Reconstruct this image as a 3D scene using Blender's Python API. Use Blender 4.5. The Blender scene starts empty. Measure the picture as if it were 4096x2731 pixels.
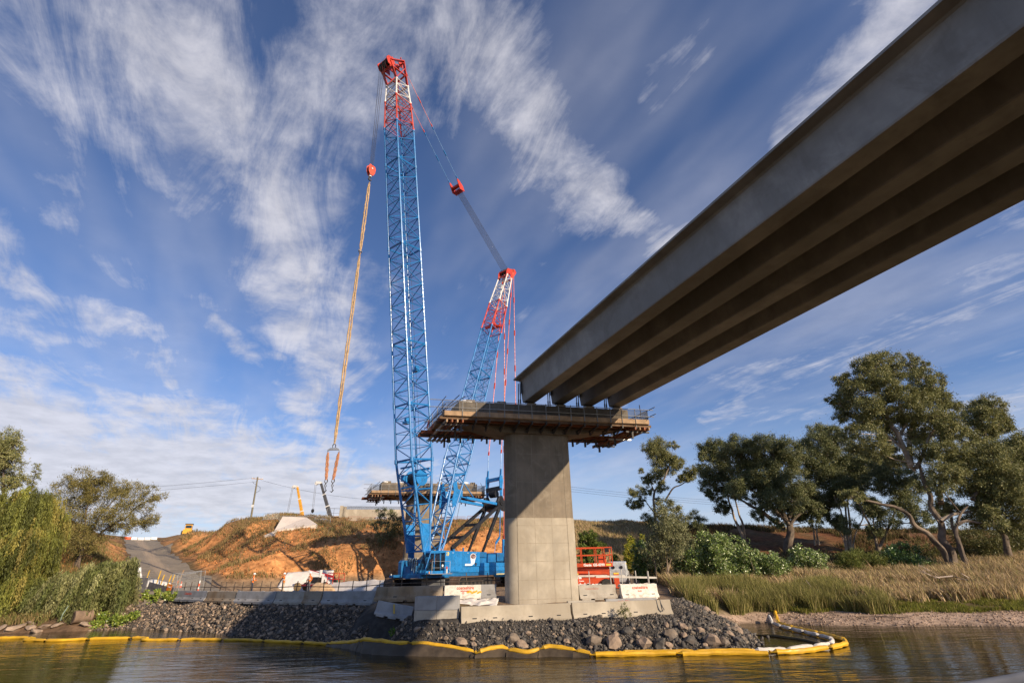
import bpy, bmesh, math, random
import numpy as np
from mathutils import Vector, Matrix, noise as mnoise

# ------------------------------------------------------------------ camera, sky, sun, exposure
SC = bpy.context.scene
COL = SC.collection
R = math.radians
cam_data = bpy.data.cameras.new('camera')
cam = bpy.data.objects.new('camera', cam_data)
COL.objects.link(cam)
cam_data.sensor_width = 36.0
cam_data.lens = 17.296
cam_data.clip_start = 0.1
cam_data.clip_end = 9000.0
_p, _a = R(24.9), math.atan(0.0209)
_f = Vector((0, math.cos(_p), math.sin(_p)))
_u0 = Vector((0, -math.sin(_p), math.cos(_p)))
_r0 = Vector((1, 0, 0))
_r = _r0 * math.cos(_a) - _u0 * math.sin(_a)
_u = _u0 * math.cos(_a) + _r0 * math.sin(_a)
cam.matrix_world = Matrix(((_r.x, _u.x, -_f.x, 0), (_r.y, _u.y, -_f.y, 0), (_r.z, _u.z, -_f.z, 3.6), (0, 0, 0, 1)))
SC.camera = cam

SUN_AZ = 132.3      # clockwise from +Y
SUN_EL = 22.5
SKY_STRENGTH = 0.092
sun_dir = Vector((math.sin(R(SUN_AZ)) * math.cos(R(SUN_EL)), math.cos(R(SUN_AZ)) * math.cos(R(SUN_EL)), math.sin(R(SUN_EL))))
sun_data = bpy.data.lights.new('sun', 'SUN')
sun_data.energy = 5.0
sun_data.angle = R(0.55)
sun_data.color = (1.0, 0.83, 0.62)
sun = bpy.data.objects.new('sun', sun_data)
COL.objects.link(sun)
sun.rotation_euler = sun_dir.to_track_quat('Z', 'Y').to_euler()
sun.location = sun_dir * 200

SC.view_settings.view_transform = 'Standard'
SC.view_settings.look = 'None'
SC.view_settings.exposure = 0.36
SC.view_settings.gamma = 1.0
SC.cycles.use_denoising = True
SC.cycles.max_bounces = 6
SC.cycles.diffuse_bounces = 3
SC.cycles.glossy_bounces = 3
SC.cycles.transparent_max_bounces = 10
SC.cycles.sample_clamp_indirect = 6.0
SC.render.film_transparent = False


class NT:
    """short hand for building node trees"""
    def __init__(s, tree):
        s.t = tree
        s.n = tree.nodes
    def node(s, typ, **kw):
        n = s.n.new(typ)
        for k, v in kw.items():
            setattr(n, k, v)
        return n
    def _in(s, sock, v):
        if v is None:
            return
        if hasattr(v, 'is_output'):
            s.t.links.new(v, sock)
        else:
            sock.default_value = v
    def math(s, op, a, b=None, c=None, clamp=False):
        n = s.node('ShaderNodeMath', operation=op, use_clamp=clamp)
        for i, v in enumerate((a, b, c)):
            if v is not None:
                s._in(n.inputs[i], v)
        return n.outputs[0]
    def vmath(s, op, a, b=None):
        n = s.node('ShaderNodeVectorMath', operation=op)
        s._in(n.inputs[0], a)
        if b is not None:
            s._in(n.inputs[1], b)
        return n.outputs[0]
    def mix(s, f, a, b, blend='MIX'):
        n = s.node('ShaderNodeMix', data_type='RGBA', blend_type=blend)
        s._in(n.inputs[0], f)
        s._in(n.inputs[6], a if not isinstance(a, tuple) or len(a) == 4 else (*a, 1))
        s._in(n.inputs[7], b if not isinstance(b, tuple) or len(b) == 4 else (*b, 1))
        return n.outputs[2]
    def noise(s, vec, scale, detail=4, rough=0.55, dist=0.0):
        n = s.node('ShaderNodeTexNoise')
        if vec is not None:
            s._in(n.inputs['Vector'], vec)
        n.inputs['Scale'].default_value = scale
        n.inputs['Detail'].default_value = detail
        n.inputs['Roughness'].default_value = rough
        n.inputs['Distortion'].default_value = dist
        return n.outputs[0]
    def ramp(s, v, a, b, lo=0.0, hi=1.0, smooth=True):
        n = s.node('ShaderNodeMapRange', interpolation_type='SMOOTHSTEP' if smooth else 'LINEAR')
        s._in(n.inputs[0], v)
        for i, x in zip((1, 2, 3, 4), (a, b, lo, hi)):
            s._in(n.inputs[i], x)
        return n.outputs[0]
    def comb(s, x, y, z):
        n = s.node('ShaderNodeCombineXYZ')
        for i, v in enumerate((x, y, z)):
            s._in(n.inputs[i], v)
        return n.outputs[0]


def make_world():
    w = bpy.data.worlds.new('World')
    SC.world = w
    w.use_nodes = True
    t = NT(w.node_tree)
    bg = w.node_tree.nodes['Background']
    sky = t.node('ShaderNodeTexSky', sky_type='NISHITA')
    sky.sun_disc = False
    sky.sun_elevation = R(SUN_EL)
    sky.sun_rotation = R(SUN_AZ)
    sky.altitude = 200
    sky.air_density = 1.0
    sky.dust_density = 0.35
    sky.ozone_density = 3.2
    tc = t.node('ShaderNodeTexCoord')
    d = t.vmath('NORMALIZE', tc.outputs['Generated'])
    sep = t.node('ShaderNodeSeparateXYZ')
    w.node_tree.links.new(d, sep.inputs[0])
    x, y, z = sep.outputs
    # a cirrus sheet lies on a plane high above: plane coordinates
    zc = t.math('MAXIMUM', z, 0.0)
    den = t.math('ADD', zc, 0.10)
    px = t.math('DIVIDE', x, den)
    py = t.math('DIVIDE', y, den)
    # azimuth / elevation (degrees) for the big bands
    az = t.math('MULTIPLY', t.math('ARCTAN2', x, y), 57.2958)
    el = t.math('MULTIPLY', t.math('ARCSINE', z), 57.2958)
    pv = t.comb(px, py, 0.0)
    warp = t.math('SUBTRACT', t.noise(pv, 1.6, 3, 0.6), 0.5)
    warp2 = t.math('SUBTRACT', t.noise(t.vmath('ADD', pv, (7.3, 2.1, 4.0)), 1.9, 3, 0.6), 0.5)
    azw = t.math('ADD', az, t.math('MULTIPLY', warp, 17.0))
    elw = t.math('ADD', el, t.math('MULTIPLY', warp2, 12.0))

    def band(a0, e0, a1, e1, w0, w1, amp, hard=1.0):
        dx, dy = a1 - a0, e1 - e0
        L2 = dx * dx + dy * dy
        rx = t.math('SUBTRACT', azw, a0)
        ry = t.math('SUBTRACT', elw, e0)
        h = t.math('DIVIDE', t.math('ADD', t.math('MULTIPLY', rx, dx), t.math('MULTIPLY', ry, dy)), L2, clamp=True)
        qx = t.math('SUBTRACT', rx, t.math('MULTIPLY', h, dx))
        qy = t.math('SUBTRACT', ry, t.math('MULTIPLY', h, dy))
        dist = t.math('SQRT', t.math('ADD', t.math('MULTIPLY', qx, qx), t.math('MULTIPLY', qy, qy)))
        wd = t.math('ADD', t.math('MULTIPLY', h, w1 - w0), w0)
        v = t.math('DIVIDE', dist, wd)
        return t.ramp(v, 1.5, 0.0, 0.0, amp)
    bands = [
        # the long feathered plume that climbs from the crane to the upper left
        band(-22.5, 13, -21.5, 23, 3.2, 4.4, 0.92), band(-21.5, 23, -31, 36, 4.6, 8.0, 0.96), band(-31, 36, -40, 44, 8.0, 12.0, 0.90), band(-40, 44, -60, 50, 13.0, 19.0, 0.78),
        band(-34, 46, -20, 62, 10.0, 14.0, 0.78), band(-62, 42, -40, 32.5, 6.0, 4.0, 0.62),
        # plume right of the boom
        band(20.0, 34.5, 9, 45, 3.6, 7.0, 0.90), band(9, 45, -12, 60, 6.5, 9.0, 0.84), band(23, 49, 31, 51, 2.2, 3.0, 0.40),
        # wisps at left
        band(-56, 24.0, -40, 21.0, 3.0, 2.2, 0.80), band(-54, 19.5, -38, 17.8, 2.4, 1.8, 0.66), band(-35, 24.3, -28.5, 21.6, 1.6, 2.4, 0.80), band(-40, 27.4, -31.5, 25.2, 1.2, 1.5, 0.52), band(-50, 30, -42, 26.5, 1.6, 1.4, 0.36),
        # bank of cloud low at left
        band(-64, 9, -38, 8.4, 8.5, 7.2, 1.8), band(-38, 8.0, -13, 7.6, 6.8, 5.0, 1.6),
        # right: bright wisp above the girders and thin veils below them
        band(36, 41.5, 54, 45, 2.6, 5.5, 0.95), band(26, 17, 54, 22, 3.5, 5.0, 0.50), band(22.3, 14.3, 26.6, 15.6, 0.7, 0.9, 0.62), band(36, 9, 60, 12, 3.5, 4.5, 0.55),
    ]
    m = bands[0]
    for b in bands[1:]:
        m = t.math('MAXIMUM', m, b)
    # fibres: noise stretched along the drift of the cirrus
    ang = R(-62)
    fx = t.math('ADD', t.math('MULTIPLY', px, math.cos(ang)), t.math('MULTIPLY', py, math.sin(ang)))
    fy = t.math('SUBTRACT', t.math('MULTIPLY', py, math.cos(ang)), t.math('MULTIPLY', px, math.sin(ang)))
    fv = t.comb(t.math('MULTIPLY', fx, 0.8), t.math('MULTIPLY', fy, 2.5), 0.3)
    fib = t.noise(fv, 2.4, 7, 0.68, 0.8)
    puff = t.noise(pv, 5.0, 6, 0.62, 0.0)
    tex = t.math('ADD', t.math('MULTIPLY', fib, 0.62), t.math('MULTIPLY', puff, 0.38))
    tex = t.math('ADD', t.math('MULTIPLY', t.math('SUBTRACT', tex, 0.5), 2.5), 0.5)
    # the mask lifts the noise over its threshold
    lev = t.math('ADD', tex, t.math('MULTIPLY', t.math('SUBTRACT', m, 0.69), 0.66))
    cov = t.ramp(lev, 0.10, 1.02)
    # very thin general veil
    veil = t.ramp(t.noise(t.comb(t.math('MULTIPLY', fx, .5), t.math('MULTIPLY', fy, 1.4), 2.0), 1.3, 4, 0.6), 0.38, 0.75, 0.0, 0.34)
    cov = t.math('MAXIMUM', cov, veil)
    cov = t.math('MULTIPLY', cov, t.ramp(el, 0.5, 6.0, 0.35, 1.0))
    lum = t.ramp(puff, 0.3, 0.7, 0.84, 1.06)
    cl = t.node('ShaderNodeVectorMath', operation='SCALE')
    cl.inputs[0].default_value = CLOUD_COL
    w.node_tree.links.new(lum, cl.inputs['Scale'])
    skyc = t.mix(1.0, sky.outputs[0], SKY_TINT, 'MULTIPLY')
    skyc = t.mix(t.ramp(el, 17.0, -1.0, 0.0, 0.72), skyc, HAZE_COL)
    colr = t.mix(t.math('MULTIPLY', cov, 0.84), skyc, cl.outputs[0])
    w.node_tree.links.new(colr, bg.inputs['Color'])
    bg.inputs['Strength'].default_value = SKY_STRENGTH
    w.cycles.sampling_method = 'MANUAL'
    w.cycles.sample_map_resolution = 512


CLOUD_COL = (6.3, 6.2, 6.7)
SKY_TINT = (0.88, 0.93, 1.14, 1.0)
HAZE_COL = (5.0, 5.7, 7.0, 1.0)
make_world()

# ------------------------------------------------------------------ helpers
RNG = random.Random(7)


def tag(o, label=None, cat=None, group=None, kind=None):
    if label: o['label'] = label
    if cat: o['category'] = cat
    if group: o['group'] = group
    if kind: o['kind'] = kind
    return o


def thing(name, label, cat, loc=(0, 0, 0), rz=0.0, group=None, rot=None):
    o = bpy.data.objects.new(name, None)
    o.empty_display_size = 0.3
    COL.objects.link(o)
    o.location = loc
    o.rotation_euler = rot if rot else (0, 0, rz)
    return tag(o, label, cat, group)


def copy_tree(o, parent=None):
    c = o.copy()
    COL.objects.link(c)
    c.parent = parent
    for ch in list(o.children):
        copy_tree(ch, c)
    return c


def V(*a):
    return Vector(a[0]) if len(a) == 1 else Vector(a)


class MB:
    """collects shapes, builds them as one mesh object"""
    def __init__(s):
        s.v = []; s.f = []; s.m = []
    def add(s, vs, fs, mi=0):
        o = len(s.v)
        s.v += [tuple(v) for v in vs]
        s.f += [tuple(i + o for i in f) for f in fs]
        s.m += [mi] * len(fs)
        return s
    def hexa(s, p, mi=0):
        return s.add(p, [(0, 3, 2, 1), (4, 5, 6, 7), (0, 1, 5, 4), (1, 2, 6, 5), (2, 3, 7, 6), (3, 0, 4, 7)], mi)
    def box(s, c, sz, rz=0.0, mi=0, rot=None):
        hx, hy, hz = sz[0] / 2, sz[1] / 2, sz[2] / 2
        M = rot if rot is not None else Matrix.Rotation(rz, 3, 'Z')
        c = V(c)
        p = [c + M @ V(a * hx, b * hy, d * hz) for d in (-1, 1) for a, b in ((-1, -1), (1, -1), (1, 1), (-1, 1))]
        return s.hexa(p, mi)
    def bx(s, x0, x1, y0, y1, z0, z1, mi=0):
        return s.box(((x0 + x1) / 2, (y0 + y1) / 2, (z0 + z1) / 2), (abs(x1 - x0), abs(y1 - y0), abs(z1 - z0)), 0, mi)
    def frame(s, d, up=(0, 0, 1)):
        d = V(d).normalized(); up = V(up)
        if abs(d.dot(up)) > 0.98: up = V(1, 0, 0) if abs(d.x) < .9 else V(0, 1, 0)
        a = d.cross(up).normalized(); b = a.cross(d).normalized()
        return d, a, b
    def beam(s, p, q, w, h=None, up=(0, 0, 1), mi=0, w2=None, h2=None):
        h = h or w; w2 = w2 or w; h2 = h2 or h
        p = V(p); q = V(q)
        d, a, b = s.frame(q - p, up)
        P = [p - a * w / 2 - b * h / 2, p + a * w / 2 - b * h / 2, p + a * w / 2 + b * h / 2, p - a * w / 2 + b * h / 2,
             q - a * w2 / 2 - b * h2 / 2, q + a * w2 / 2 - b * h2 / 2, q + a * w2 / 2 + b * h2 / 2, q - a * w2 / 2 + b * h2 / 2]
        return s.hexa(P, mi)
    def tube(s, p, q, r, r2=None, n=6, mi=0, cap=True):
        r2 = r if r2 is None else r2
        p = V(p); q = V(q)
        d, a, b = s.frame(q - p)
        vs = []
        for c, rr in ((p, r), (q, r2)):
            for i in range(n):
                t = 2 * math.pi * i / n
                vs.append(c + a * math.cos(t) * rr + b * math.sin(t) * rr)
        fs = [(i, (i + 1) % n, n + (i + 1) % n, n + i) for i in range(n)]
        if cap:
            fs += [tuple(range(n))[::-1], tuple(range(n, 2 * n))]
        return s.add(vs, fs, mi)
    def path(s, pts, r, n=6, mi=0, jitter=0.0, flat=1.0):
        pts = [V(p) for p in pts]
        rs = r if isinstance(r, (list, tuple)) else [r] * len(pts)
        vs = []; prev = None
        for i, p in enumerate(pts):
            d = (pts[min(i + 1, len(pts) - 1)] - pts[max(i - 1, 0)]).normalized()
            if prev is None:
                _, a, b = s.frame(d)
            else:
                a = (prev - d * prev.dot(d)).normalized(); b = d.cross(a).normalized() * 1
            prev = a
            for k in range(n):
                t = 2 * math.pi * k / n
                rr = rs[i] * (1 + RNG.uniform(-jitter, jitter))
                vs.append(p + a * math.cos(t) * rr + b * math.sin(t) * rr * flat)
        fs = []
        for i in range(len(pts) - 1):
            for k in range(n):
                fs.append((i * n + k, i * n + (k + 1) % n, (i + 1) * n + (k + 1) % n, (i + 1) * n + k))
        fs += [tuple(range(n))[::-1], tuple(range((len(pts) - 1) * n, len(pts) * n))]
        return s.add(vs, fs, mi)
    def prism(s, poly, o, ex, ey, depth, mi=0):
        """polygon (a,b) at o + a*ex + b*ey, extruded by vector depth"""
        o, ex, ey, depth = V(o), V(ex), V(ey), V(depth)
        n = len(poly)
        A = [o + ex * a + ey * b for a, b in poly]
        vs = A + [p + depth for p in A]
        fs = [tuple(range(n))[::-1], tuple(range(n, 2 * n))] + [(i, (i + 1) % n, n + (i + 1) % n, n + i) for i in range(n)]
        return s.add(vs, fs, mi)
    def cyl(s, c, axis, r, w, n=16, mi=0):
        c = V(c); axis = V(axis).normalized()
        return s.tube(c - axis * w / 2, c + axis * w / 2, r, None, n, mi)
    def lathe(s, prof, c=(0, 0, 0), axis=(0, 0, 1), n=14, mi=0):
        c = V(c)
        d, a, b = s.frame(axis, (0, 1, 0) if abs(V(axis).normalized().y) < .9 else (1, 0, 0))
        vs = []
        for r, z in prof:
            for i in range(n):
                t = 2 * math.pi * i / n
                vs.append(c + d * z + (a * math.cos(t) + b * math.sin(t)) * max(r, 1e-4))
        fs = []
        for j in range(len(prof) - 1):
            for i in range(n):
                fs.append((j * n + i, j * n + (i + 1) % n, (j + 1) * n + (i + 1) % n, (j + 1) * n + i))
        fs += [tuple(range(n))[::-1], tuple(range((len(prof) - 1) * n, len(prof) * n))]
        return s.add(vs, fs, mi)
    def loft(s, rings, mi=0, close=True):
        n = len(rings[0])
        vs = [p for r in rings for p in r]
        fs = [(j * n + i, j * n + (i + 1) % n, (j + 1) * n + (i + 1) % n, (j + 1) * n + i) for j in range(len(rings) - 1) for i in range(n)]
        if close:
            fs += [tuple(range(n))[::-1], tuple(range((len(rings) - 1) * n, len(rings) * n))]
        return s.add(vs, fs, mi)
    def mesh(s, name, mats, smooth=False):
        me = bpy.data.meshes.new(name)
        me.from_pydata(s.v, [], s.f)
        for m in (mats if isinstance(mats, (list, tuple)) else [mats]):
            me.materials.append(m)
        me.polygons.foreach_set('material_index', s.m)
        if smooth:
            me.polygons.foreach_set('use_smooth', [True] * len(me.polygons))
        bm = bmesh.new(); bm.from_mesh(me)
        bmesh.ops.recalc_face_normals(bm, faces=bm.faces)
        bm.to_mesh(me); bm.free()
        if smooth:
            try: me.set_sharp_from_angle(angle=R(40))
            except Exception: pass
        me.update()
        return me
    def build(s, name, mats, parent=None, smooth=False, bevel=0.0, label=None):
        me = s.mesh(name, mats, smooth)
        o = bpy.data.objects.new(name, me)
        COL.objects.link(o)
        o.parent = parent
        if bevel:
            b = o.modifiers.new('bevel', 'BEVEL'); b.width = bevel; b.segments = 2; b.limit_method = 'ANGLE'; b.angle_limit = R(35)
        if label: o['label'] = label
        return o


def link(name, me, parent=None, loc=None, rot=None, scale=None):
    o = bpy.data.objects.new(name, me)
    COL.objects.link(o)
    o.parent = parent
    if loc is not None: o.location = loc
    if rot is not None: o.rotation_euler = rot
    if scale is not None: o.scale = scale if hasattr(scale, '__len__') else (scale,) * 3
    return o


def np_mesh(name, verts, faces, mats, colors=None, smooth=False, parent=None, matidx=None):
    """fast mesh from numpy: faces (n,3) or (n,4)"""
    me = bpy.data.meshes.new(name)
    nv, nf, k = len(verts), len(faces), faces.shape[1]
    me.vertices.add(nv); me.loops.add(nf * k); me.polygons.add(nf)
    me.vertices.foreach_set('co', np.ascontiguousarray(verts, dtype=np.float32).ravel())
    me.loops.foreach_set('vertex_index', np.ascontiguousarray(faces, dtype=np.int32).ravel())
    me.polygons.foreach_set('loop_start', np.arange(nf, dtype=np.int32) * k)
    me.polygons.foreach_set('loop_total', np.full(nf, k, dtype=np.int32))
    if smooth: me.polygons.foreach_set('use_smooth', np.ones(nf, dtype=bool))
    for m in (mats if isinstance(mats, (list, tuple)) else [mats]):
        me.materials.append(m)
    if matidx is not None: me.polygons.foreach_set('material_index', matidx.astype(np.int32))
    if colors is not None:
        at = me.color_attributes.new('col', 'FLOAT_COLOR', 'POINT')
        c = np.ones((nv, 4), dtype=np.float32); c[:, :colors.shape[1]] = colors
        at.data.foreach_set('color', c.ravel())
    me.update(calc_edges=True)
    me.validate()
    o = bpy.data.objects.new(name, me)
    COL.objects.link(o)
    o.parent = parent
    return o


# ------------------------------------------------------------------ materials
MATS = {}


def pm(name, col, rough=0.6, metal=0.0, var=0.25, scale=3.0, col2=None, bump=0.0, bscale=None, spec=0.4, streak=0.0, dirt=None, dirt_amt=0.0, dirt_scale=1.2, coords='Object', coat=0.0):
    """procedural paint / concrete / steel with uneven colour, dirt and relief"""
    if name in MATS: return MATS[name]
    m = bpy.data.materials.new(name); m.use_nodes = True
    t = NT(m.node_tree)
    b = m.node_tree.nodes['Principled BSDF']
    tc = t.node('ShaderNodeTexCoord').outputs[coords]
    n1 = t.noise(tc, scale, 6, 0.6)
    lo = tuple(c * (1 - var) for c in col); hi = tuple(min(1, c * (1 + var)) for c in col)
    c = t.mix(t.ramp(n1, 0.3, 0.7), lo, hi)
    if col2:
        n2 = t.noise(tc, scale * 0.37, 5, 0.65, 0.4)
        c = t.mix(t.ramp(n2, 0.42, 0.64), c, (*col2, 1))
    if streak:
        mp = t.node('ShaderNodeMapping'); mp.inputs['Scale'].default_value = (1.0, 1.0, 0.06)
        m.node_tree.links.new(tc, mp.inputs[0])
        n3 = t.noise(mp.outputs[0], 2.6, 6, 0.65)
        c = t.mix(t.ramp(n3, 0.46, 0.78, 0, streak), c, tuple(x * 0.45 for x in col))
    if dirt:
        n4 = t.noise(tc, dirt_scale, 8, 0.7, 0.6)
        c = t.mix(t.ramp(n4, 0.48, 0.70, 0, dirt_amt), c, dirt)
    m.node_tree.links.new(c, b.inputs['Base Color'])
    n5 = t.noise(tc, scale * 4, 4, 0.6)
    m.node_tree.links.new(t.ramp(n5, 0.3, 0.7, max(0.03, rough - 0.12), min(1, rough + 0.12)), b.inputs['Roughness'])
    b.inputs['Metallic'].default_value = metal
    b.inputs['Specular IOR Level'].default_value = spec
    if coat: b.inputs['Coat Weight'].default_value = coat
    if bump:
        bp = t.node('ShaderNodeBump'); bp.inputs['Strength'].default_value = bump; bp.inputs['Distance'].default_value = 0.02
        m.node_tree.links.new(t.noise(tc, bscale or scale * 6, 6, 0.65), bp.inputs['Height'])
        m.node_tree.links.new(bp.outputs[0], b.inputs['Normal'])
    MATS[name] = m
    return m


def attr_mat(name, rough=0.8, var=0.3, scale=2.0, bump=0.0, bscale=20.0, bdist=0.03, spec=0.2, trans=0.0):
    """colour comes from the point colour attribute 'col' (what each piece is made of), broken up by noise"""
    m = bpy.data.materials.new(name); m.use_nodes = True
    t = NT(m.node_tree); b = m.node_tree.nodes['Principled BSDF']
    a = t.node('ShaderNodeAttribute', attribute_name='col')
    tc = t.node('ShaderNodeTexCoord').outputs['Object']
    n = t.noise(tc, scale, 8, 0.65)
    k = t.ramp(n, 0.28, 0.72, 1 - var, 1 + var)
    sc = t.node('ShaderNodeVectorMath', operation='SCALE')
    m.node_tree.links.new(a.outputs['Color'], sc.inputs[0]); m.node_tree.links.new(k, sc.inputs['Scale'])
    m.node_tree.links.new(sc.outputs[0], b.inputs['Base Color'])
    b.inputs['Roughness'].default_value = rough
    b.inputs['Specular IOR Level'].default_value = spec
    if bump:
        bp = t.node('ShaderNodeBump'); bp.inputs['Strength'].default_value = bump; bp.inputs['Distance'].default_value = bdist
        m.node_tree.links.new(t.noise(tc, bscale, 8, 0.7), bp.inputs['Height'])
        m.node_tree.links.new(bp.outputs[0], b.inputs['Normal'])
    if trans:
        out = m.node_tree.nodes['Material Output']
        tr = t.node('ShaderNodeBsdfTranslucent')
        m.node_tree.links.new(sc.outputs[0], tr.inputs['Color'])
        mx = t.node('ShaderNodeMixShader'); mx.inputs[0].default_value = trans
        m.node_tree.links.new(b.outputs[0], mx.inputs[1]); m.node_tree.links.new(tr.outputs[0], mx.inputs[2])
        m.node_tree.links.new(mx.outputs[0], out.inputs['Surface'])
    MATS[name] = m
    return m


BLUE = pm('blue_crane_paint', (0.018, 0.185, 0.47), 0.34, 0, 0.16, 1.3, spec=0.5, dirt=(0.05, 0.10, 0.16), dirt_amt=0.45, dirt_scale=2.2)
BLUE2 = pm('blue_counterweight_paint', (0.012, 0.13, 0.33), 0.42, 0, 0.2, 1.5, spec=0.5, dirt=(0.04, 0.06, 0.09), dirt_amt=0.5)
REDP = pm('red_crane_paint', (0.52, 0.045, 0.022), 0.38, 0, 0.18, 1.5, spec=0.5, dirt=(0.2, 0.03, 0.02), dirt_amt=0.4)
ORANGEP = pm('orange_red_rod_paint', (0.62, 0.085, 0.04), 0.42, 0, 0.15, 1.5)
WHITEP = pm('white_paint', (0.72, 0.70, 0.66), 0.4, 0, 0.1, 2.0, dirt=(0.35, 0.3, 0.25), dirt_amt=0.4)
BLACKP = pm('black_steel', (0.018, 0.018, 0.02), 0.38, 0, 0.3, 2.0, dirt=(0.07, 0.065, 0.06), dirt_amt=0.4)
DARK = pm('dark_iron', (0.045, 0.04, 0.036), 0.6, 0, 0.3, 3.0, dirt=(0.13, 0.09, 0.06), dirt_amt=0.6)
RUSTY = pm('rusty_track_steel', (0.16, 0.10, 0.065), 0.7, 0, 0.3, 4.0, col2=(0.08, 0.06, 0.05), bump=0.2)
STEEL = pm('galvanised_steel', (0.42, 0.42, 0.41), 0.4, 0.6, 0.15, 5.0)
SCAF = pm('scaffold_tube_steel', (0.30, 0.295, 0.28), 0.45, 0.5, 0.2, 4.0, dirt=(0.18, 0.13, 0.09), dirt_amt=0.5)
BRSTEEL = pm('brown_stained_steel', (0.085, 0.062, 0.045), 0.65, 0.1, 0.3, 4.0)
ROPE = pm('wire_rope', (0.06, 0.055, 0.05), 0.5, 0.5, 0.2, 8.0)
TIRE = pm('dusty_rubber', (0.035, 0.032, 0.03), 0.85, 0, 0.3, 4.0, dirt=(0.2, 0.15, 0.1), dirt_amt=0.6)
GLASS = pm('dark_cab_glass', (0.012, 0.015, 0.018), 0.06, 0, 0.1, 1.0, spec=0.9)
YELLOWP = pm('yellow_machine_paint', (0.66, 0.33, 0.03), 0.42, 0, 0.12, 1.5, dirt=(0.35, 0.22, 0.1), dirt_amt=0.4)
CONC_NEW = pm('pale_new_concrete', (0.40, 0.345, 0.265), 0.82, 0, 0.2, 0.9, col2=(0.335, 0.282, 0.21), bump=0.12, bscale=14, streak=0.22)
CONC_OLD = pm('brown_grey_concrete', (0.235, 0.188, 0.135), 0.85, 0, 0.18, 0.8, col2=(0.175, 0.14, 0.10), bump=0.15, bscale=12, streak=0.55, dirt=(0.32, 0.265, 0.195), dirt_amt=0.6, dirt_scale=1.1)
CONC_GIRDER = pm('grey_precast_concrete', (0.375, 0.34, 0.295), 0.8, 0, 0.2, 0.6, col2=(0.285, 0.26, 0.225), bump=0.08, bscale=18, streak=0.3, dirt=(0.20, 0.175, 0.145), dirt_amt=0.45, dirt_scale=0.7)
CONC_MARK = pm('grout_mark', (0.29, 0.245, 0.185), 0.85, 0, 0.2, 2.0)
CONC_BAR = pm('barrier_concrete', (0.38, 0.34, 0.28), 0.85, 0, 0.15, 1.6, bump=0.15, bscale=20, dirt=(0.2, 0.15, 0.1), dirt_amt=0.45, dirt_scale=1.4)
CONC_BAR_BR = pm('brown_stained_barrier_concrete', (0.26, 0.18, 0.105), 0.88, 0, 0.25, 1.2, col2=(0.33, 0.27, 0.2), bump=0.15, bscale=20, dirt=(0.16, 0.10, 0.055), dirt_amt=0.6)
CONC_BAR_GR = pm('grey_barrier_concrete', (0.31, 0.30, 0.29), 0.85, 0, 0.15, 1.6, bump=0.15, bscale=20, dirt=(0.17, 0.14, 0.11), dirt_amt=0.4)
CONC_BAR_WH = pm('flaking_white_barrier_paint', (0.70, 0.65, 0.56), 0.8, 0, 0.1, 1.6, bump=0.12, bscale=20, dirt=(0.33, 0.27, 0.2), dirt_amt=0.85, dirt_scale=2.0)
TIMBER = pm('pale_formwork_timber', (0.36, 0.235, 0.135), 0.8, 0, 0.25, 2.5, bump=0.1, dirt=(0.2, 0.13, 0.08), dirt_amt=0.5)
TIMBER_RED = pm('red_brown_joist_timber', (0.24, 0.075, 0.03), 0.75, 0, 0.3, 2.0, dirt=(0.3, 0.18, 0.09), dirt_amt=0.5)
PLY = pm('orange_form_ply', (0.30, 0.15, 0.055), 0.7, 0, 0.25, 1.0)
SHEET = pm('white_geotextile', (0.66, 0.61, 0.56), 0.85, 0, 0.08, 1.0, bump=0.3, bscale=3.0, dirt=(0.4, 0.32, 0.25), dirt_amt=0.35)
SHEET_GR = pm('grey_geotextile', (0.50, 0.47, 0.44), 0.85, 0, 0.08, 1.0, bump=0.3, bscale=3.0)
REDTXT = pm('red_lettering', (0.55, 0.09, 0.04), 0.7, 0, 0.2, 3.0)
WHITETXT = pm('white_lettering', (0.8, 0.78, 0.74), 0.6, 0, 0.05, 3.0)
YELTXT = pm('yellow_lettering', (0.8, 0.6, 0.08), 0.6, 0, 0.05, 3.0)


def text_mesh(txt, size, mat, bold=0.0):
    cu = bpy.data.curves.new('lettering', 'FONT')
    cu.body = txt; cu.size = size; cu.extrude = 0.002; cu.offset = bold; cu.align_x = 'CENTER'; cu.align_y = 'CENTER'; cu.resolution_u = 2
    o = bpy.data.objects.new('lettering_curve', cu)
    COL.objects.link(o)
    dg = bpy.context.evaluated_depsgraph_get()
    me = bpy.data.meshes.new_from_object(o.evaluated_get(dg))
    bpy.data.objects.remove(o); bpy.data.curves.remove(cu)
    me.materials.clear(); me.materials.append(mat)
    return me


def put_text(name, txt, size, mat, parent, o, ex, ey, bold=0.0):
    """lettering whose reading direction is ex and whose up is ey, in the parent's space"""
    me = text_mesh(txt, size, mat, bold)
    ex, ey = V(ex).normalized(), V(ey).normalized(); ez = ex.cross(ey)
    ob = link(name, me, parent)
    ob.matrix_local = Matrix(((ex.x, ey.x, ez.x, o[0]), (ex.y, ey.y, ez.y, o[1]), (ex.z, ey.z, ez.z, o[2]), (0, 0, 0, 1)))
    return ob

# ------------------------------------------------------------------ terrain, road, water
def _hash(ix, iy, seed):
    h = (ix.astype(np.int64) * 374761393 + iy.astype(np.int64) * 668265263 + seed * 1442695041) & 0x7fffffff
    h = ((h ^ (h >> 13)) * 1274126177) & 0x7fffffff
    return ((h ^ (h >> 16)) & 0xffff) / 65535.0


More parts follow.
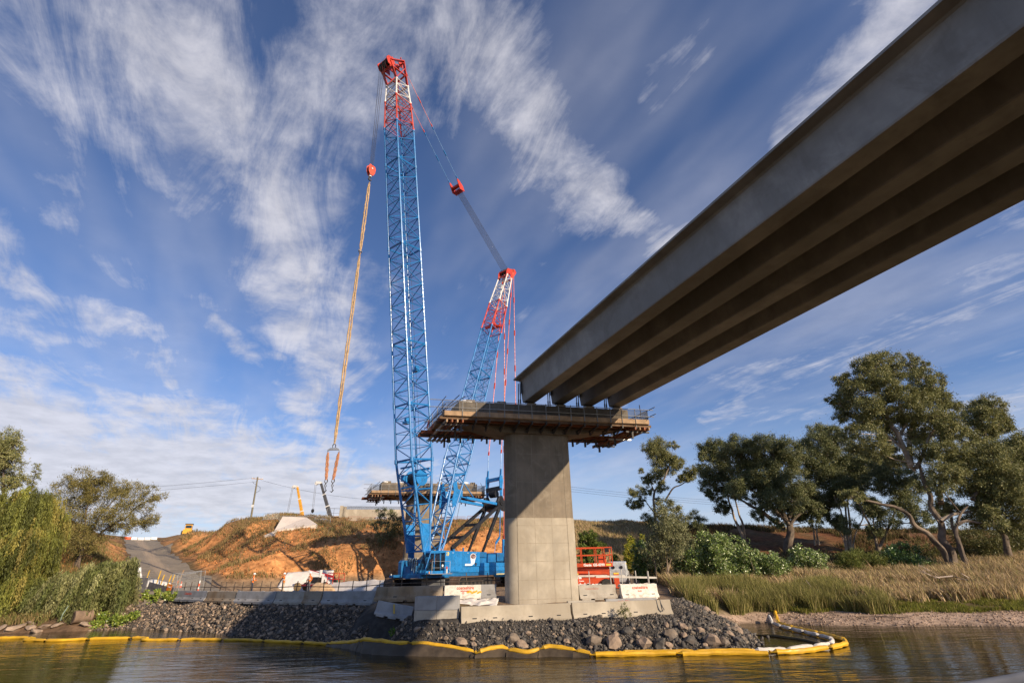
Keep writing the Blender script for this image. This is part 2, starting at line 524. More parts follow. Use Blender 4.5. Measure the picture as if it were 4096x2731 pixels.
def vnoise(x, y, seed=0):
    x = np.asarray(x, float); y = np.asarray(y, float)
    ix, iy = np.floor(x), np.floor(y)
    fx, fy = x - ix, y - iy
    fx = fx * fx * (3 - 2 * fx); fy = fy * fy * (3 - 2 * fy)
    a, b = _hash(ix, iy, seed), _hash(ix + 1, iy, seed)
    c, d = _hash(ix, iy + 1, seed), _hash(ix + 1, iy + 1, seed)
    return (a * (1 - fx) + b * fx) * (1 - fy) + (c * (1 - fx) + d * fx) * fy - 0.5


def fbm(x, y, seed=0, octv=4, gain=0.5):
    s = 0.0; a = 1.0
    for k in range(octv):
        s = s + a * vnoise(np.asarray(x) * 2 ** k, np.asarray(y) * 2 ** k, seed + k * 17); a *= gain
    return s


SHORE = [(-70, 46), (-50, 43), (-38.8, 42.3), (-34.4, 42.9), (-30.4, 44.3), (-21.9, 40.1), (-14.8, 35.3), (-10.8, 33.0), (-7.5, 31.0), (-4.9, 28.1), (-1.9, 27.1), (1.2, 27.3),
         (5.3, 27.15), (9.4, 27.3), (11.9, 28.4), (12.5, 30.3), (13.6, 34), (15.3, 38.5), (19.7, 36.1), (24, 34.8), (29.6, 33.4), (45, 31), (75, 29), (140, 26)]
CREST = [(-30.2, 48.9, 1.7), (-26, 45.4, 1.7), (-21.5, 42.0, 1.7), (-17.3, 39.2, 1.72), (-13.3, 37.4, 1.72), (-9.3, 35.5, 1.75), (-8.3, 32.6, 1.5), (-6.2, 30.7, 1.12), (-5.4, 28.95, 1.1), (-3, 28.8, 1.1), (0, 29.4, 1.12),
         (3, 30.0, 1.12), (6, 30.7, 1.12), (8.8, 31.2, 1.12), (10.3, 31.9, 1.1), (11.0, 34.0, 1.2), (11.6, 36.5, 1.4)]
CTRL = [(x, y, 0.0) for x, y in SHORE]
for i in range(len(SHORE) - 1):
    (x0, y0), (x1, y1) = SHORE[i], SHORE[i + 1]
    L = math.hypot(x1 - x0, y1 - y0); nx, ny = (y1 - y0) / L, -(x1 - x0) / L
    if 12 < x0 < 15: continue
    CTRL.append(((x0 + x1) / 2 + nx * 2.2, (y0 + y1) / 2 + ny * 2.2, -1.3))
CTRL += CREST
CTRL += [(x, y, -2.4) for x in range(-140, 141, 20) for y in (-40, -20, 0, 16)] + [(x, 22, -2.2) for x in range(-20, 20, 8)] + [(-40, 34, -1.6), (-30, 34, -1.6), (18, 30, -1.2), (16, 33, -0.7), (26, 28, -1.4)]
# working pad
CTRL += [(-6.5, 33.3, 1.95), (-3, 32.6, 1.9), (3, 33.6, 1.85), (8.3, 34.0, 1.8), (9.6, 37, 1.8)]
CTRL += [(x, y, 1.97) for x, y in ((-25, 47), (-20, 45.5), (-15, 42), (-10, 39), (-5, 37), (0, 37), (5, 38), (9, 41), (-25, 54), (-18, 52), (-10, 46), (-10, 53), (0, 46), (0, 55), (8, 49), (-24, 59.5), (-17, 60), (-9, 62), (2, 62), (9, 56))]
# hill cut behind the pad
CTRL += [(-30, 58.5, 2.3), (-26, 63.0, 2.2), (-21, 64.5, 2.2), (-15, 67.0, 2.6), (-8, 69.5, 2.6), (2, 71, 2.7), (9, 68, 2.9),
         (-26.5, 66.6, 5.0), (-20.5, 68.0, 5.8), (-14.6, 70.6, 6.2), (-7, 73.6, 6.4), (1, 75.5, 6.0), (8, 73, 5.2),
         (-31, 66, 5.6), (-29, 72, 7.2), (-22, 74, 8.3), (-14, 76, 8.6), (-5, 79, 8.6), (4, 80, 8.0), (9.5, 80, 6.6),
         (-37, 76, 8.9), (-28.5, 80.5, 10.0), (-19.8, 82.6, 10.4), (-9, 86, 10.6), (3, 88, 10.5), (12, 90, 9.6),
         (-42, 82, 10.6), (-34, 88, 11.6), (-25, 90, 11.4), (-14, 92, 11.5), (0, 98, 12.0), (12.8, 101, 11.1),
         (-65.9, 106.2, 11.9), (-53.3, 96.2, 12.2), (-44, 89.8, 12.5), (-37.9, 91, 12.9), (-60, 120, 12.3), (-45, 115, 12.6), (-20, 115, 12.3), (0, 125, 12.2)]
ROAD = []
for k in range(13):
    s_ = k * 9.6
    ROAD.append((-30.5 - 0.62 * s_, 51.2 + 0.784 * s_, 2.15 + 0.07 * min(s_, 20) + 0.104 * max(0, s_ - 20) - (0.6 if k > 11 else 0)))
for i, (x, y, z) in enumerate(ROAD):
    if i < 12:
        for o in (-3.2, 0, 3.2): CTRL.append((x + 0.784 * o, y + 0.62 * o, z))
    if 2 <= i < 12:
        CTRL.append((x + 0.784 * 8.5, y + 0.62 * 8.5, z + 2.3 if i < 8 else z + 1.2))
        CTRL.append((x - 0.784 * 5.5, y - 0.62 * 5.5, z + 0.5))
        CTRL.append((x - 0.784 * 11, y - 0.62 * 11, z + 4.2 if i < 8 else z + 2.0))
CTRL += [(-48, 50, 2.6), (-40, 50, 1.9), (-55, 48, 2.4), (-56, 58, 7.5), (-64, 62, 11), (-72, 58, 11), (-80, 80, 13), (-95, 110, 13), (-110, 70, 13), (-160, 90, 14), (-100, 50, 6), (-140, 50, 6)]
# right bank
CTRL += [(16.7, 39.6, 0.42), (22, 38.6, 0.45), (29, 37, 0.5), (45, 34.8, 0.5), (80, 33, 0.5), (13.5, 40, 1.2), (13.5, 45, 1.8), (18, 45, 1.5), (25, 43.5, 1.3), (35, 42, 1.3), (50, 40, 1.4), (85, 40, 1.5),
         (14, 52, 2.3), (25, 54, 2.4), (40, 53, 2.5), (60, 50, 2.7), (100, 50, 3), (12, 60, 2.9), (25, 67, 3.4), (45, 65, 3.3), (75, 60, 3.4), (16, 78, 4.6), (30, 78, 4.5), (50, 74, 4.2), (80, 70, 4.0),
         (17, 86, 7.5), (33, 86, 7.2), (52, 80, 5.6), (21.5, 97.7, 10.8), (39.5, 92.8, 9.5), (58, 84, 7.3), (72, 79, 6.7), (110, 75, 6.4), (160, 80, 7), (40, 115, 10), (90, 110, 8.5), (150, 140, 9.5)]
CTRL += [(x, 190, 12.0) for x in range(-160, 161, 40)] + [(x, 300, 11.0) for x in range(-240, 241, 80)]
_C = np.array(CTRL, float)
_D = np.sqrt(((_C[:, None, :2] - _C[None, :, :2]) ** 2).sum(-1) + 1.4)
_n = len(_C)
_A = np.zeros((_n + 3, _n + 3)); _A[:_n, :_n] = _D + np.eye(_n) * -0.02
_A[:_n, _n] = 1; _A[:_n, _n + 1:] = _C[:, :2] / 100; _A[_n, :_n] = 1; _A[_n + 1:, :_n] = (_C[:, :2] / 100).T
_W = np.linalg.lstsq(_A, np.concatenate([_C[:, 2], np.zeros(3)]), rcond=None)[0]
_RD = np.array(ROAD)


def base_z(x, y):
    x = np.atleast_1d(np.asarray(x, float)); y = np.atleast_1d(np.asarray(y, float))
    out = np.empty(len(x))
    for i in range(0, len(x), 4000):
        xs, ys = x[i:i + 4000], y[i:i + 4000]
        d = np.sqrt((xs[:, None] - _C[None, :, 0]) ** 2 + (ys[:, None] - _C[None, :, 1]) ** 2 + 1.4)
        out[i:i + 4000] = d @ _W[:_n] + _W[_n] + (xs * _W[_n + 1] + ys * _W[_n + 2]) / 100
    return out


def road_coord(x, y):
    """signed offset across the ramp and distance along it"""
    rx, ry = np.asarray(x) - ROAD[0][0], np.asarray(y) - ROAD[0][1]
    return rx * 0.784 + ry * 0.62, -rx * 0.62 + ry * 0.784


def hill_mask(x, y, z):
    """1 on the orange cut and the hill, 0 on pad and right bank"""
    m = np.clip((z - 2.6) / 1.2, 0, 1) * np.clip((y - 50) / 5, 0, 1) * np.clip((9 - x + (y - 75) * 0.12) / 4, 0, 1)
    o, s_ = road_coord(x, y)
    m = m * np.clip((np.abs(o) - 3.6) / 1.0, 0, 1) ** np.where(s_ > -4, 1, 0)
    return m


def ground_z(x, y):
    sc = np.isscalar(x)
    z = base_z(x, y)
    x = np.atleast_1d(np.asarray(x, float)); y = np.atleast_1d(np.asarray(y, float))
    h = hill_mask(x, y, z)
    # rills running down the cut, clods and hummocks
    z = z + h * (0.15 * fbm(x * 0.3 + y * 0.1, y * 0.12, 3) - 0.32 * np.abs(vnoise(x * 0.75 + y * .2, y * 0.16, 8)) - 0.34 * np.abs(vnoise(x * 1.7 - y * .3, y * 0.3, 18)) + 0.22 * fbm(x * 2.2, y * 1.3, 28) + .18)
    pad = (1 - h) * np.clip((z + 0.3) / 0.6, 0, 1)
    o, s_ = road_coord(x, y)
    onroad = (np.abs(o) < 4.2) & (s_ > -3)
    z = z + np.where(onroad, 0, pad * 0.10 * fbm(x * 0.8, y * 0.8, 5))
    right = np.clip((x - 13) / 4, 0, 1) * np.clip((y - 39) / 4, 0, 1)
    z = z + right * 0.35 * fbm(x * 0.3, y * 0.3, 11)
    return float(z[0]) if sc else z


def _axis(segs):
    out = []
    for a, b, st in segs: out += list(np.arange(a, b, st))
    return np.array(out + [segs[-1][1]])


_xs = _axis([(-240, -100, 7), (-100, -48, 1.6), (-48, 14, 0.42), (14, 60, 0.9), (60, 110, 3), (110, 240, 8)])
_ys = _axis([(-60, 20, 8), (20, 26, 1), (26, 92, 0.42), (92, 130, 1.1), (130, 190, 5), (190, 420, 20)])
_X, _Y = np.meshgrid(_xs, _ys)
_xf, _yf = _X.ravel(), _Y.ravel()
_zf = ground_z(_xf, _yf)
_idx = np.arange(len(_xf)).reshape(_X.shape)
_F = np.stack([_idx[:-1, :-1].ravel(), _idx[:-1, 1:].ravel(), _idx[1:, 1:].ravel(), _idx[1:, :-1].ravel()], 1)


def zone_color(x, y, z):
    n1 = fbm(x * 0.45, y * 0.45, 21); n2 = fbm(x * 1.3, y * 1.3, 41); n3 = fbm(x * 0.16, y * 0.16, 61)
    soil = np.array([0.15, 0.105, 0.052]); c = np.tile(soil, (len(x), 1)) * (1 + 0.5 * n2)[:, None]
    green = np.array([0.085, 0.085, 0.025])
    g = np.clip(0.4 + n1 * 1.2, 0, 1) * np.clip((x - 12) / 3, 0, 1)
    c = c * (1 - g[:, None]) + green * g[:, None]
    def put(m, col):
        nonlocal c
        m = np.clip(m, 0, 1)[:, None]
        c = c * (1 - m) + np.asarray(col) * m
    h = hill_mask(x, y, z)
    orange = np.array([0.52, 0.235, 0.088])[None] * (1 + 0.55 * n2 + 0.35 * n1)[:, None]
    put(h, 0) ; c = c + orange * np.clip(h, 0, 1)[:, None]
    drift = np.clip((n3 + 0.02 + 0.4 * n2) * 3, 0, 1) * h * np.clip((z - 6.0) / 3, 0.15, 1)
    put(drift * 0.75, (0.24, 0.155, 0.07))
    top = np.clip((z - 10.8) / 1.2, 0, 1) * h
    put(top * 0.85, (0.23, 0.15, 0.075))
    put(np.clip((x - 22) / 6, 0, 1) * np.clip((z - 4.3) / .8, 0, 1) * np.clip((y - 70) / 6, 0, 1) * np.clip(.75 + n1 * 1.2, 0, 1), (0.17, 0.075, 0.035))
    padm = (1 - h) * ((x > -36) & (x < 13) & (y > 32) & (y < 75) & (z > 1.6))
    put(padm, (0.27, 0.185, 0.115))
    rip = np.clip((1.85 - z) / 0.2, 0, 1) * ((x > -33 + 2 * n1) & (x < 13.6) & (y < 51)) * np.clip((z + 0.6) / 0.3, 0, 1)
    put(rip, (0.058, 0.052, 0.047))
    bar = np.clip((0.62 + 0.25 * n1 - z) / 0.15, 0, 1) * (x > 12.8)
    put(bar, (0.40, 0.285, 0.205))
    wet = np.clip((0.10 - z) / 0.1, 0, 1)
    put(wet * (x > 12.8), (0.16, 0.115, 0.075))
    lb = np.clip((0.9 - z) / 0.4, 0, 1) * (x < -32)
    put(lb, (0.16, 0.10, 0.06))
    put(np.clip((-0.25 - z) / 0.3, 0, 1), (0.055, 0.042, 0.02))
    return np.clip(c, 0.004, 0.9)


EARTH = attr_mat('earth_and_gravel', 0.92, 0.42, 1.6, 0.55, 5.0, 0.16, 0.1)
terrain = np_mesh('terrain', np.stack([_xf, _yf, _zf], 1), _F, EARTH, zone_color(_xf, _yf, _zf), smooth=True)
tag(terrain, kind='structure')

# land that carries on to the horizon under and behind everything
b_ = MB()
for x0, x1, y0, y1 in ((-4000, 4000, 400, 6000), (-4000, -235, -4000, 400), (235, 4000, 40, 400)):
    b_.add([(x0, y0, 5.0), (x1, y0, 5.0), (x1, y1, 5.0), (x0, y1, 5.0)], [(0, 1, 2, 3)])
b_.add([(-235, -4000, 3.0), (4000, -4000, 3.0), (4000, -120, 3.0), (-235, -120, 3.0)], [(0, 1, 2, 3)])
tag(b_.build('ground', pm('dry_paddock', (0.16, 0.125, 0.06), 0.95, 0, 0.3, 0.02)), kind='structure')


def water_mat():
    m = bpy.data.materials.new('brown_river_water'); m.use_nodes = True
    t = NT(m.node_tree); b = m.node_tree.nodes['Principled BSDF']
    tc = t.node('ShaderNodeTexCoord').outputs['Object']
    c = t.mix(t.noise(tc, 0.12, 3), (0.028, 0.019, 0.006), (0.042, 0.029, 0.009))
    m.node_tree.links.new(c, b.inputs['Base Color'])
    b.inputs['Roughness'].default_value = 0.04
    b.inputs['IOR'].default_value = 1.22
    b.inputs['Specular IOR Level'].default_value = 0.5
    mp = t.node('ShaderNodeMapping'); mp.inputs['Scale'].default_value = (0.42, 1.15, 1.0); mp.inputs['Rotation'].default_value = (0, 0, 0.12)
    m.node_tree.links.new(tc, mp.inputs[0])
    n0 = t.noise(mp.outputs[0], 0.9, 3, 0.55, 0.8)
    n1 = t.noise(mp.outputs[0], 3.2, 4, 0.6, 0.5)
    n2 = t.noise(tc, 9.0, 2, 0.6, 0.2)
    calm = t.ramp(t.noise(tc, 0.06, 3, 0.5), 0.38, 0.62, 0.30, 1.0)
    h = t.math('MULTIPLY', t.math('ADD', t.math('ADD', t.math('MULTIPLY', n0, 1.5), t.math('MULTIPLY', n1, 0.40)), t.math('MULTIPLY', n2, 0.06)), calm)
    bp = t.node('ShaderNodeBump'); bp.inputs['Strength'].default_value = 0.62; bp.inputs['Distance'].default_value = 0.10
    m.node_tree.links.new(h, bp.inputs['Height']); m.node_tree.links.new(bp.outputs[0], b.inputs['Normal'])
    return m


b_ = MB(); b_.add([(-600, -120, 0), (600, -120, 0), (600, 60, 0), (-600, 60, 0)], [(0, 1, 2, 3)])
tag(b_.build('river_water', water_mat()), kind='structure')


def road_mat():
    m = bpy.data.materials.new('dusty_asphalt'); m.use_nodes = True
    t = NT(m.node_tree); b = m.node_tree.nodes['Principled BSDF']
    a = t.node('ShaderNodeAttribute', attribute_name='col')
    sep = t.node('ShaderNodeSeparateColor'); m.node_tree.links.new(a.outputs['Color'], sep.inputs[0])
    off, al = sep.outputs[0], sep.outputs[1]          # across -1..1 packed to 0..1, along in metres / 130
    st = t.comb(t.math('MULTIPLY', off, 30.0), t.math('MULTIPLY', al, 14.0), 0.0)
    n = t.noise(st, 1.0, 7, 0.7, 0.3)
    n2 = t.noise(t.node('ShaderNodeTexCoord').outputs['Object'], 0.5, 8, 0.7)
    track = t.math('ADD', t.ramp(t.math('ABSOLUTE', t.math('SUBTRACT', off, 0.47)), 0.30, 0.02), t.math('MULTIPLY', t.math('SUBTRACT', n, 0.5), 1.6))
    c = t.mix(t.ramp(n2, 0.3, 0.7), (0.20, 0.168, 0.13), (0.29, 0.24, 0.18))
    c = t.mix(t.ramp(track, 0.35, 1.15, 0.0, 0.85), c, (0.39, 0.30, 0.21))
    m.node_tree.links.new(c, b.inputs['Base Color'])
    b.inputs['Roughness'].default_value = 0.9; b.inputs['Specular IOR Level'].default_value = 0.15
    return m


_v, _c, _f2 = [], [], []
_NS, _NO = 90, 13
for i in range(_NS + 1):
    s_ = -2.0 + i * (107.0 + 2) / _NS
    for k in range(_NO):
        o = -3.3 + 6.6 * k / (_NO - 1)
        if k in (0, _NO - 1): o += 0.35 * float(fbm([s_ * 0.4], [k * 1.0], 5)[0]) * 2
        x, y = ROAD[0][0] - 0.62 * s_ + 0.784 * o, ROAD[0][1] + 0.784 * s_ + 0.62 * o
        _v.append((x, y, 0)); _c.append((k / (_NO - 1), (s_ + 2) / 130, 0))
_v = np.array(_v); _v[:, 2] = base_z(_v[:, 0], _v[:, 1]) + 0.10
for i in range(_NS):
    for k in range(_NO - 1):
        a = i * _NO + k; _f2.append((a, a + 1, a + _NO + 1, a + _NO))
road = np_mesh('access_road', _v, np.array(_f2), road_mat(), np.array(_c), smooth=True)
tag(road, kind='structure')

# ------------------------------------------------------------------ piers, girders, platforms, abutment
BU = V(math.sin(R(76.8)), math.cos(R(76.8)), 0)        # along the pier caps
BN = V(math.cos(R(76.8)), -math.sin(R(76.8)), 0)       # out of the pier face, towards the river
BG = V(math.sin(R(-22.3)), math.cos(R(-22.3)), 0)      # along the girders, towards the hill
P0 = V(1.68, 32.81, 0)
ROTU = math.atan2(BU.y, BU.x)
# pier space: x along the cap, y = away from the river (-BN), z up
SKEW = -0.158 / 0.987                                   # sideways shift of the girder line per metre away from the river is negative


def pier(name, label, base, zb, lower_top):
    t = thing(name, label, 'bridge pier', (base.x, base.y, 0), ROTU, 'concrete bridge piers')
    def ring(hw, th, z, n=9):
        r = th / 2; pts = []
        for k in range(n): a = -math.pi / 2 + math.pi * k / (n - 1); pts.append((hw - r + r * math.cos(a), th / 2 + r * math.sin(a), z))
        for k in range(n): a = math.pi / 2 + math.pi * k / (n - 1); pts.append((-hw + r + r * math.cos(a), th / 2 + r * math.sin(a), z))
        return pts
    m = MB(); m.loft([ring(2.30, 1.5, zb), ring(2.30, 1.5, lower_top)]); lo = m.build('lower_shaft', CONC_NEW, t, True)
    m = MB(); m.loft([ring(2.265, 1.43, lower_top), ring(2.265, 1.43, 11.98)])
    up = m.build('upper_shaft', CONC_OLD, t, True); up.location = (0, 0.035, 0)
    # grout fins left by the formwork
    m = MB()
    for x in (-1.62, -0.55, 0.7, 1.62):
        if x in (-1.62, 1.62) or True: m.bx(x - .012, x + .012, -.006, .03, lower_top + 0.02, 11.9)
    for z in (8.75, 10.55): m.bx(-1.6, 1.6, -.006, .03, z - .010, z + .010)
    m.build('form_fin', CONC_MARK, up)
    m = MB()
    for x in (-1.62, -.5, .6, 1.62): m.bx(x - .012, x + .012, -.004, .03, zb, lower_top)
    for k in range(6):
        z = lower_top - .45 - 1.02 * k
        if z > zb + .1: m.bx(-1.66, 1.66, -.0045, .03, z - .012, z + .012)
    m.build('form_fin', pm('form_joint_concrete', (0.30, 0.25, 0.185), .85, 0, .25, 3), lo)
    # hammerhead cap, skewed ends parallel to the girders
    m = MB()
    y0, y1 = -0.2, 1.70
    prof = [(-5.5, 12.62), (-2.35, 11.86), (2.35, 11.86), (6.2, 12.62), (6.62, 12.72), (6.62, 13.86), (-5.5, 13.86)]
    prof = [(-5.5, 12.62), (-2.35, 11.86), (2.35, 11.86), (6.62, 12.62), (6.62, 13.86), (-5.5, 13.86)]
    n = len(prof)
    vs = [(x, y0, z) for x, z in prof] + [(x + (y1 - y0) * SKEW, y1, z) for x, z in prof]
    m.add(vs, [tuple(range(n)), tuple(range(n, 2 * n))[::-1]] + [(i, (i + 1) % n, n + (i + 1) % n, n + i) for i in range(n)])
    m.build('pier_cap', CONC_OLD, t, False, 0.03)
    # bearing plinths
    for k in range(6):
        m = MB(); u = -5.0 + 2.15 * k + 0.35
        m.bx(u - .3, u + .3, 0.15, 0.75, 13.86, 14.12); m.build('bearing_plinth', CONC_OLD, t)
    # starter bars
    m = MB()
    for k in range(9):
        u = -0.2 + 0.14 * k
        m.tube((u, 1.15, 13.86), (u, 1.15, 14.35), 0.014, n=5)
    for z in (14.0, 14.15, 14.3): m.tube((-0.25, 1.15, z), (1.0, 1.15, z), 0.012, n=5)
    m.build('rebar_cage', DARK, t)
    return t


pier_near = pier('bridge_pier', 'tall pale concrete pier at the river edge carrying the four girders', P0, 0.4, 6.55)
pier_far_base = P0 + BG * 34.5
pier_far = pier('bridge_pier', 'concrete pier behind the blue crane with no girders on its cap', pier_far_base, 1.6, 5.2)


# ---- girders
def girder(k, label):
    u0 = -0.55 + 2.15 * k
    t = thing('bridge_girder', label, 'girder', (P0.x, P0.y, 0), ROTU, 'precast girders on the river span')
    Lg = 36.0
    def sec(u, y):
        # closed section: bottom flange, sloping webs, top flange with feathered edges
        pr = [(-.40, 14.16), (.40, 14.16), (.43, 14.22), (.58, 15.66), (.66, 15.72), (1.055, 15.76), (1.055, 15.86), (-1.055, 15.86), (-1.055, 15.76), (-.66, 15.72), (-.58, 15.66), (-.43, 14.22)]
        return [(u + a, y, z) for a, z in pr]
    m = MB()
    rings = []
    for s_ in (0.0, 0.35, 12, 24, Lg):
        y = 0.35 - s_ * 0.9874
        rings.append(sec(u0 + (-0.35 + s_) * 0.1582 + 0.055, y))
    m.loft(rings)
    m.build('beam', CONC_GIRDER, t)
    # blank recess and dark end diaphragm with projecting strand and props at the seat
    m = MB(); m.bx(u0 - .30, u0 + .30, 0.352, 0.40, 14.4, 15.6); m.build('end_plate', DARK, t)
    m = MB()
    for i in range(10): m.tube((u0 - .36 + .08 * i, 0.35, 15.80), (u0 - .36 + .08 * i, 0.35, 16.05), 0.01, n=4)
    m.build('starter_bar', DARK, t)
    m = MB(); m.bx(u0 - .26, u0 + .26, 0.02, 0.32, 14.12, 14.158); m.build('bearing_pad', BLACKP, t)
    for sx in (-0.52, -0.66):
        m = MB(); m.tube((u0 + sx, 0.55, 13.86), (u0 + sx, 0.5, 15.6), 0.035, n=6); m.tube((u0 + sx, 0.55, 14.2), (u0 + sx, 0.55, 14.45), 0.05, n=6)
        m.build('prop', BRSTEEL, t)
    m = MB(); m.bx(u0 - .60, u0 - .565, 0.0, 0.42, 14.75, 15.62); m.build('end_stiffener', BLACKP, t)
    for s_ in (0.9, 1.6):
        m = MB(); m.cyl((u0 - 0.86 + s_ * .158, 0.35 - s_, 15.735), (0, 0, 1), 0.022, 0.03, 8); m.build('insert_cap', WHITEP, t)
    return t


for k, lb in enumerate(('outer concrete girder with its side flange against open sky beside the crane pendants', 'concrete girder second from the crane side of the span', 'concrete girder third from the crane side of the span', 'outer concrete girder on the side of the gum trees')):
    girder(k, lb)


# ---- access platform hung round a pier cap
NET = bpy.data.materials.new('dark_edge_netting'); NET.use_nodes = True
_t = NT(NET.node_tree); _b = NET.node_tree.nodes['Principled BSDF']
_b.inputs['Base Color'].default_value = (0.03, 0.032, 0.035, 1); _b.inputs['Roughness'].default_value = 0.7
_uv = _t.node('ShaderNodeTexCoord').outputs['Object']
_s = _t.node('ShaderNodeSeparateXYZ'); NET.node_tree.links.new(_uv, _s.inputs[0])
def _line(v):
    fr = _t.math('FRACT', _t.math('MULTIPLY', v, 12.0))
    return _t.math('LESS_THAN', fr, 0.26)
_g = _t.math('MAXIMUM', _t.math('MAXIMUM', _line(_t.math('ADD', _s.outputs[0], _s.outputs[1])), _line(_s.outputs[2])), 0.12)
NET.node_tree.links.new(_g, _b.inputs['Alpha'])


TIMBER_DK = pm('dark_joist_timber', (.13, .075, .04), .8, 0, .3, 2)


def platform(base, label, dirty):
    t = thing('access_platform', label, 'work platform', (base.x, base.y, 0), ROTU, 'timber access platforms round the pier caps')
    yf, yb = -1.70, 3.15                      # front and back edges (pier space y)
    def X(u, y): return u + (y - yf) * SKEW * 0.9   # skewed ends
    uL, uR, zd = -6.55, 7.35, 12.42
    # joists: red timber beams running along the cap under the deck, front and back and ends
    for i, y in enumerate((-1.55, -1.05, -0.45)):
        m = MB(); m.bx(X(uL - .25, y), X(uR + .2, y), y - .05, y + .05, zd - .20, zd - .04); m.build('joist', TIMBER_RED if i == 1 else TIMBER_DK, t)
    for i, y in enumerate((2.0, 2.5, 3.0)):
        m = MB(); m.bx(X(uL - .7, y), X(uR + .2, y), y - .06, y + .06, zd - .26, zd - .04); m.build('joist', TIMBER_RED if i != 1 else TIMBER_DK, t)
    # end joists stick out under both ends
    for side in (0, 1):
        for i in range(4):
            u = (uL + 0.15 + .33 * i) if side == 0 else (uR - 0.15 - .33 * i)
            m = MB(); m.beam((X(u, yf - .15), yf - .15, zd - .36), (X(u, yb + .4 + .12 * i), yb + .4 + .12 * i, zd - .36), .09, .19)
            m.build('end_joist', TIMBER_RED if i % 2 else TIMBER, t)
    # deck boards: front strip, back strip, ends
    def board(x0, x1, y0, y1, mat=TIMBER):
        m = MB()
        m.hexa([(X(x0, y0), y0, zd - .04), (X(x1, y0), y0, zd - .04), (X(x1, y1), y1, zd - .04), (X(x0, y1), y1, zd - .04),
                (X(x0, y0), y0, zd), (X(x1, y0), y0, zd), (X(x1, y1), y1, zd), (X(x0, y1), y1, zd)])
        m.build('deck_board', mat, t)
    nb = 6
    for i in range(nb):
        a, b = uL + (uR - uL) * i / nb, uL + (uR - uL) * (i + 1) / nb - .012
        for y0 in (-1.68, -1.18, -0.68): board(a, b, y0, y0 + .47)
        for y0 in (1.75, 2.22, 2.68): board(a, b, y0, y0 + .44)
    for a, b in ((uL, uL + .5), (uL + .51, uL + 1.0), (uR - .68, uR - .35), (uR - .34, uR)):
        board(a, b, -0.19, 1.74)
    # toe boards
    def toe(p, q):
        m = MB(); m.beam((p[0], p[1], zd + .14), (q[0], q[1], zd + .14), .045, .30, (0, 0, 1)); m.build('toe_board', TIMBER, t)
    cuts = [uL, -4.3, -1.95, 0.4, 2.7, 5.0, uR]
    for a, b in zip(cuts[:-1], cuts[1:]):
        toe((X(a, yf) + .005, yf - .03), (X(b, yf) - .008, yf - .03))
    for a, b in zip(cuts[:-1], cuts[1:]):
        toe((X(a, yb) + .005, yb + .03), (X(b, yb) - .008, yb + .03))
    for u in (uL, uR):
        toe((X(u, yf + .03), yf + .03), (X(u, 0.7), 0.7)); toe((X(u, .715), .715), (X(u, yb), yb))
    # posts, brackets
    us = [-5.42, -4.55, -3.69, -2.71, -1.78, -0.90, 0.05, 0.93, 1.75, 2.68, 3.58, 4.53, 5.37, 6.35]
    for i, u in enumerate(us):
        m = MB(); lean = RNG.uniform(-.02, .02)
        m.tube((X(u, yf) + 0, yf - .075, zd - .02), (X(u, yf) + lean, yf - .075, 13.40 + RNG.uniform(0, .06)), .026, n=6); m.build('guard_post', SCAF, t)
        m = MB(); m.beam((X(u, yf), yf - .06, zd - .30), (X(u, yf), -0.19, zd - .30), .09, .10)
        m.beam((X(u, yf), yf - .02, zd - .12), (X(u, yf), yf - .02, zd - .32), .07, .09)
        m.beam((X(u, yf), -0.26, zd - .52), (X(u, yf), -0.26, zd - .22), .12, .10, (1, 0, 0))
        m.beam((X(u, yf), yf + .25, zd - .31), (X(u, yf), -.3, zd - .55), .06, .07)
        m.build('bracket', DARK, t)
        m = MB(); m.tube((X(u, yb), yb + .07, zd - .02), (X(u, yb), yb + .07, 13.42), .026, n=6); m.build('guard_post', SCAF, t)
        m = MB(); m.beam((X(u, yb), 1.72, zd - .32), (X(u, yb), yb + .05, zd - .32), .09, .12); m.beam((X(u, 1.9), 1.9, zd - .85), (X(u, 1.9), 1.9, zd - .3), .13, .12, (1, 0, 0))
        m.build('bracket', DARK, t)
    for u, n_ in ((uL, 4), (uR, 3)):
        for j in range(n_):
            y = yf + .3 + (yb - yf - .5) * j / (n_ - 1)
            sg = -1 if u < 0 else 1
            m = MB(); m.tube((X(u, y) + sg * .06, y, zd - .05), (X(u, y) + sg * .06, y, 13.40), .026, n=6); m.build('guard_post', SCAF, t)
            m = MB(); m.beam((X(u, y) + sg * .1, y, zd - .50), (X(u, y) - sg * 1.6, y, zd - .50), .09, .10); m.build('bracket', STEEL if j % 2 else DARK, t)
            m = MB(); m.beam((X(u, y) - sg * 1.15, y, zd - .95), (X(u, y) - sg * 1.15, y, zd - .40), .13, .12, (1, 0, 0)); m.build('hanger', DARK, t)
    # rails (tubes run past the corners)
    for z in (13.37, 12.90):
        m = MB(); m.tube((X(uL, yf) - .95, yf - .11, z), (X(0.4, yf), yf - .11, z + .01), .024, n=6); m.build('guard_rail', STEEL, t)
        m = MB(); m.tube((X(0.3, yf), yf - .15, z), (X(uR, yf) + .35, yf - .15, z), .024, n=6); m.build('guard_rail', STEEL, t)
        m = MB(); m.tube((X(uL, yb) - .3, yb + .11, z), (X(uR, yb) + .3, yb + .11, z), .024, n=6); m.build('guard_rail', SCAF, t)
        for u in (uL, uR):
            sg = -1 if u < 0 else 1
            m = MB(); m.tube((X(u, yf - .7) + sg * .1, yf - .7, z + .05), (X(u, yb + .8) + sg * .1, yb + .8, z + .05), .024, n=6); m.build('guard_rail', BRSTEEL, t)
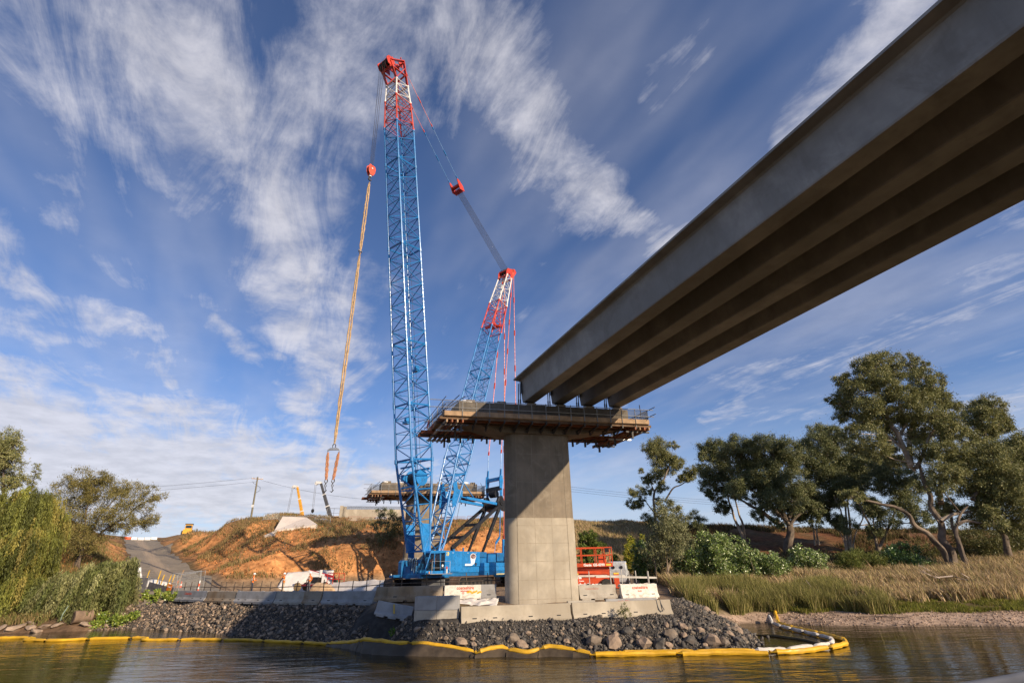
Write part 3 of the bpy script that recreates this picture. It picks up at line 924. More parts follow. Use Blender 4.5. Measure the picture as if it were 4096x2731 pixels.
    # loose raking tubes at the left corner and a pair crossing at the right
    for p, q in (((uL + .9, yf - .1, 13.75), (uL - .9, yf + 2.4, 12.4)), ((uL + 1.3, yf + .2, 13.78), (uL - .3, yf + 2.0, 13.0)), ((uR - .55, yf, 13.75), (uR + .1, yf + 1.2, 13.05)), ((uR + .2, yf + .2, 13.0), (uR - .8, yf + 1.9, 12.6))):
        m = MB(); m.tube(p, q, .026, n=6); m.build('loose_tube', BRSTEEL, t)
    # edge netting
    for x0, x1 in ((uL + .03, -2.71), (-2.71, 1.75), (1.75, uR - .03)):
        m = MB(); m.add([(X(x0, yf), yf - .045, zd + .28), (X(x1, yf), yf - .045, zd + .28), (X(x1, yf), yf - .045, 13.35), (X(x0, yf), yf - .045, 13.33)], [(0, 1, 2, 3)]); m.build('edge_net', NET, t)
    for u in (uL, uR):
        m = MB(); m.add([(X(u, yf), yf, zd + .28), (X(u, yb), yb, zd + .28), (X(u, yb), yb, 13.35), (X(u, yf), yf, 13.35)], [(0, 1, 2, 3)]); m.build('edge_net', NET, t)
    # form ply left on the cap face, soldiers and push-pull props on the deck
    for u0, u1, z1 in ((-5.3, -4.2, 12.75), (-2.9, -1.8, 13.35), (-1.75, -0.9, 13.0), (3.1, 4.0, 12.9), (5.5, 6.3, 12.95)):
        m = MB(); m.bx(u0, u1, -.262, -.225, zd + .003, z1); m.build('form_sheet', PLY, t)
    for u in (-5.2, -4.45, -3.45, -2.5, -1.6, -0.6, 0.4, 1.5, 2.6, 3.6, 4.6, 5.6):
        m = MB()
        m.bx(u - .05, u - .015, -.34, -.265, zd + .003, zd + .62); m.bx(u + .015, u + .05, -.34, -.265, zd + .003, zd + .62)
        if int(u * 10) % 3 == 0: m.tube((u + .12, -.35, zd + .55), (u + .32, -.95, zd + .02), .025, n=6)
        m.build('soldier', SCAF, t)
    m = MB(); m.bx(uL + .35, uL + .8, -.1, .5, zd + .003, zd + .45); m.build('tool_crate', TIMBER, t)
    if dirty:
        # warning mesh hanging at the left end
        m = MB(); m.add([(uL - .75, 1.2, 12.5), (uL - .85, 2.2, 12.45), (uL - .8, 2.3, 13.0), (uL - .7, 1.3, 13.1)], [(0, 1, 2, 3)]); m.build('warning_mesh', pm('pink_warning_mesh', (0.6, 0.12, 0.12), 0.8, 0, .3, 9), t)
    return t


plat_near = platform(P0, 'timber access platform with netted guard rails round the pier cap under the girders', True)
plat_far = platform(pier_far_base, 'timber access platform round the bare cap of the pier behind the crane', False)


def lump(name, label, cat, c, sz, mat, group=None, seed=0, parent=None, sub=2):
    bm = bmesh.new(); bmesh.ops.create_icosphere(bm, subdivisions=sub, radius=1)
    for v in bm.verts:
        n = mnoise.noise(v.co * 1.3 + V(seed * 3.1, 0, 0)) * .35 + mnoise.noise(v.co * 3.1 + V(0, seed, 0)) * .15
        v.co = V(v.co.x * sz[0], v.co.y * sz[1], v.co.z * sz[2]) * (1 + n)
    me = bpy.data.meshes.new(name); bm.to_mesh(me); bm.free(); me.materials.append(mat)
    me.polygons.foreach_set('use_smooth', [True] * len(me.polygons))
    o = link(name, me, parent, c)
    if label: tag(o, label, cat, group)
    return o


def on_pier(base, u, y, z): return base + BU * u - BN * y + V(0, 0, z)
lump('wrapped_bundle', 'white wrapped bundle on the bare left end of the near pier cap', 'bundle', on_pier(P0, -4.9, .5, 14.02), (.55, .4, .18), WHITEP, seed=1)
lump('folded_tarp', 'grey folded tarp lying on the near pier cap left of the girders', 'tarp', on_pier(P0, -2.6, .4, 13.95), (.5, .4, .12), SHEET_GR, seed=2)
for i, (u, s_) in enumerate(((-5.0, .5), (-3.6, .25), (-3.2, .3), (-1.6, .5), (5.0, .55))):
    lump('wrapped_bundle', 'white wrapped bundle on the cap of the pier behind the crane', 'bundle', on_pier(pier_far_base, u, .5, 13.86 + s_ * .3), (s_, .4, s_ * .4), WHITEP, 'bundles on the far pier cap', seed=5 + i)

# ---- abutment on the hill
def ab_pt(u, y): return P0 + BG * 69.0 + BU * u - BN * y
_a0 = ab_pt(0, 0)
AB = thing('bridge_abutment', 'pale concrete abutment wall with starter bars on top of the hill', 'abutment', (_a0.x, _a0.y, 0), ROTU)
m = MB(); m.bx(-7.4, 7.6, 0.0, 1.2, 12.55, 14.35); m.build('wall', CONC_NEW, AB, False, .02)
m = MB(); m.bx(-7.42, 7.7, -1.1, 1.2, 10.4, 12.546); m.build('bearing_shelf', CONC_NEW, AB, False, .02)
m = MB(); m.bx(-8.0, -7.425, -0.3, 4.2, 10.4, 14.95); m.build('wing_wall', CONC_NEW, AB, False, .02)
m = MB(); m.bx(-7.46, -6.9, 0.05, 0.9, 14.35, 14.85); m.build('end_block', CONC_NEW, AB)
m = MB()
for k in range(96):
    u = -6.8 + .15 * k
    for y in (.2, 1.0): m.tube((u, y, 14.35), (u, y, 14.92), .014, n=4)
    m.tube((u, .2, 14.90), (u, 1.0, 14.90), .014, n=4)
for z in (14.55, 14.75, 14.92):
    for y in (.2, 1.0): m.tube((-6.85, y, z), (7.5, y, z), .012, n=4)
o_ = m.build('rebar', DARK, AB); o_['kind'] = 'stuff'
for u in (-5.8, -4.4, -2.9, -1.4, .2, 1.7, 3.2, 4.7):
    m = MB(); m.bx(u - .012, u + .012, -.008, .02, 12.6, 14.3); m.build('form_line', CONC_MARK, AB)
for u, dx in ((-5.0, .5), (-4.7, .45), (-3.1, .5), (-2.75, .5), (-2.4, .5), (-1.0, .5), (-.6, .4)):
    m = MB(); m.tube((u, -2.0, 10.8), (u + dx * .6, -1.13, 12.4), .07, n=6); m.build('raking_prop', WHITEP, AB)
m = MB(); m.bx(-1.5, .5, -.35, -.02, 12.56, 13.05); m.build('form_box', pm('grey_form_box', (0.3, 0.32, 0.36), .6, 0, .2, 3), AB)

# ------------------------------------------------------------------ crawler crane
CR_O = V(-9.71, 54.22, 1.95)
_fa = math.atan2(-math.cos(R(37)), -math.sin(R(37)))
crane = thing('crawler_crane', 'tall blue crawler crane with red tipped lattice boom standing behind the pier', 'crane', CR_O, _fa)


def lattice(par, name, A, B, hw, hd, ya, nbay, mat, rc=.075, rl=.038, dirs=None, label=None):
    """one boom section between A and B (points on the axis, x-z plane). hw/hd: (start,end) half width (y) / half depth."""
    A = V(A); B = V(B); ax = (B - A).normalized()
    dn = V(-ax.z, 0, ax.x)                    # depth direction, in the crane plane
    if dn.x < 0: dn = -dn                     # towards the front
    def corner(t, sy, sd):
        c = A.lerp(B, t); w = hw[0] + (hw[1] - hw[0]) * t; d = hd[0] + (hd[1] - hd[0]) * t
        return c + V(0, sy * w, 0) + dn * (sd * d)
    m = MB()
    cs = [(1, 1), (1, -1), (-1, -1), (-1, 1)]
    for f in range(4):
        a, b = cs[f], cs[(f + 1) % 4]
        for i in range(nbay):
            t0, t1 = i / nbay, (i + 1) / nbay
            if (i + f) % 2: a_, b_ = b, a
            else: a_, b_ = a, b
            m.tube(corner(t0, *a_), corner((t0 + t1) / 2 if False else t1, *b_), rl, n=5, cap=False)
            if i: m.tube(corner(t0, *a), corner(t0, *b), rl * .85, n=5, cap=False)
    # end frames
    for t in (0.006, 0.994):
        for f in range(4): m.tube(corner(t, *cs[f]), corner(t, *cs[(f + 1) % 4]), rl * 1.1, n=5, cap=False)
        m.tube(corner(t, *cs[0]), corner(t, *cs[2]), rl * .9, n=5, cap=False)
    sec = m.build(name, mat, par, True, label=label)
    for c in cs:
        m = MB(); m.tube(corner(0, *c), corner(1, *c), rc, n=8)
        for t in (0.0, 1.0):
            p = corner(t, *c); q = p + ax * (.22 if t == 0 else -.22)
            m.tube(p, q, rc * 1.45, n=8)
        m.build('chord', mat, sec, True)
    return sec, corner


# boom axis: foot pin to head
BF = V(0.15, 0, 2.35); BT = V(9.35, 0, 64.4)
def bp(z): return BF.lerp(BT, (z - BF.z) / (BT.z - BF.z))
def _z(w): return w - 1.95
zs = [(_z(14.4), _z(20.2), 4), (_z(20.2), _z(27.3), 5), (_z(27.3), _z(39.5), 8), (_z(39.5), _z(51.6), 8), (_z(51.6), _z(57.5), 4)]
W_, D_ = 1.22, 1.45
lattice(crane, 'boom_section', bp(3.5), bp(zs[0][0]), (1.18, W_), (.38, D_), 0, 6, BLUE, .13, .06)
# solid side plates at the boom foot
for sy in (1, -1):
    m = MB()
    a, b = bp(2.2), bp(6.4)
    m.prism([(-.40, 0), (.30, 0), (.52, 3.9), (-.62, 3.9)], V(BF.x - .05, sy * 1.19 - .02, 2.25), (1, 0, .0), (.146, 0, .99), (0, .05, 0))
    m.build('boom_foot_plate', BLUE, crane)
    m = MB(); m.cyl((BF.x, sy * 1.19, 2.25), (0, 1, 0), .30, .34, 14); m.build('foot_pin', BLUE2, crane)
for a, b, nb in zs:
    lattice(crane, 'boom_section', bp(a), bp(b), (W_, W_), (D_, D_), 0, nb, BLUE, .115, .052)
lattice(crane, 'boom_section', bp(_z(57.5)), bp(_z(61.9)), (W_, 1.12), (D_, 1.25), 0, 4, REDP, .11, .050)
lattice(crane, 'boom_section', bp(_z(61.9)), bp(_z(64.8)), (1.12, 1.05), (1.25, 1.0), 0, 3, WHITEP, .11, .050)
# clamps and service boxes on the chords
for z in (20.5, 23.0, 31.0, 34.5, 43.0, 46.0, 49.0, 54.5):
    m = MB(); c = bp(_z(z)); m.box((c.x + D_ * .99, -W_ - .06, c.z), (.18, .16, .42)); m.build('chord_clamp', BLUE if z < 40 else WHITEP, crane)
for z, sx in ((18.2, .9), (24.5, -.9)):
    m = MB(); c = bp(_z(z)); m.box((c.x + sx, 0, c.z), (.5, .7, .25)); m.cyl((c.x + sx, .1, c.z + .3), (0, 1, 0), .28, .3, 12); m.build('rope_guide', BLUE, crane)
# winch drum carried in the boom foot
m = MB(); c = bp(_z(12.6)); m.cyl((c.x - .2, 0, c.z), (0, 1, 0), .62, 1.5, 20); m.build('winch_drum', BLACKP, crane, True)
m = MB()
for sy in (.8, -.8): m.cyl((c.x - .2, sy, c.z), (0, 1, 0), .82, .08, 20)
m.bx(c.x - .9, c.x + .9, -1.2, -.86, c.z - .3, c.z + .35)
m.build('winch_flange', BLUE, crane)
for z in (11.6, 13.6):
    c = bp(_z(z)); m = MB(); m.beam((c.x - 1.1, 1.15, c.z), (c.x - 1.1, -1.15, c.z), .16, .2); m.beam((c.x + .9, 1.15, c.z), (c.x + .9, -1.15, c.z), .14, .16); m.build('cross_beam', BLUE, crane)
# boom head
hb = bp(_z(64.8)); ax = (BT - BF).normalized(); dn = V(ax.z, 0, -ax.x)
def H(a, b, y): return hb + ax * a + dn * b + V(0, y, 0)
for y in (-.95, .95):
    m = MB(); m.beam(H(0, -1.0, y), H(4.2, -.55, y), .12, .34, (0, 1, 0)); m.beam(H(0, .95, y), H(2.4, 1.95, y), .12, .36, (0, 1, 0)); m.beam(H(4.2, -.55, y), H(2.6, 1.9, y), .12, .40, (0, 1, 0)); m.beam(H(.3, .9, y), H(3.0, -.7, y), .10, .2, (0, 1, 0)); m.beam(H(1.7, -.8, y), H(1.7, 1.6, y), .10, .24, (0, 1, 0))
    m.build('head_frame', REDP, crane)
    m = MB(); m.prism([(1.3, 1.5), (2.3, 1.7), (2.6, 2.5), (2.2, 3.1), (1.2, 3.2)], hb + V(0, y - .04, 0), dn, ax, (0, .08, 0)); m.build('head_plate', REDP, crane)
for y in (-.35, .35):
    m = MB(); m.prism([(.9, 1.4), (2.0, 1.4), (2.5, 2.4), (2.2, 3.0), (1.0, 3.1)], hb + V(0, y - .03, 0), dn, ax, (0, .06, 0)); m.build('head_web', REDP, crane)
    m = MB(); m.prism([(-.9, 3.6), (-.3, 3.5), (-.15, 4.4), (-.7, 4.75)], hb + V(0, y - .04, 0), dn, ax, (0, .08, 0)); m.build('head_horn', REDP, crane)
m = MB()
for a, b in ((.1, .9), (.1, -1.05), (1.6, -.6), (3.9, -.5), (2.9, 1.7), (1.5, 1.9)):
    m.beam(H(a, b, -.95), H(a, b, .95), .18, .18)
m.build('head_cross_beam', REDP, crane)
for i, y in enumerate((-.72, -.5, -.15, .08, .52, .72)):
    m = MB(); m.cyl(H(2.35, 1.95, y), (0, 1, 0), .52, .10, 20); m.build('head_sheave', DARK, crane)
m = MB(); m.cyl(H(4.1, -.5, -.35), (0, 1, 0), .38, .12, 16); m.cyl(H(4.1, -.5, .35), (0, 1, 0), .38, .12, 16); m.build('guide_sheave', REDP, crane)
m = MB(); m.tube(H(4.3, -.5, .5), H(5.0, -.45, .5), .035, n=5); m.box(H(5.05, -.45, .5), (.14, .14, .2)); m.build('warning_lamp', REDP, crane)
m = MB(); m.beam(H(3.4, .5, 0), H(4.4, .9, 0), .5, .25); m.build('anti_two_block', REDP, crane)

# mast
MF = V(-1.55, 0, 3.0); MT = V(-14.7, 0, _z(45.2))
def mp(z): return MF.lerp(MT, (z - MF.z) / (MT.z - MF.z))
lattice(crane, 'mast_section', mp(3.4), mp(_z(15.4)), (1.05, .98), (.20, 1.08), 0, 8, BLUE, .11, .052)
lattice(crane, 'mast_section', mp(_z(15.4)), mp(_z(27.3)), (.98, .98), (1.08, 1.08), 0, 9, BLUE, .095, .043)
lattice(crane, 'mast_section', mp(_z(27.3)), mp(_z(34.7)), (.98, .98), (1.08, 1.08), 0, 5, BLUE, .095, .043)
lattice(crane, 'mast_section', mp(_z(34.7)), mp(_z(39.6)), (.98, .95), (1.08, .9), 0, 4, REDP, .095, .043)
lattice(crane, 'mast_section', mp(_z(39.6)), mp(_z(45.2)), (.95, .85), (.9, .55), 0, 5, WHITEP, .095, .043)
max_ = (MT - MF).normalized(); mdn = V(max_.z, 0, -max_.x)
def MH(a, b, y): return MT + max_ * a + mdn * b + V(0, y, 0)
for y in (-.8, .8):
    m = MB(); m.prism([(-.7, -.5), (-.3, -.5), (-.2, .5), (.3, .5), (.3, -.5), (.7, -.5), (.9, .5), (.75, 1.2), (.1, 1.6), (-.8, 2.4), (-1.3, 2.1), (-1.0, 1.0)], MT + V(0, y - .035, 0), mdn, max_, (0, .07, 0)); m.build('mast_head_plate', REDP, crane)
m = MB()
for a, b in ((-.3, .6), (-.3, -.5), (1.2, .2), (2.0, -.9), (.8, .75)): m.beam(MH(a, b, -.82), MH(a, b, .82), .15, .15)
m.build('mast_head_cross_beam', REDP, crane)
for y in (-.55, -.1, .1, .55):
    m = MB(); m.cyl(MH(1.1, .35, y), (0, 1, 0), .42, .09, 18); m.build('mast_sheave', DARK, crane)
# red cross winch frame inside the mast
m = MB(); c = mp(_z(35.6)); m.beam((c.x - .6, .9, c.z), (c.x - .6, -.9, c.z), .3, .3); m.beam((c.x + .5, .9, c.z - .3), (c.x + .5, -.9, c.z - .3), .25, .3); m.cyl((c.x, 0, c.z + .1), (0, 1, 0), .35, .8, 14); m.build('mast_guide_frame', REDP, crane)
for z, yo in ((18.2, .2), (19.6, -.3), (13.8, .1)):
    m = MB(); c = mp(_z(z)); m.beam((c.x - .9, .9, c.z), (c.x + .9, -.9 + yo, c.z - .3), .14, .22); m.beam((c.x - 1.0, -.9, c.z + .2), (c.x - 1.0, .9, c.z - .1), .16, .2); m.build('mast_stay_bracket', BLUE, crane)
# plates where the links join the mast
for y in (-1.0, 1.0):
    m = MB(); c = mp(_z(11.6)); m.prism([(-.55, -1.1), (.35, -1.7), (.45, -.8), (.2, 0), (.4, .9), (-.2, 1.2), (-.4, .35), (-1.2, .25), (-1.2, -.3)], V(c.x, y - .03, c.z), (1, 0, 0), (0, 0, 1), (0, .06, 0)); m.build('mast_lug_plate', BLUE, crane)

# back pendants of the mast (to the gantry and to the counterweight wagon)
def rod(name, p, q, segs, mat, r=.045, par=None):
    for i in range(segs):
        a = V(p).lerp(V(q), i / segs); b = V(p).lerp(V(q), (i + 1) / segs)
        m = MB(); m.tube(a, b, r, n=6)
        d = (b - a).normalized()
        m.beam(b - d * .45, b, r * 3.2, r * 2.6); m.beam(a, a + d * .45, r * 3.2, r * 2.6)
        m.build(name, mat, par or crane, True)
for y in (-1.05, 1.05):
    rod('mast_pendant', (-15.55, y * .8, _z(46.9)), (-11.95, y, _z(17.2)), 6, ORANGEP, .05)
    rod('mast_pendant', (-15.75, y * .85, _z(47.0)), (-15.0, y * 1.05, _z(7.2)), 7, ORANGEP, .05)
    m = MB(); m.tube((-11.95, y, _z(17.2)), (-11.75, y, _z(14.3)), .05, n=6); m.beam((-11.85, y, _z(15.2)), (-11.75, y, _z(14.2)), .2, .14); m.build('pendant_link', BLUE, crane)
# boom pendants: boom head to the luffing block, ropes on to the mast head
lb_ = V(-3.27, 0, _z(55.4))
for y in (-.85, .85):
    p, q = H(2.6, -1.0, y), lb_ + V(.75, y * .9, .75)
    rod('boom_pendant', p, p.lerp(q, .5), 2, ORANGEP if y > 0 else ORANGEP, .036)
    rod('boom_pendant', p.lerp(q, .5), q, 2, BLUE, .036)
for y in (-.75, .75):
    m = MB(); m.prism([(-.9, -.55), (.1, -.7), (.8, .55), (.9, .95), (.3, .7), (-.5, .15)], lb_ + V(0, y - .04, 0), (1, 0, 0), (0, 0, 1), (0, .08, 0)); m.build('luffing_block_plate', REDP, crane)
m = MB(); m.beam(lb_ + V(.1, -.8, .1), lb_ + V(.1, .8, .1), .45, .35); m.build('luffing_block_beam', REDP, crane)
m = MB()
for y in (-.45, -.15, .15, .45): m.cyl(lb_ + V(-.5, y, -.35), (0, 1, 0), .38, .09, 16)
m.build('luffing_sheave', REDP, crane)
for i in range(8):
    y = -.5 + i / 7
    m = MB(); m.tube(lb_ + V(-.6, y * .9, -.45), MH(1.35, .3, y * 1.1), .022, n=5); m.build('luffing_rope', ROPE, crane)
# hoist rope running down the boom and out over the head
m = MB(); m.tube(bp(_z(13.2)) + V(-.9, 0, 0), hb + dn * -.85, .02, n=5); m.build('hoist_rope', ROPE, crane)
m = MB(); m.tube(mp(_z(30)) + V(-.7, .2, 0), (-4.4, -.2, 3.2), .022, n=5); m.build('hoist_rope', ROPE, crane)
HKX = 11.45
for i in range(6):
    y = -.62 + .25 * i
    m = MB(); m.tube(H(2.3, 2.45, y), (HKX + (.12 if i % 2 else -.12), y * .55, _z(48.1)), .015, n=5); m.build('hoist_rope', ROPE, crane)

# gantry (black): front legs, rear legs, head, equaliser
for y in (-1.1, 1.1):
    gt = V(-11.65, y, _z(10.9))
    m = MB(); m.beam(gt, (-3.3, y, _z(5.75)), .34, .30, w2=.26, h2=.36); m.build('gantry_front_leg', BLACKP, crane, False, .015)
    m = MB(); m.beam(gt + V(.25, 0, -.4), (-9.2, y, _z(6.9)), .30, .34); m.build('gantry_rear_leg', BLACKP, crane, False, .015)
    m = MB(); m.beam((-9.2, y, _z(6.9)), (-8.05, y, _z(5.0)), .20, .24); m.build('gantry_rear_leg', BLACKP, crane)
    m = MB(); m.prism([(-.7, -.75), (.5, -.55), (.75, .25), (.35, .95), (-.2, 1.05), (-.55, .5), (-1.05, -.1)], gt + V(0, -.16, 0), (1, 0, 0), (0, 0, 1), (0, .32, 0)); m.build('gantry_head', BLACKP, crane, False, .02)
    m = MB(); m.cyl(gt + V(0, .22 if y > 0 else -.22, .25), (0, 1, 0), .36, .12, 16); m.cyl(gt + V(0, .3 if y > 0 else -.3, .25), (0, 1, 0), .14, .12, 12); m.build('gantry_pin', BLACKP, crane)
    # link from mast to gantry head
    a, b = V(-10.85, y, _z(10.9)), V(-4.6, y * .95, _z(11.15))
    m = MB(); m.beam(a, a.lerp(b, .82), .24, .30); m.build('mast_link', BLUE, crane, False, .015)
    m = MB(); m.tube(a.lerp(b, .80), b, .08, n=8); m.cyl(a.lerp(b, .84), (b - a), .17, .3, 12); m.build('mast_link_cylinder', BLUE, crane)
    m = MB(); m.tube((-4.2, y * .95, _z(13.4)), a.lerp(b, .62), .06, n=7); m.build('mast_link_stay', BLUE, crane)
    # equaliser side plates
    m = MB(); m.prism([(-.25, 3.45), (.2, 3.5), (.3, 2.9), (.12, .7), (.3, .45), (-.2, .4), (-.22, 2.2), (-.4, 2.9)], V(-11.75, y - .05, _z(10.9)), (1, 0, 0), (0, 0, 1), (0, .10, 0)); m.build('equaliser_plate', BLUE, crane)
    # tail rod down to the counterweight
    if y > 0:
        m = MB(); m.tube((-11.5, y + .1, _z(10.6)), (-11.3, y + .1, _z(7.1)), .055, n=7); m.beam((-11.3, y + .1, _z(7.15)), (-10.55, y + .1, _z(6.45)), .14, .22); m.tube((-10.55, y + .1, _z(6.5)), (-10.3, y + .1, _z(5.0)), .035, n=6); m.build('tail_rod', BLUE, crane)
m = MB(); m.beam((-11.7, -1.1, _z(13.9)), (-11.7, 1.1, _z(14.0)), .30, .42); m.build('equaliser_beam', BLUE, crane, False, .01)
m = MB(); m.beam((-11.7, -1.15, _z(12.75)), (-11.7, 1.15, _z(12.85)), .34, .50); m.build('equaliser_beam', BLACKP, crane, False, .01)
for i in range(7):
    m = MB(); m.cyl((-11.7, -.45 + .15 * i, _z(12.2)), (0, 1, 0), .42, .09, 18); m.build('gantry_sheave', BLACKP, crane)
    m = MB(); m.cyl((-11.4, -.55 + .18 * i, _z(10.75)), (0, 1, 0), .40, .09, 18); m.build('gantry_sheave', BLACKP, crane)
for i in range(9):
    y = -.5 + .125 * i
    m = MB(); m.tube((-11.75, y, _z(12.0)), (-11.45, y * 1.1, _z(10.9)), .016, n=4); m.build('gantry_rope', ROPE, crane)
for z0, x0 in ((8.4, -7.6), (7.0, -5.35)):
    m = MB(); m.beam((x0, -1.1, _z(z0)), (x0, 1.1, _z(z0)), .24, .30); m.build('gantry_cross_beam', BLACKP, crane)

# ---- house
m = MB(); m.bx(-7.3, 1.35, -1.5, 1.45, 1.10, 1.50); m.build('deck_frame', BLUE2, crane, False, .02)
m = MB()
m.prism([(-1.75, 3.60), (-7.33, 3.55), (-7.30, 2.12), (-4.65, 2.10), (-4.05, 1.62), (-2.7, 1.62), (-1.95, 2.1), (-1.75, 2.3)], (0, 1.52, 0), (1, 0, 0), (0, 0, 1), (0, .10, 0))
hp = m.build('engine_cover_side', BLUE, crane, False, .02)
m = MB(); m.bx(-7.3, -1.8, -1.55, 1.515, 1.52, 3.50); m.build('engine_cover', BLUE, crane, False, .03)
m = MB(); m.bx(-4.52, -4.50, 1.625, 1.632, 1.7, 3.56); m.bx(-7.2, -1.8, 1.624, 1.631, 2.30, 2.315); m.build('panel_gap', BLUE2, hp)
for x in (-1.9, -3.0, -5.3, -6.6):
    m = MB(); m.bx(x - .05, x + .05, 1.622, 1.65, 3.38, 3.44); m.build('panel_catch', WHITEP, hp)
m = MB(); m.bx(-3.65, -3.35, .9, 1.3, 3.5, 3.78); m.tube((-5.9, .4, 3.5), (-5.9, .4, 4.0), .09, n=10); m.build('exhaust', BLUE2, crane)
# flat printed mark: white pipe with a dark oval bowl, and the fleet number
m = MB(); m.prism([(-4.9, 2.18), (-5.95, 2.18), (-6.35, 2.36), (-6.62, 3.05), (-5.72, 3.05), (-5.86, 2.42), (-5.75, 2.36), (-4.9, 2.36)], (0, 1.622, 0), (1, 0, 0), (0, 0, 1), (0, .006, 0)); m.build('painted_mark', WHITETXT, hp)
def ellipse(cx, cz, a, b, n=22): return [(cx + a * math.cos(2 * math.pi * i / n), cz + b * math.sin(2 * math.pi * i / n)) for i in range(n)]
m = MB(); m.prism(ellipse(-6.17, 3.08, .47, .30), (0, 1.629, 0), (1, 0, 0), (0, 0, 1), (0, .004, 0)); m.build('painted_mark', WHITETXT, hp)
m = MB(); m.prism(ellipse(-6.17, 3.08, .41, .25), (0, 1.634, 0), (1, 0, 0), (0, 0, 1), (0, .004, 0)); m.build('painted_mark', pm('dark_maroon_print', (0.07, 0.025, 0.028), .6, 0, .6, 6, col2=(.28, .2, .2)), hp)
put_text('fleet_number', '569', .52, YELTXT, hp, (-2.05, 1.64, 3.27), (-1, 0, 0), (0, 0, 1), .012)
m = MB(); m.bx(-6.75, -6.45, 1.622, 1.63, 2.18, 2.45); m.build('vent_label', BLACKP, hp)
# under-house machinery
m = MB(); m.tube((-4.4, 1.35, 1.75), (-7.2, 1.3, 1.72), .17, n=10); m.tube((-4.2, 1.2, 1.55), (-7.2, 1.1, 1.55), .10, n=8); m.build('hydraulic_cylinder', BLUE, crane, True)
m = MB()
for x in (-5.0, -5.5, -6.0, -6.6): m.box((x, 1.15, 1.98), (.3, .4, .26), RNG.uniform(-.3, .3)); m.tube((x, 1.3, 2.1), (x - .4, 1.35, 1.75), .05, n=6)
m.tube((-5.3, 1.4, 2.15), (-5.9, 1.4, 1.8), .09, n=8); m.tube((-5.8, 1.42, 2.1), (-5.2, 1.42, 1.85), .07, n=8)
m.build('valve_gear', DARK, crane)
# front of the house: winch frame, hoses
m = MB(); m.prism([(1.5, 1.2), (1.55, 2.55), (1.35, 2.75), (.2, 2.75), (-.3, 2.0), (-.3, 1.2)], (0, -1.5, 0), (1, 0, 0), (0, 0, 1), (0, .5, 0)); m.build('front_frame', BLUE2, crane, False, .02)
m = MB(); m.bx(-.4, 1.3, -.95, .85, 1.3, 2.2); m.cyl((.3, 0, 2.35), (0, 1, 0), .45, 1.5, 18); m.build('front_winch', BLUE2, crane)
m = MB(); m.beam((1.3, -1.3, 1.35), (2.6, -1.3, 1.30), .35, .22); m.build('front_outrigger_pad', BLUE2, crane)
for i in range(9):
    y0 = -.6 + .2 * i
    m = MB(); pts = [(.9 + .25 * math.sin(k / 7 * math.pi) + .05 * i, y0 + .1 * math.sin(k), 1.45 + 1.5 * abs(math.sin(k / 7 * math.pi * (1 + .1 * i)))) for k in range(8)]
    m.path(pts, .03, 5); m.build('hose', pm('pale_blue_hose', (.25, .38, .5), .5, 0, .2, 3) if i % 2 else BLACKP, crane)
# cab
GLASST = bpy.data.materials.new('tinted_cab_glass'); GLASST.use_nodes = True
_t = NT(GLASST.node_tree); _b = GLASST.node_tree.nodes['Principled BSDF']
_b.inputs['Base Color'].default_value = (.012, .016, .02, 1); _b.inputs['Roughness'].default_value = .05; _b.inputs['Alpha'].default_value = .42
prof = [(1.12, 1.5), (1.18, 1.75), (.52, 3.40), (.40, 3.55), (-1.62, 3.60), (-1.70, 3.45), (-1.70, 1.5)]
m = MB(); m.bx(-1.70, 1.12, .95, 2.0, 1.42, 1.56); m.bx(-1.70, -1.50, .95, 2.0, 1.57, 3.40); m.bx(-1.5, 1.1, .95, 1.0, 1.57, 2.4)
m.prism([(.52, 3.40), (.40, 3.55), (-1.62, 3.60), (-1.70, 3.41), (-.5, 3.32), (.5, 3.30)], (0, .95, 0), (1, 0, 0), (0, 0, 1), (0, 1.05, 0))
for y in (.98, 1.97):
    m.beam((1.14, y, 1.56), (1.18, y, 1.78), .07, .07); m.beam((1.16, y, 1.74), (.50, y, 3.40), .07, .08); m.beam((-.90, y, 1.56), (-.80, y, 3.32), .06, .08); m.beam((.02, y, 1.56), (.02, y, 3.32), .06, .06)
m.bx(-1.5, 1.1, 1.95, 2.0, 1.57, 1.74)
cb = m.build('cab', BLUE, crane, False, .012)
m = MB(); m.bx(-1.1, -.55, 1.2, 1.75, 1.57, 2.0); m.bx(-1.2, -1.05, 1.2, 1.75, 2.0, 2.75); m.build('seat', BLACKP, cb)
m = MB(); m.prism([(-.02, 1.72), (-.02, 3.18), (-.72, 3.22), (-.86, 1.72)], (0, 2.003, 0), (1, 0, 0), (0, 0, 1), (0, .012, 0)); m.build('side_window', GLASST, cb)
m = MB(); m.prism([(-.96, 1.85), (-.84, 3.22), (-1.45, 3.24), (-1.50, 2.75), (-1.15, 1.85)], (0, 2.003, 0), (1, 0, 0), (0, 0, 1), (0, .012, 0)); m.build('side_window', GLASST, cb)
m = MB(); m.prism([(.95, 1.80), (.46, 3.18), (.06, 3.18), (.06, 1.72)], (0, 2.003, 0), (1, 0, 0), (0, 0, 1), (0, .012, 0)); m.build('side_window', GLASST, cb)
m = MB()
n_ = V(1.65, 0, .66).normalized()
m.hexa([V(1.17, 1.02, 1.80) + n_ * .012, V(1.17, 1.92, 1.80) + n_ * .012, V(.60, 1.92, 3.22) + n_ * .012, V(.60, 1.02, 3.22) + n_ * .012, V(1.17, 1.02, 1.80) + n_ * .03, V(1.17, 1.92, 1.80) + n_ * .03, V(.60, 1.92, 3.22) + n_ * .03, V(.60, 1.02, 3.22) + n_ * .03]); m.build('windscreen', GLASST, cb)
m = MB(); m.cyl((-1.15, 2.03, 2.2), (0, 1, 0), .11, .02, 14); m.build('cab_badge', WHITETXT, cb)
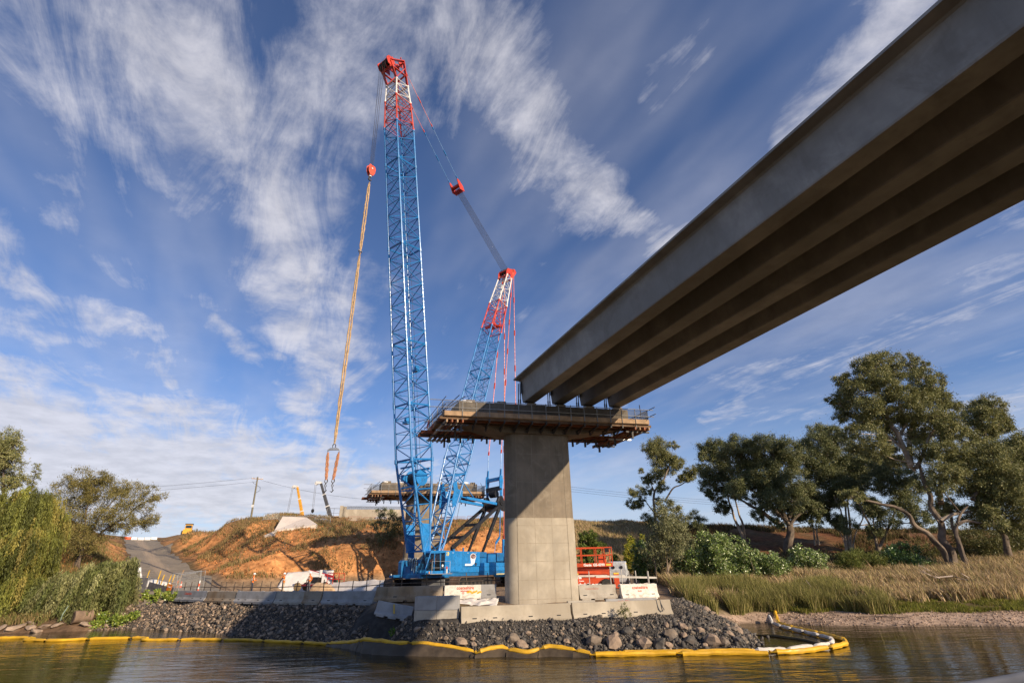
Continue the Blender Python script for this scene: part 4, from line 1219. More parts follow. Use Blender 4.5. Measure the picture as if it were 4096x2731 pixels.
m = MB(); m.bx(-.05, .0, 2.0, 2.03, 1.6, 3.3); m.bx(-.90, -.86, 2.0, 2.03, 1.6, 3.3); m.build('door_frame', BLUE, cb)
# catwalk, hand rail, extinguisher, lamps
m = MB(); m.bx(-2.0, 1.0, 2.02, 2.55, 1.42, 1.48); m.build('catwalk', STEEL, crane)
m = MB()
for z in (2.0, 2.58): m.tube((.75, 2.5, z), (-1.72, 2.5, z), .022, n=6)
for x in (.75, -1.72): m.tube((x, 2.5, 1.45), (x, 2.5, 2.58), .022, n=6)
m.build('hand_rail', STEEL, crane)
m = MB(); m.lathe([(.02, .62), (.05, .60), (.085, .5), (.09, .4)], (-1.35, 2.42, 1.5)); ex_ = m.build('fire_extinguisher', pm('signal_red', (.55, .03, .02), .4), crane, True)
m = MB(); m.lathe([(.088, 0), (.09, .38)], (-1.35, 2.42, 1.5)); m.build('extinguisher_body', WHITEP, ex_, True)
m = MB(); m.lathe([(.05, 0), (.07, .06), (.05, .16), (.01, .19)], (.9, 2.3, 1.5)); m.build('beacon', pm('amber_lens', (.7, .25, .02), .2), crane, True)
# counterweights: stacked slabs on both sides
for sy in (1, -1):
    for px0, px1, y0, y1 in ((-8.15, -7.35, 1.4, 2.25), (-9.65, -8.2, 1.2, 3.2)):
        for k in range(3):
            m = MB(); z0 = 1.22 + .41 * k
            m.bx(px0, px1, sy * y0, sy * y1, z0, z0 + .40); m.build('counterweight_slab', BLUE if k else BLUE2, crane, False, .025)
m = MB(); m.bx(-10.2, -7.35, -1.35, 1.35, 1.2, 3.0); m.build('counterweight_base', BLUE2, crane, False, .03)
for x0, x1, y0, y1, z0, z1 in ((-8.6, -7.5, .2, 1.5, 3.0, 3.55), (-10.1, -8.7, -.6, 1.6, 2.5, 3.35), (-11.4, -10.2, -.8, 1.7, 2.6, 3.5), (-9.0, -8.0, -1.3, 0, 3.0, 3.6)):
    m = MB(); m.bx(x0, x1, y0, y1, z0, z1); m.build('counterweight_lug_box', BLUE2, crane, False, .03)
m = MB()
for i in range(7): m.prism([(-8.22 - .2 * i, .02), (-8.32 - .2 * i, .02), (-8.40 - .2 * i, .15), (-8.30 - .2 * i, .15)], (0, 3.203, 1.22), (1, 0, 0), (0, 0, 1), (0, .006, 0))
m.build('hazard_stripe', YELTXT, crane)

# ---- undercarriage
UC = V(-3.2, 0, 0); UA = R(-20) - _fa + R(90)     # crawler direction in crane space
ud = V(math.cos(UA), math.sin(UA), 0); us_ = V(-ud.y, ud.x, 0)
m = MB(); m.lathe([(1.5, .95), (1.55, 1.2), (1.4, 1.22)], UC, n=28); m.build('slew_ring', DARK, crane, True)
m = MB()
c_ = UC + V(0, 0, .72); Mx = Matrix.Rotation(UA, 3, 'Z')
m.box(c_, (3.4, 5.6, .55), rot=Mx); m.box(c_ + V(0, 0, -.1), (1.6, 7.0, .5), rot=Mx)
m.build('carbody', BLACKP, crane, False, .03)
for sg in (-1, 1):
    cc = UC + us_ * (sg * 3.6)
    def tp(a, z, w): return cc + ud * a + us_ * w + V(0, 0, z)
    m = MB()
    loop = []
    for k in range(9): a = -math.pi / 2 + math.pi * k / 8; loop.append((3.9 + .52 * math.cos(a), .60 + .52 * math.sin(a)))
    for k in range(9): a = math.pi / 2 + math.pi * k / 8; loop.append((-3.9 + .52 * math.cos(a), .60 + .52 * math.sin(a)))
    m.prism([(a * .96, .6 + (z - .6) * .8) for a, z in loop], cc - us_ * .32, ud, (0, 0, 1), us_ * .64)
    tk = m.build('crawler_frame', BLACKP, crane)
    # shoes round the loop
    per = []
    for i in range(len(loop)):
        a, b = loop[i], loop[(i + 1) % len(loop)]
        L = math.hypot(b[0] - a[0], b[1] - a[1]); nn = max(1, round(L / .31))
        for j in range(nn):
            f = (j + .5) / nn
            per.append((a[0] + (b[0] - a[0]) * f, a[1] + (b[1] - a[1]) * f, math.atan2(b[1] - a[1], b[0] - a[0])))
    sh = MB(); sh.box((0, 0, 0), (.27, 1.05, .09)); sh.box((0, 0, .06), (.07, 1.05, .06))
    shm = sh.mesh('track_shoe', RUSTY)
    for a, z, an in per:
        s_ = link('track_shoe', shm, crane)
        M4 = Matrix.Rotation(UA, 4, 'Z') @ Matrix.Rotation(-an + math.pi, 4, 'Y')
        s_.matrix_local = Matrix.Translation(tp(a, z + .01, 0)) @ M4
    for k in range(8):
        m = MB(); m.cyl(tp(-3.2 + .92 * k, .42, sg * .34), us_, .26, .1, 14); m.build('track_roller', DARK, crane)
m = MB()
for sx in (-1, 1): m.box(UC + ud * (sx * 1.9) + V(0, 0, .55), (.12, 2.6, .8), rot=Mx)
m.build('carbody_end_plate', pm('grey_steel_plate', (.2, .2, .2), .5, 0, .2, 2), crane, False, .02)

# ---- hook block and slings hang from the boom: things of their own
def cw(x, y, z): return CR_O + V(x * math.cos(_fa) - y * math.sin(_fa), x * math.sin(_fa) + y * math.cos(_fa), z)
hk = cw(HKX, 0, _z(46.9))
hook = thing('hook_block', 'red crane hook block hanging on hoist ropes left of the boom', 'hook block', hk, _fa)
hook.scale = (.82, .82, .82)
for y in (-.28, .24):
    m = MB(); m.prism([(-.55, .5), (-.62, 1.3), (-.45, 1.75), (.45, 1.75), (.62, 1.3), (.55, .5), (.25, -.1), (-.25, -.1)], (0, y, 0), (1, 0, 0), (0, 0, 1), (0, .05, 0)); m.build('cheek_plate', ORANGEP, hook, False, .02)
for y in (-.14, 0, .14):
    m = MB(); m.cyl((0, y, 1.15), (0, 1, 0), .50, .09, 20); m.build('sheave', REDP, hook)
m = MB(); m.cyl((0, 0, -.1), (0, 0, 1), .20, .4, 12); m.cyl((0, -.02, 1.15), (0, 1, 0), .12, .7, 10); m.build('swivel', WHITEP, hook)
m = MB(); m.path([(0, 0, -.2), (0, 0, -.45), (.16, 0, -.6), (.2, 0, -.8), (0, 0, -.98), (-.2, 0, -.85), (-.26, 0, -.65)], [.1, .1, .11, .12, .12, .09, .04], 8); m.build('hook', DARK, hook, True)

TAN = pm('tan_fibre_sling', (.42, .285, .155), .9, 0, .3, 6, bump=.5, bscale=25)
ORSL = pm('orange_fibre_sling', (.42, .19, .10), .9, 0, .3, 6, bump=.5, bscale=25)


def sling(label, p, q, off, r, mat, n=26, group='tan fibre slings'):
    t = thing('fibre_sling', label, 'lifting sling', q, 0, group)
    for sg in (-1, 1):
        pts = []
        for k in range(n + 1):
            f = k / n; c = V(p).lerp(V(q), f) - V(q)
            sp = off * (math.sin(math.pi * f) ** .35) * sg
            pts.append(c + V(sp + .02 * math.sin(k * 2.1 + sg), .02 * math.cos(k * 1.7), 0))
        m = MB(); m.path(pts, [r * (.85 + .3 * RNG.random()) for _ in pts], 7, jitter=.12); m.build('strand', mat, t, True)
    return t
s0 = cw(HKX, 0, _z(45.8)); s1_ = cw(HKX, 0, _z(35.9)); s2_ = cw(HKX, 0, _z(14.5))
sling('tan fibre sling hanging straight from the red hook block', s0, s1_, .12, .085, TAN, group=None)
sling('long tan fibre sling between the shackle and the white spreader plate', s1_ + V(0, 0, -.2), s2_, .11, .085, TAN, 44, group=None)
sh1 = thing('bow_shackle', 'dark shackle joining the two tan slings below the hook', 'shackle', s1_, _fa)
m = MB(); m.path([(-.16, 0, .1), (-.18, 0, -.1), (0, 0, -.28), (.18, 0, -.1), (.16, 0, .1)], .05, 7); m.build('bow', DARK, sh1, True)
m = MB(); m.cyl((0, 0, .1), (1, 0, 0), .06, .5, 10); m.build('pin', STEEL, sh1)
spr = thing('spreader_plate', 'small white spreader plate holding two orange slings', 'spreader', s2_ + V(0, 0, -.55), R(0))
m = MB(); m.prism([(-.56, -.2), (-.56, .0), (-.3, .16), (.3, .16), (.56, .0), (.56, -.2), (.4, -.06), (-.4, -.06)], (0, -.06, 0), (1, 0, 0), (0, 0, 1), (0, .12, 0)); m.build('plate', STEEL, spr, False, .02)
m = MB(); m.path([(-.12, 0, .2), (-.14, 0, .4), (0, 0, .58), (.14, 0, .4), (.12, 0, .2)], .045, 7); m.build('shackle', DARK, spr, True)
for sx, lb in ((-.5, 'left orange sling under the white spreader plate with a chain hook'), (.5, 'right orange sling under the white spreader plate with a chain link')):
    p = s2_ + V(sx, 0, -.8); q = s2_ + V(sx * .62, 0, -3.25)
    t = sling(lb, p, q, .06, .085, ORSL, 14, group=None)
    m = MB(); m.path([(-.1, 0, .05), (-.13, 0, -.15), (0, 0, -.32), (.13, 0, -.15), (.1, 0, .05)], .045, 7); m.build('shackle', DARK, t, True)
    m = MB(); m.path([(0, 0, -.3), (.08, 0, -.5), (0, 0, -.75), (-.08, 0, -.5), (0, 0, -.3)], .035, 6); m.path([(0, 0, -.75), (.12, 0, -.9), (0, 0, -1.08), (-.16, 0, -.98)], [.05, .06, .05, .02], 7); m.build('chain_hook', DARK, t, True)

# ---- counterweight wagon behind the crane
wg = cw(-15.0, 0, 0)
wag = thing('counterweight_wagon', 'blue wheeled counterweight wagon half hidden behind the pier', 'wagon', (wg.x, wg.y, ground_z(wg.x, wg.y)), _fa)
m = MB(); m.bx(-2.2, 2.2, -2.4, 2.4, .95, 1.6); m.build('frame', BLUE2, wag, False, .03)
for k in range(4):
    for sy in (-1, 1):
        m = MB(); m.bx(-1.6, 1.6, sy * .15, sy * 2.3, 1.61 + .42 * k, 2.02 + .42 * k); m.build('counterweight_slab', BLUE if k == 3 else BLUE2, wag, False, .03)
for sy in (-1, 1):
    m = MB(); m.bx(-.4, .4, sy * 1.0 - .08, sy * 1.0 + .08, 3.3, 5.2); m.build('hanger_plate', BLUE, wag)
    for sx in (-1.2, 1.4):
        m = MB(); m.lathe([(.30, -.22), (.62, -.22), (.70, -.1), (.70, .1), (.62, .22), (.30, .22)], (sx, sy * 2.0, .70), (0, 1, 0), 24); w_ = m.build('tyre', TIRE, wag, True)
        m = MB(); m.lathe([(.05, -.20), (.30, -.20), (.31, .18), (.12, .2)], (sx, sy * 2.0, .70), (0, 1, 0), 18); m.build('rim', pm('grey_rim', (.3, .3, .3), .5), w_, True)

# ------------------------------------------------------------------ barriers, blocks, rails
def barrier(label, p, q, zb, mat, h=.82, zb2=None, lean=0.0, marks=None, notch=True, group='concrete road barriers', slots=True, mat2=None, split=.5):
    p = V(p[0], p[1], zb); q = V(q[0], q[1], zb2 if zb2 is not None else zb)
    L = (q - p).length; rz = math.atan2(q.y - p.y, q.x - p.x); ry = -math.asin((q.z - p.z) / L)
    t = thing('concrete_barrier', label, 'barrier', p, 0, group, rot=(lean, ry, rz))
    pr = [(-.30, .07), (-.30, .16), (-.16, .33), (-.105, h - .03), (-.08, h), (.08, h), (.105, h - .03), (.16, .33), (.30, .16), (.30, .07)]
    def body(x0, x1, mt, nm):
        m = MB(); m.loft([[(x0, y, z) for y, z in pr], [(x1, y, z) for y, z in pr]])
        return m.build(nm, mt, t, False, .012)
    g = .02
    if mat2:
        body(g, L * split, mat, 'barrier_body'); b0 = body(L * split + .001, L - g, mat2, 'barrier_body')
    else:
        b0 = body(g, L - g, mat, 'barrier_body')
    if notch:
        n = max(2, int(L / 1.5)); m = MB()
        for i in range(n + 1):
            a = g + (L - 2 * g) * (i + .0) / (n + 1) + .12; b = g + (L - 2 * g) * (i + 1) / (n + 1) - .12
            m.bx(a, b, -.295, .295, 0, .07)
        m.build('barrier_foot', mat, b0)
    if slots:
        for f in (.12, .30, .62, .88) if L > 4.5 else (.15, .85):
            m = MB(); m.bx(L * f - .11, L * f + .11, -.232, -.2, .30 - .07, .29)
            m.build('lifting_slot_shade', BLACKP, b0)  # black box proud of the face, painted shade of the slot recess
    for (txt, sz, f, z, mt) in (marks or []):
        nrm = V(0, -(h - .36), -.055).normalized(); ey = V(0, .055, h - .36).normalized()
        yy = -.16 + (.055) * ((z - .33) / (h - .36)) - .006
        put_text('stencil', txt, sz, mt, b0, (L * f, yy, z), (1, 0, 0), ey, .006)
    return t


barrier('grey barrier with red stencilled name beside the wire fence at the ramp foot', (-29.9, 48.3), (-25.3, 45.05), 1.72, CONC_BAR_GR, marks=[('Coates hire', .26, .42, .60, REDTXT)])
barrier('brown stained barrier between the stencilled grey barrier and a clean grey one', (-25.25, 45.0), (-21.55, 42.42), 1.70, CONC_BAR_BR)
barrier('clean grey barrier standing in front of the worker seen from behind', (-21.5, 42.35), (-17.3, 39.67), 1.71, CONC_BAR_GR)
barrier('tan streaked barrier in front of the two workers by the red boom lift', (-17.25, 39.62), (-13.38, 37.98), 1.72, CONC_BAR, mat2=CONC_BAR_BR, split=.62)
barrier('pale grey barrier at the end of the row nearest the crane track', (-13.3, 37.93), (-9.27, 36.14), 1.72, CONC_BAR_GR)
barrier('short brown barrier stub behind the tilted barrier', (-8.75, 34.4), (-7.6, 33.75), 2.0, CONC_BAR_BR, slots=False)
barrier('brown stained barrier in front of the crane track above the concrete blocks', (-7.85, 33.35), (-4.50, 33.45), 2.02, CONC_BAR_BR)
bw = barrier('white barrier with red stencil and orange graffiti left of the pier', (-4.42, 33.40), (-1.25, 33.55), 2.02, CONC_BAR_WH, marks=[('coateshire', .25, .40, .66, REDTXT), ('infrastructure', .10, .40, .50, REDTXT), ('13', .16, .36, .38, REDTXT)], mat2=CONC_BAR_GR, split=.70)
m = MB()
for k in range(7):
    a = 1.45 + .12 * k; m.box((a, -.152 - .008, .42 + .05 * math.sin(k * 2.1)), (.16, .012, .10), 0, 0, Matrix.Rotation(R(6), 3, 'X') @ Matrix.Rotation(.5 * math.sin(k), 3, 'Y'))
m.build('graffiti', pm('orange_spray', (.75, .40, .05), .8, 0, .2, 6), bw)
barrier('cream barrier behind the right foot of the pier under the scissor lift', (3.75, 33.95), (6.15, 34.4), 1.86, CONC_BAR, marks=[('coateshire', .2, .35, .62, pm('faded_red_lettering', (.42, .25, .19), .8))])
barrier('chipped white painted barrier at the end of the upper row by the reeds', (6.35, 34.1), (8.75, 34.6), 1.84, CONC_BAR_WH, marks=[('coateshire', .25, .52, .64, REDTXT), ('13.15', .12, .5, .44, REDTXT)])
barrier('half buried grey barrier between the two right hand barrier rows', (5.2, 33.0), (8.4, 33.6), 1.12, CONC_BAR_GR, slots=False, marks=[('coateshire', .2, .35, .68, REDTXT)])
barrier('half buried barrier just behind the pier foot', (2.9, 32.65), (4.6, 33.05), 1.08, CONC_BAR, slots=False)
barrier('long clean barrier in front of the pier foot next to the concrete blocks', (-2.98, 29.16), (2.86, 30.50), 1.10, CONC_NEW)
fb = barrier('long clean barrier with black straps at the end of the gravel nose', (2.93, 30.52), (8.70, 31.85), 1.10, CONC_NEW)
tb = barrier('tilted grey barrier sliding down the rocks with a yellow strap on it', (-8.05, 31.35), (-6.0, 31.45), 1.40, CONC_BAR_GR, zb2=1.03, lean=R(-14), slots=False)
m = MB(); m.beam((.95, -.14, .74), (1.10, -.21, .28), .07, .02, (0, 1, 0)); m.build('yellow_strap', pm('yellow_webbing', (.72, .45, .04), .8), tb)
for x, l in ((5.05, .42), (5.28, .30)):
    m = MB(); m.path([(x, .05, .83), (x, -.10, .835), (x + .01, -.13, .65), (x + .05, -.20, .83 - l - .06), (x + .10, -.27, .83 - l - .22)], .028, 5, flat=.4); m.build('black_strap', BLACKP, fb)
# stacked concrete blocks
for i, (dx, dz, lb) in enumerate(((0, 0, 'bottom left block of the grey square stack at the water side'), (1, 0, 'bottom right block of the grey square stack touching the long barrier'), (0, 1, 'top left block of the grey square stack'), (1, 1, 'top right block of the grey square stack touching the long barrier'))):
    t = thing('concrete_block', lb, 'block', (-5.42 + dx * 1.2 * .974 + .0, 29.22 + dx * 1.2 * .02, 1.12 + dz * .657), R(1.0), 'stacked concrete blocks')
    m = MB(); m.bx(.012, 1.175, 0, .62, 0, .648); m.build('block_body', CONC_BAR_GR if dz else CONC_BAR, t, False, .018)
    m = MB(); m.bx(.35, .85, .2, .42, .64, .656); m.build('lifting_key', CONC_BAR_GR, t)

# posts and rails on the left row
ROW = [V(-29.9, 48.35, 2.5), V(-21.5, 42.42, 2.5), V(-17.3, 39.75, 2.5), V(-13.34, 38.03, 2.5), V(-9.27, 36.25, 2.5), V(-7.9, 33.7, 2.72), V(-4.4, 33.75, 2.72), V(-1.2, 33.9, 2.72)]
def along(pts, f):
    Ls = [(pts[i + 1] - pts[i]).length for i in range(len(pts) - 1)]; d = f * sum(Ls)
    for i, l in enumerate(Ls):
        if d <= l or i == len(Ls) - 1: return pts[i].lerp(pts[i + 1], d / l)
        d -= l
rail_l = thing('edge_rail', 'brown tube hand rail on posts along the left barrier row', 'hand rail', (ROW[0].x, ROW[0].y, 1.9))
off = V(*rail_l.location)
for i in range(27):
    f = (i + .3 + RNG.uniform(-.22, .22)) / 27; p = along(ROW, f) + V(.1, .3, 0)
    m = MB(); m.tube(p - off + V(0, 0, -.6), p - off + V(RNG.uniform(-.09, .09), RNG.uniform(-.05, .05), .72 + RNG.uniform(-.08, .1)), .03, n=6); m.build('rail_post', BRSTEEL, rail_l)
prev = None
for i in range(13):
    p = along(ROW, i / 12) + V(.1, .25, .30 + .04 * math.sin(i * 2.3))
    if prev: m = MB(); m.tube(prev - off, p - off + (p - prev).normalized() * .2, .03, n=6); m.build('rail_tube', BRSTEEL, rail_l)
    prev = p
rail_r = thing('edge_rail', 'weathered plank rail on thin posts by the scissor lift', 'hand rail', (4.0, 34.7, 1.85))
off = V(4.0, 34.7, 1.85)
for p, q in (((3.6, 34.55, 3.18), (5.75, 34.75, 3.16)), ((5.0, 34.6, 3.12), (6.9, 34.85, 3.13)), ((6.0, 34.75, 3.10), (8.95, 35.0, 2.99))):
    m = MB(); m.beam(V(p) - off, V(q) - off, .035, .11); m.build('rail_plank', pm('grey_plank', (.5, .46, .4), .8, 0, .2, 3), rail_r)
for x, y, z in ((5.94, 34.7, 3.44), (6.68, 34.8, 3.51), (7.25, 35.3, 3.42), (7.73, 35.5, 3.42), (7.81, 35.9, 3.42), (8.39, 34.9, 3.39), (8.51, 35.6, 3.40), (4.6, 34.65, 3.45)):
    m = MB(); m.tube(V(x, y, 1.85) - off, V(x + RNG.uniform(-.03, .03), y, z) - off, .03, n=6); m.build('rail_post', pm('grey_plank', (.5, .46, .4)), rail_r)


# crumpled sheets
def sheet(name, label, corners, mat, nu=26, nv=12, amp=.12, seed=0, cat='sheet', group=None, conform=False):
    c = [V(p) for p in corners]; o = c[0]
    vs = []; fs = []
    for j in range(nv + 1):
        for i in range(nu + 1):
            a, b = i / nu, j / nv
            p = (c[0] * (1 - a) + c[1] * a) * (1 - b) + (c[3] * (1 - a) + c[2] * a) * b
            n = mnoise.fractal(V(a * 6 + seed, b * 3, seed), 1, 2, 4) * amp
            edge = mnoise.noise(V(a * 7, seed, b * 5)) * amp
            if conform: p = V(p.x, p.y, ground_z(p.x, p.y) + .30)
            vs.append(p - o + V(n * .5, -abs(n), n * .6 + edge * .4))
    for j in range(nv):
        for i in range(nu): a = j * (nu + 1) + i; fs.append((a, a + 1, a + nu + 2, a + nu + 1))
    me = bpy.data.meshes.new(name); me.from_pydata(vs, [], fs); me.materials.append(mat)
    me.polygons.foreach_set('use_smooth', [True] * len(fs))
    ob = link(name, me, None, o)
    so = ob.modifiers.new('thick', 'SOLIDIFY'); so.thickness = .02
    return tag(ob, label, cat, group)


sheet('geotextile_sheet', 'pale grey geotextile sheet draped on the bank behind the workers', [(-27.3, 61.6, 1.9), (-21.2, 62.0, 1.9), (-21.4, 63.4, 4.05), (-26.9, 63.4, 3.85)], SHEET, seed=1)
sheet('geotextile_sheet', 'long low white geotextile strip left of the crane track', [(-20.6, 58.3, 1.9), (-13.0, 54.5, 1.95), (-13.2, 55.3, 3.0), (-20.3, 59.3, 2.75)], SHEET, seed=3)
sheet('geotextile_sheet', 'crumpled white cloth on top of the blocks beside the pier', [(-3.9, 31.2, 1.72), (-1.2, 31.6, 1.7), (-1.1, 33.1, 2.1), (-3.9, 33.0, 2.1)], SHEET, amp=.2, seed=5)
sheet('geotextile_sheet', 'white cloth bunched on the barriers under the scissor lift', [(3.7, 34.2, 2.72), (5.3, 34.5, 2.70), (5.3, 35.0, 2.55), (3.6, 34.7, 2.6)], SHEET, amp=.18, seed=7)
sheet('geotextile_sheet', 'torn white cloth on top of the chipped white barrier', [(6.3, 34.2, 2.68), (8.6, 34.6, 2.66), (8.6, 34.95, 2.50), (6.3, 34.5, 2.55)], SHEET, amp=.16, seed=9)
for i in range(5):
    f0, f1 = .03 + .13 * i, .03 + .13 * i + .11
    a, b = along(ROW, f0), along(ROW, f1)
    sheet('geotextile_strip', 'ragged grey cloth strip tucked behind the left barrier row', [a + V(.1, .12, .02), b + V(.1, .12, .02), b + V(.3, .5, -.15), a + V(.3, .5, -.15)], SHEET_GR, 18, 4, .12, 11 + i, 'sheet', 'cloth strips along the left barrier row')
# concrete lining on the hill
LINING = pm('sprayed_concrete', (.60, .52, .45), .9, 0, .08, .6, bump=.2)
def lining(label, pts):
    o = V(pts[0]); m = MB(); n = len(pts)
    top = [V(p) - o for p in pts]; bot = [p + V(0, .6, -3.0) for p in top]
    m.add(top + bot, [tuple(range(n)), tuple(range(n, 2 * n))[::-1]] + [(k, (k + 1) % n, n + (k + 1) % n, n + k) for k in range(n)])
    ob = m.build('slope_lining', LINING); ob.location = o
    return tag(ob, label, 'lining')
lining('white sprayed concrete apron on the orange slope below the mobile cranes', [(-35.28, 76.5, 9.5), (-30.2, 79.5, 10.45), (-33.7, 83.5, 11.95), (-36.7, 81.6, 11.95)])
lining('small pale concrete tongue at the foot of the slope lining', [(-35.9, 74.9, 8.75), (-34.5, 75.2, 8.8), (-34.9, 76.6, 9.55), (-35.3, 76.5, 9.45)])


# ------------------------------------------------------------------ rocks
def rock_mesh(name, seed, mat, sub=2, rough=.34):
    bm = bmesh.new(); bmesh.ops.create_icosphere(bm, subdivisions=sub, radius=1)
    rr = random.Random(seed)
    planes = [V(rr.uniform(-1, 1), rr.uniform(-1, 1), rr.uniform(-1, 1)).normalized() for _ in range(13)]
    for v in bm.verts:
        d = v.co.normalized(); r = 1.0
        for p in planes:
            k = d.dot(p)
            if k > .45: r = min(r, .56 / k)
        r *= 1 + mnoise.noise(d * 2.1 + V(seed, 0, 0)) * rough * .45 + mnoise.noise(d * 5 + V(0, seed, 0)) * .09
        v.co = d * r
    for v in bm.verts: v.co.z *= .78
    me = bpy.data.meshes.new(name); bm.to_mesh(me); bm.free(); me.materials.append(mat)
    return me


ROCKM = pm('brown_grey_basalt', (.20, .155, .115), .88, 0, .35, 1.2, col2=(.115, .10, .088), bump=.5, bscale=9)
ROCKP = pm('pale_brown_stone', (.31, .225, .16), .88, 0, .3, 1.2, col2=(.22, .165, .12), bump=.5, bscale=9)
ROCKD = pm('dark_basalt', (.085, .078, .07), .85, 0, .35, 1.5, col2=(.13, .105, .085), bump=.5, bscale=9)
RM = [rock_mesh('rock', 100 + i, (ROCKM, ROCKP, ROCKD)[i % 3]) for i in range(12)]


def put_rock(x, y, z, r, k, label, group, name='boulder', flat=1.0):
    o = link(name, RM[k % 12], None, (x, y, z), (RNG.uniform(-.5, .5), RNG.uniform(-.5, .5), RNG.uniform(0, 6.28)), (r * RNG.uniform(.9, 1.25), r * RNG.uniform(.85, 1.1), r * flat))
    return tag(o, label, 'rock', group)


NOSE = [((-.25, 28.02), .36), ((.15, 27.7), .29), ((-2.81, 27.87), .33), ((2.41, 28.22), .23), ((3.64, 27.91), .45), ((4.62, 27.76), .46), ((5.45, 28.73), .31), ((6.02, 27.64), .44), ((7.62, 28.37), .40), ((6.77, 27.62), .40), ((.75, 27.84), .18), ((-2.21, 27.94), .18), ((-3.6, 28.25), .2), ((-3.88, 28.7), .18), ((.51, 28.49), .22), ((3.14, 29.56), .18), ((1.38, 27.33), .22), ((-5.13, 28.82), .22), ((4.49, 28.75), .18), ((8.49, 29.25), .29),
        ((8.69, 28.54), .2), ((8.3, 27.84), .34), ((9.29, 27.68), .42), ((9.17, 28.71), .29), ((9.92, 27.78), .34), ((13.3, 36.0), .27), ((10.72, 28.8), .22), ((10.75, 28.11), .29), ((11.84, 29.48), .24), ((11.64, 30.06), .26), ((9.71, 29.18), .2), ((10.24, 29.15), .17), ((11.23, 28.58), .22), ((12.0, 30.6), .26), ((12.2, 31.6), .24), ((11.5, 31.2), .2), ((10.9, 29.6), .24), ((8.9, 27.5), .24), ((7.2, 27.5), .26), ((5.3, 27.45), .24), ((2.9, 27.5), .24)]
for i, ((x, y), r) in enumerate(NOSE):
    put_rock(x, y, ground_z(x, y) + r * .25, r * (1.3 if r > .25 else 1.05), (1 if i % 3 else 2) + 3 * (i % 4) if i % 4 else 0 + 3 * (i % 4), 'large angular boulder at the foot of the gravel nose by the yellow boom', 'boulders at the foot of the gravel nose')
for x, y, r in ((13.0, 30.6, .16), (13.6, 31.2, .14)):
    put_rock(x, y, .02, r, 2, 'small dark rock awash off the tip of the gravel nose', 'rocks awash off the nose')
for i, (x, y, r) in enumerate(((-38.4, 42.8, .75), (-37.3, 43.1, .5), (-36.3, 43.2, .55), (-36.5, 42.7, .6), (-39.5, 43.0, .6), (-33.6, 43.8, .5), (-40.6, 42.7, .6), (-37.9, 43.6, .5), (-35.6, 43.5, .45))):
    put_rock(x, y, ground_z(x, y) + .1, r, 1 + 3 * (i % 3), 'flat pale brown stone at the waterline below the willow', 'flat stones below the willow', flat=.55)

# riprap slope: the largest ones are things, the rest one mass
rnd = np.random.RandomState(5)
_N = 170000
_x = rnd.uniform(-33, 13.4, _N); _y = rnd.uniform(26.5, 50, _N); _zz = base_z(_x, _y)
_cr = np.array(CREST)
_cy = np.interp(_x, _cr[:, 0], _cr[:, 1])
_in = (_zz > -.12) & (_zz < 1.66) & ((_y < _cy + .25) | (_x > 10.4) & (_y < 37)) & ~((_x > -9.6) & (_x < -7.2) & (_y > 32.2)) & ~((_x > -8.4) & (_x < -2.8) & (_y > 30.9))
_x, _y, _zz = _x[_in], _y[_in], _zz[_in]
left = _x < -5.8
dens = np.where(left, 1.0, np.clip(.5 - _zz * .25, .12, .5))
_k = rnd.rand(len(_x)) < dens
_x, _y, _zz, left = _x[_k], _y[_k], _zz[_k], left[_k]
_r = np.where(left, .022 + .10 * rnd.rand(len(_x)) ** 8, .018 + .12 * rnd.rand(len(_x)) ** 6)
_ord = np.argsort(-(_r + np.where(left, .02, 0)))
_big = rnd.permutation(len(_x))[:230]
_r[_big] = .07 + .15 * rnd.rand(230) ** 1.8
for j, i in enumerate(_big):
    put_rock(_x[i], _y[i], ground_z(float(_x[i]), float(_y[i])) + _r[i] * .35, _r[i] * 1.35, int(rnd.randint(12)) if left[i] else int(rnd.choice([1, 4, 7, 10, 0, 2])), 'angular riprap rock on the slope below the left barriers' if left[i] else 'loose rock on the gravel slope below the long clean barriers', 'riprap rocks on the left slope' if left[i] else 'rocks on the gravel slope', 'riprap_rock')
_sm = np.setdiff1d(rnd.permutation(len(_x))[:27000], _big)
bm = bmesh.new(); bmesh.ops.create_icosphere(bm, subdivisions=1, radius=1); _iv = np.array([v.co[:] for v in bm.verts]); _if = np.array([[v.index for v in f.verts] for f in bm.faces]); bm.free()


def scatter_rocks(name, x, y, z, r, colfun, mat):
    n = len(x); k = len(_iv)
    q = rnd.normal(size=(n, 4)); q /= np.linalg.norm(q, axis=1)[:, None]
    w, a, b, c = q.T
    M = np.stack([np.stack([1 - 2 * (b * b + c * c), 2 * (a * b - w * c), 2 * (a * c + w * b)], 1), np.stack([2 * (a * b + w * c), 1 - 2 * (a * a + c * c), 2 * (b * c - w * a)], 1), np.stack([2 * (a * c - w * b), 2 * (b * c + w * a), 1 - 2 * (a * a + b * b)], 1)], 1)
    sc = np.stack([rnd.uniform(.9, 1.5, n), rnd.uniform(.7, 1.1, n), rnd.uniform(.45, .8, n)], 1)
    lv = _iv[None] * (1 + rnd.uniform(-.30, .22, (n, k, 1))) * sc[:, None, :] * r[:, None, None]
    wv = np.einsum('nij,nkj->nki', M, lv) + np.stack([x, y, z + r * .3], 1)[:, None]
    F = _if[None] + (np.arange(n) * k)[:, None, None]
    col = np.repeat(colfun(n), k, 0)
    o = np_mesh(name, wv.reshape(-1, 3), F.reshape(-1, 3), mat, col)
    return tag(o, kind='stuff')


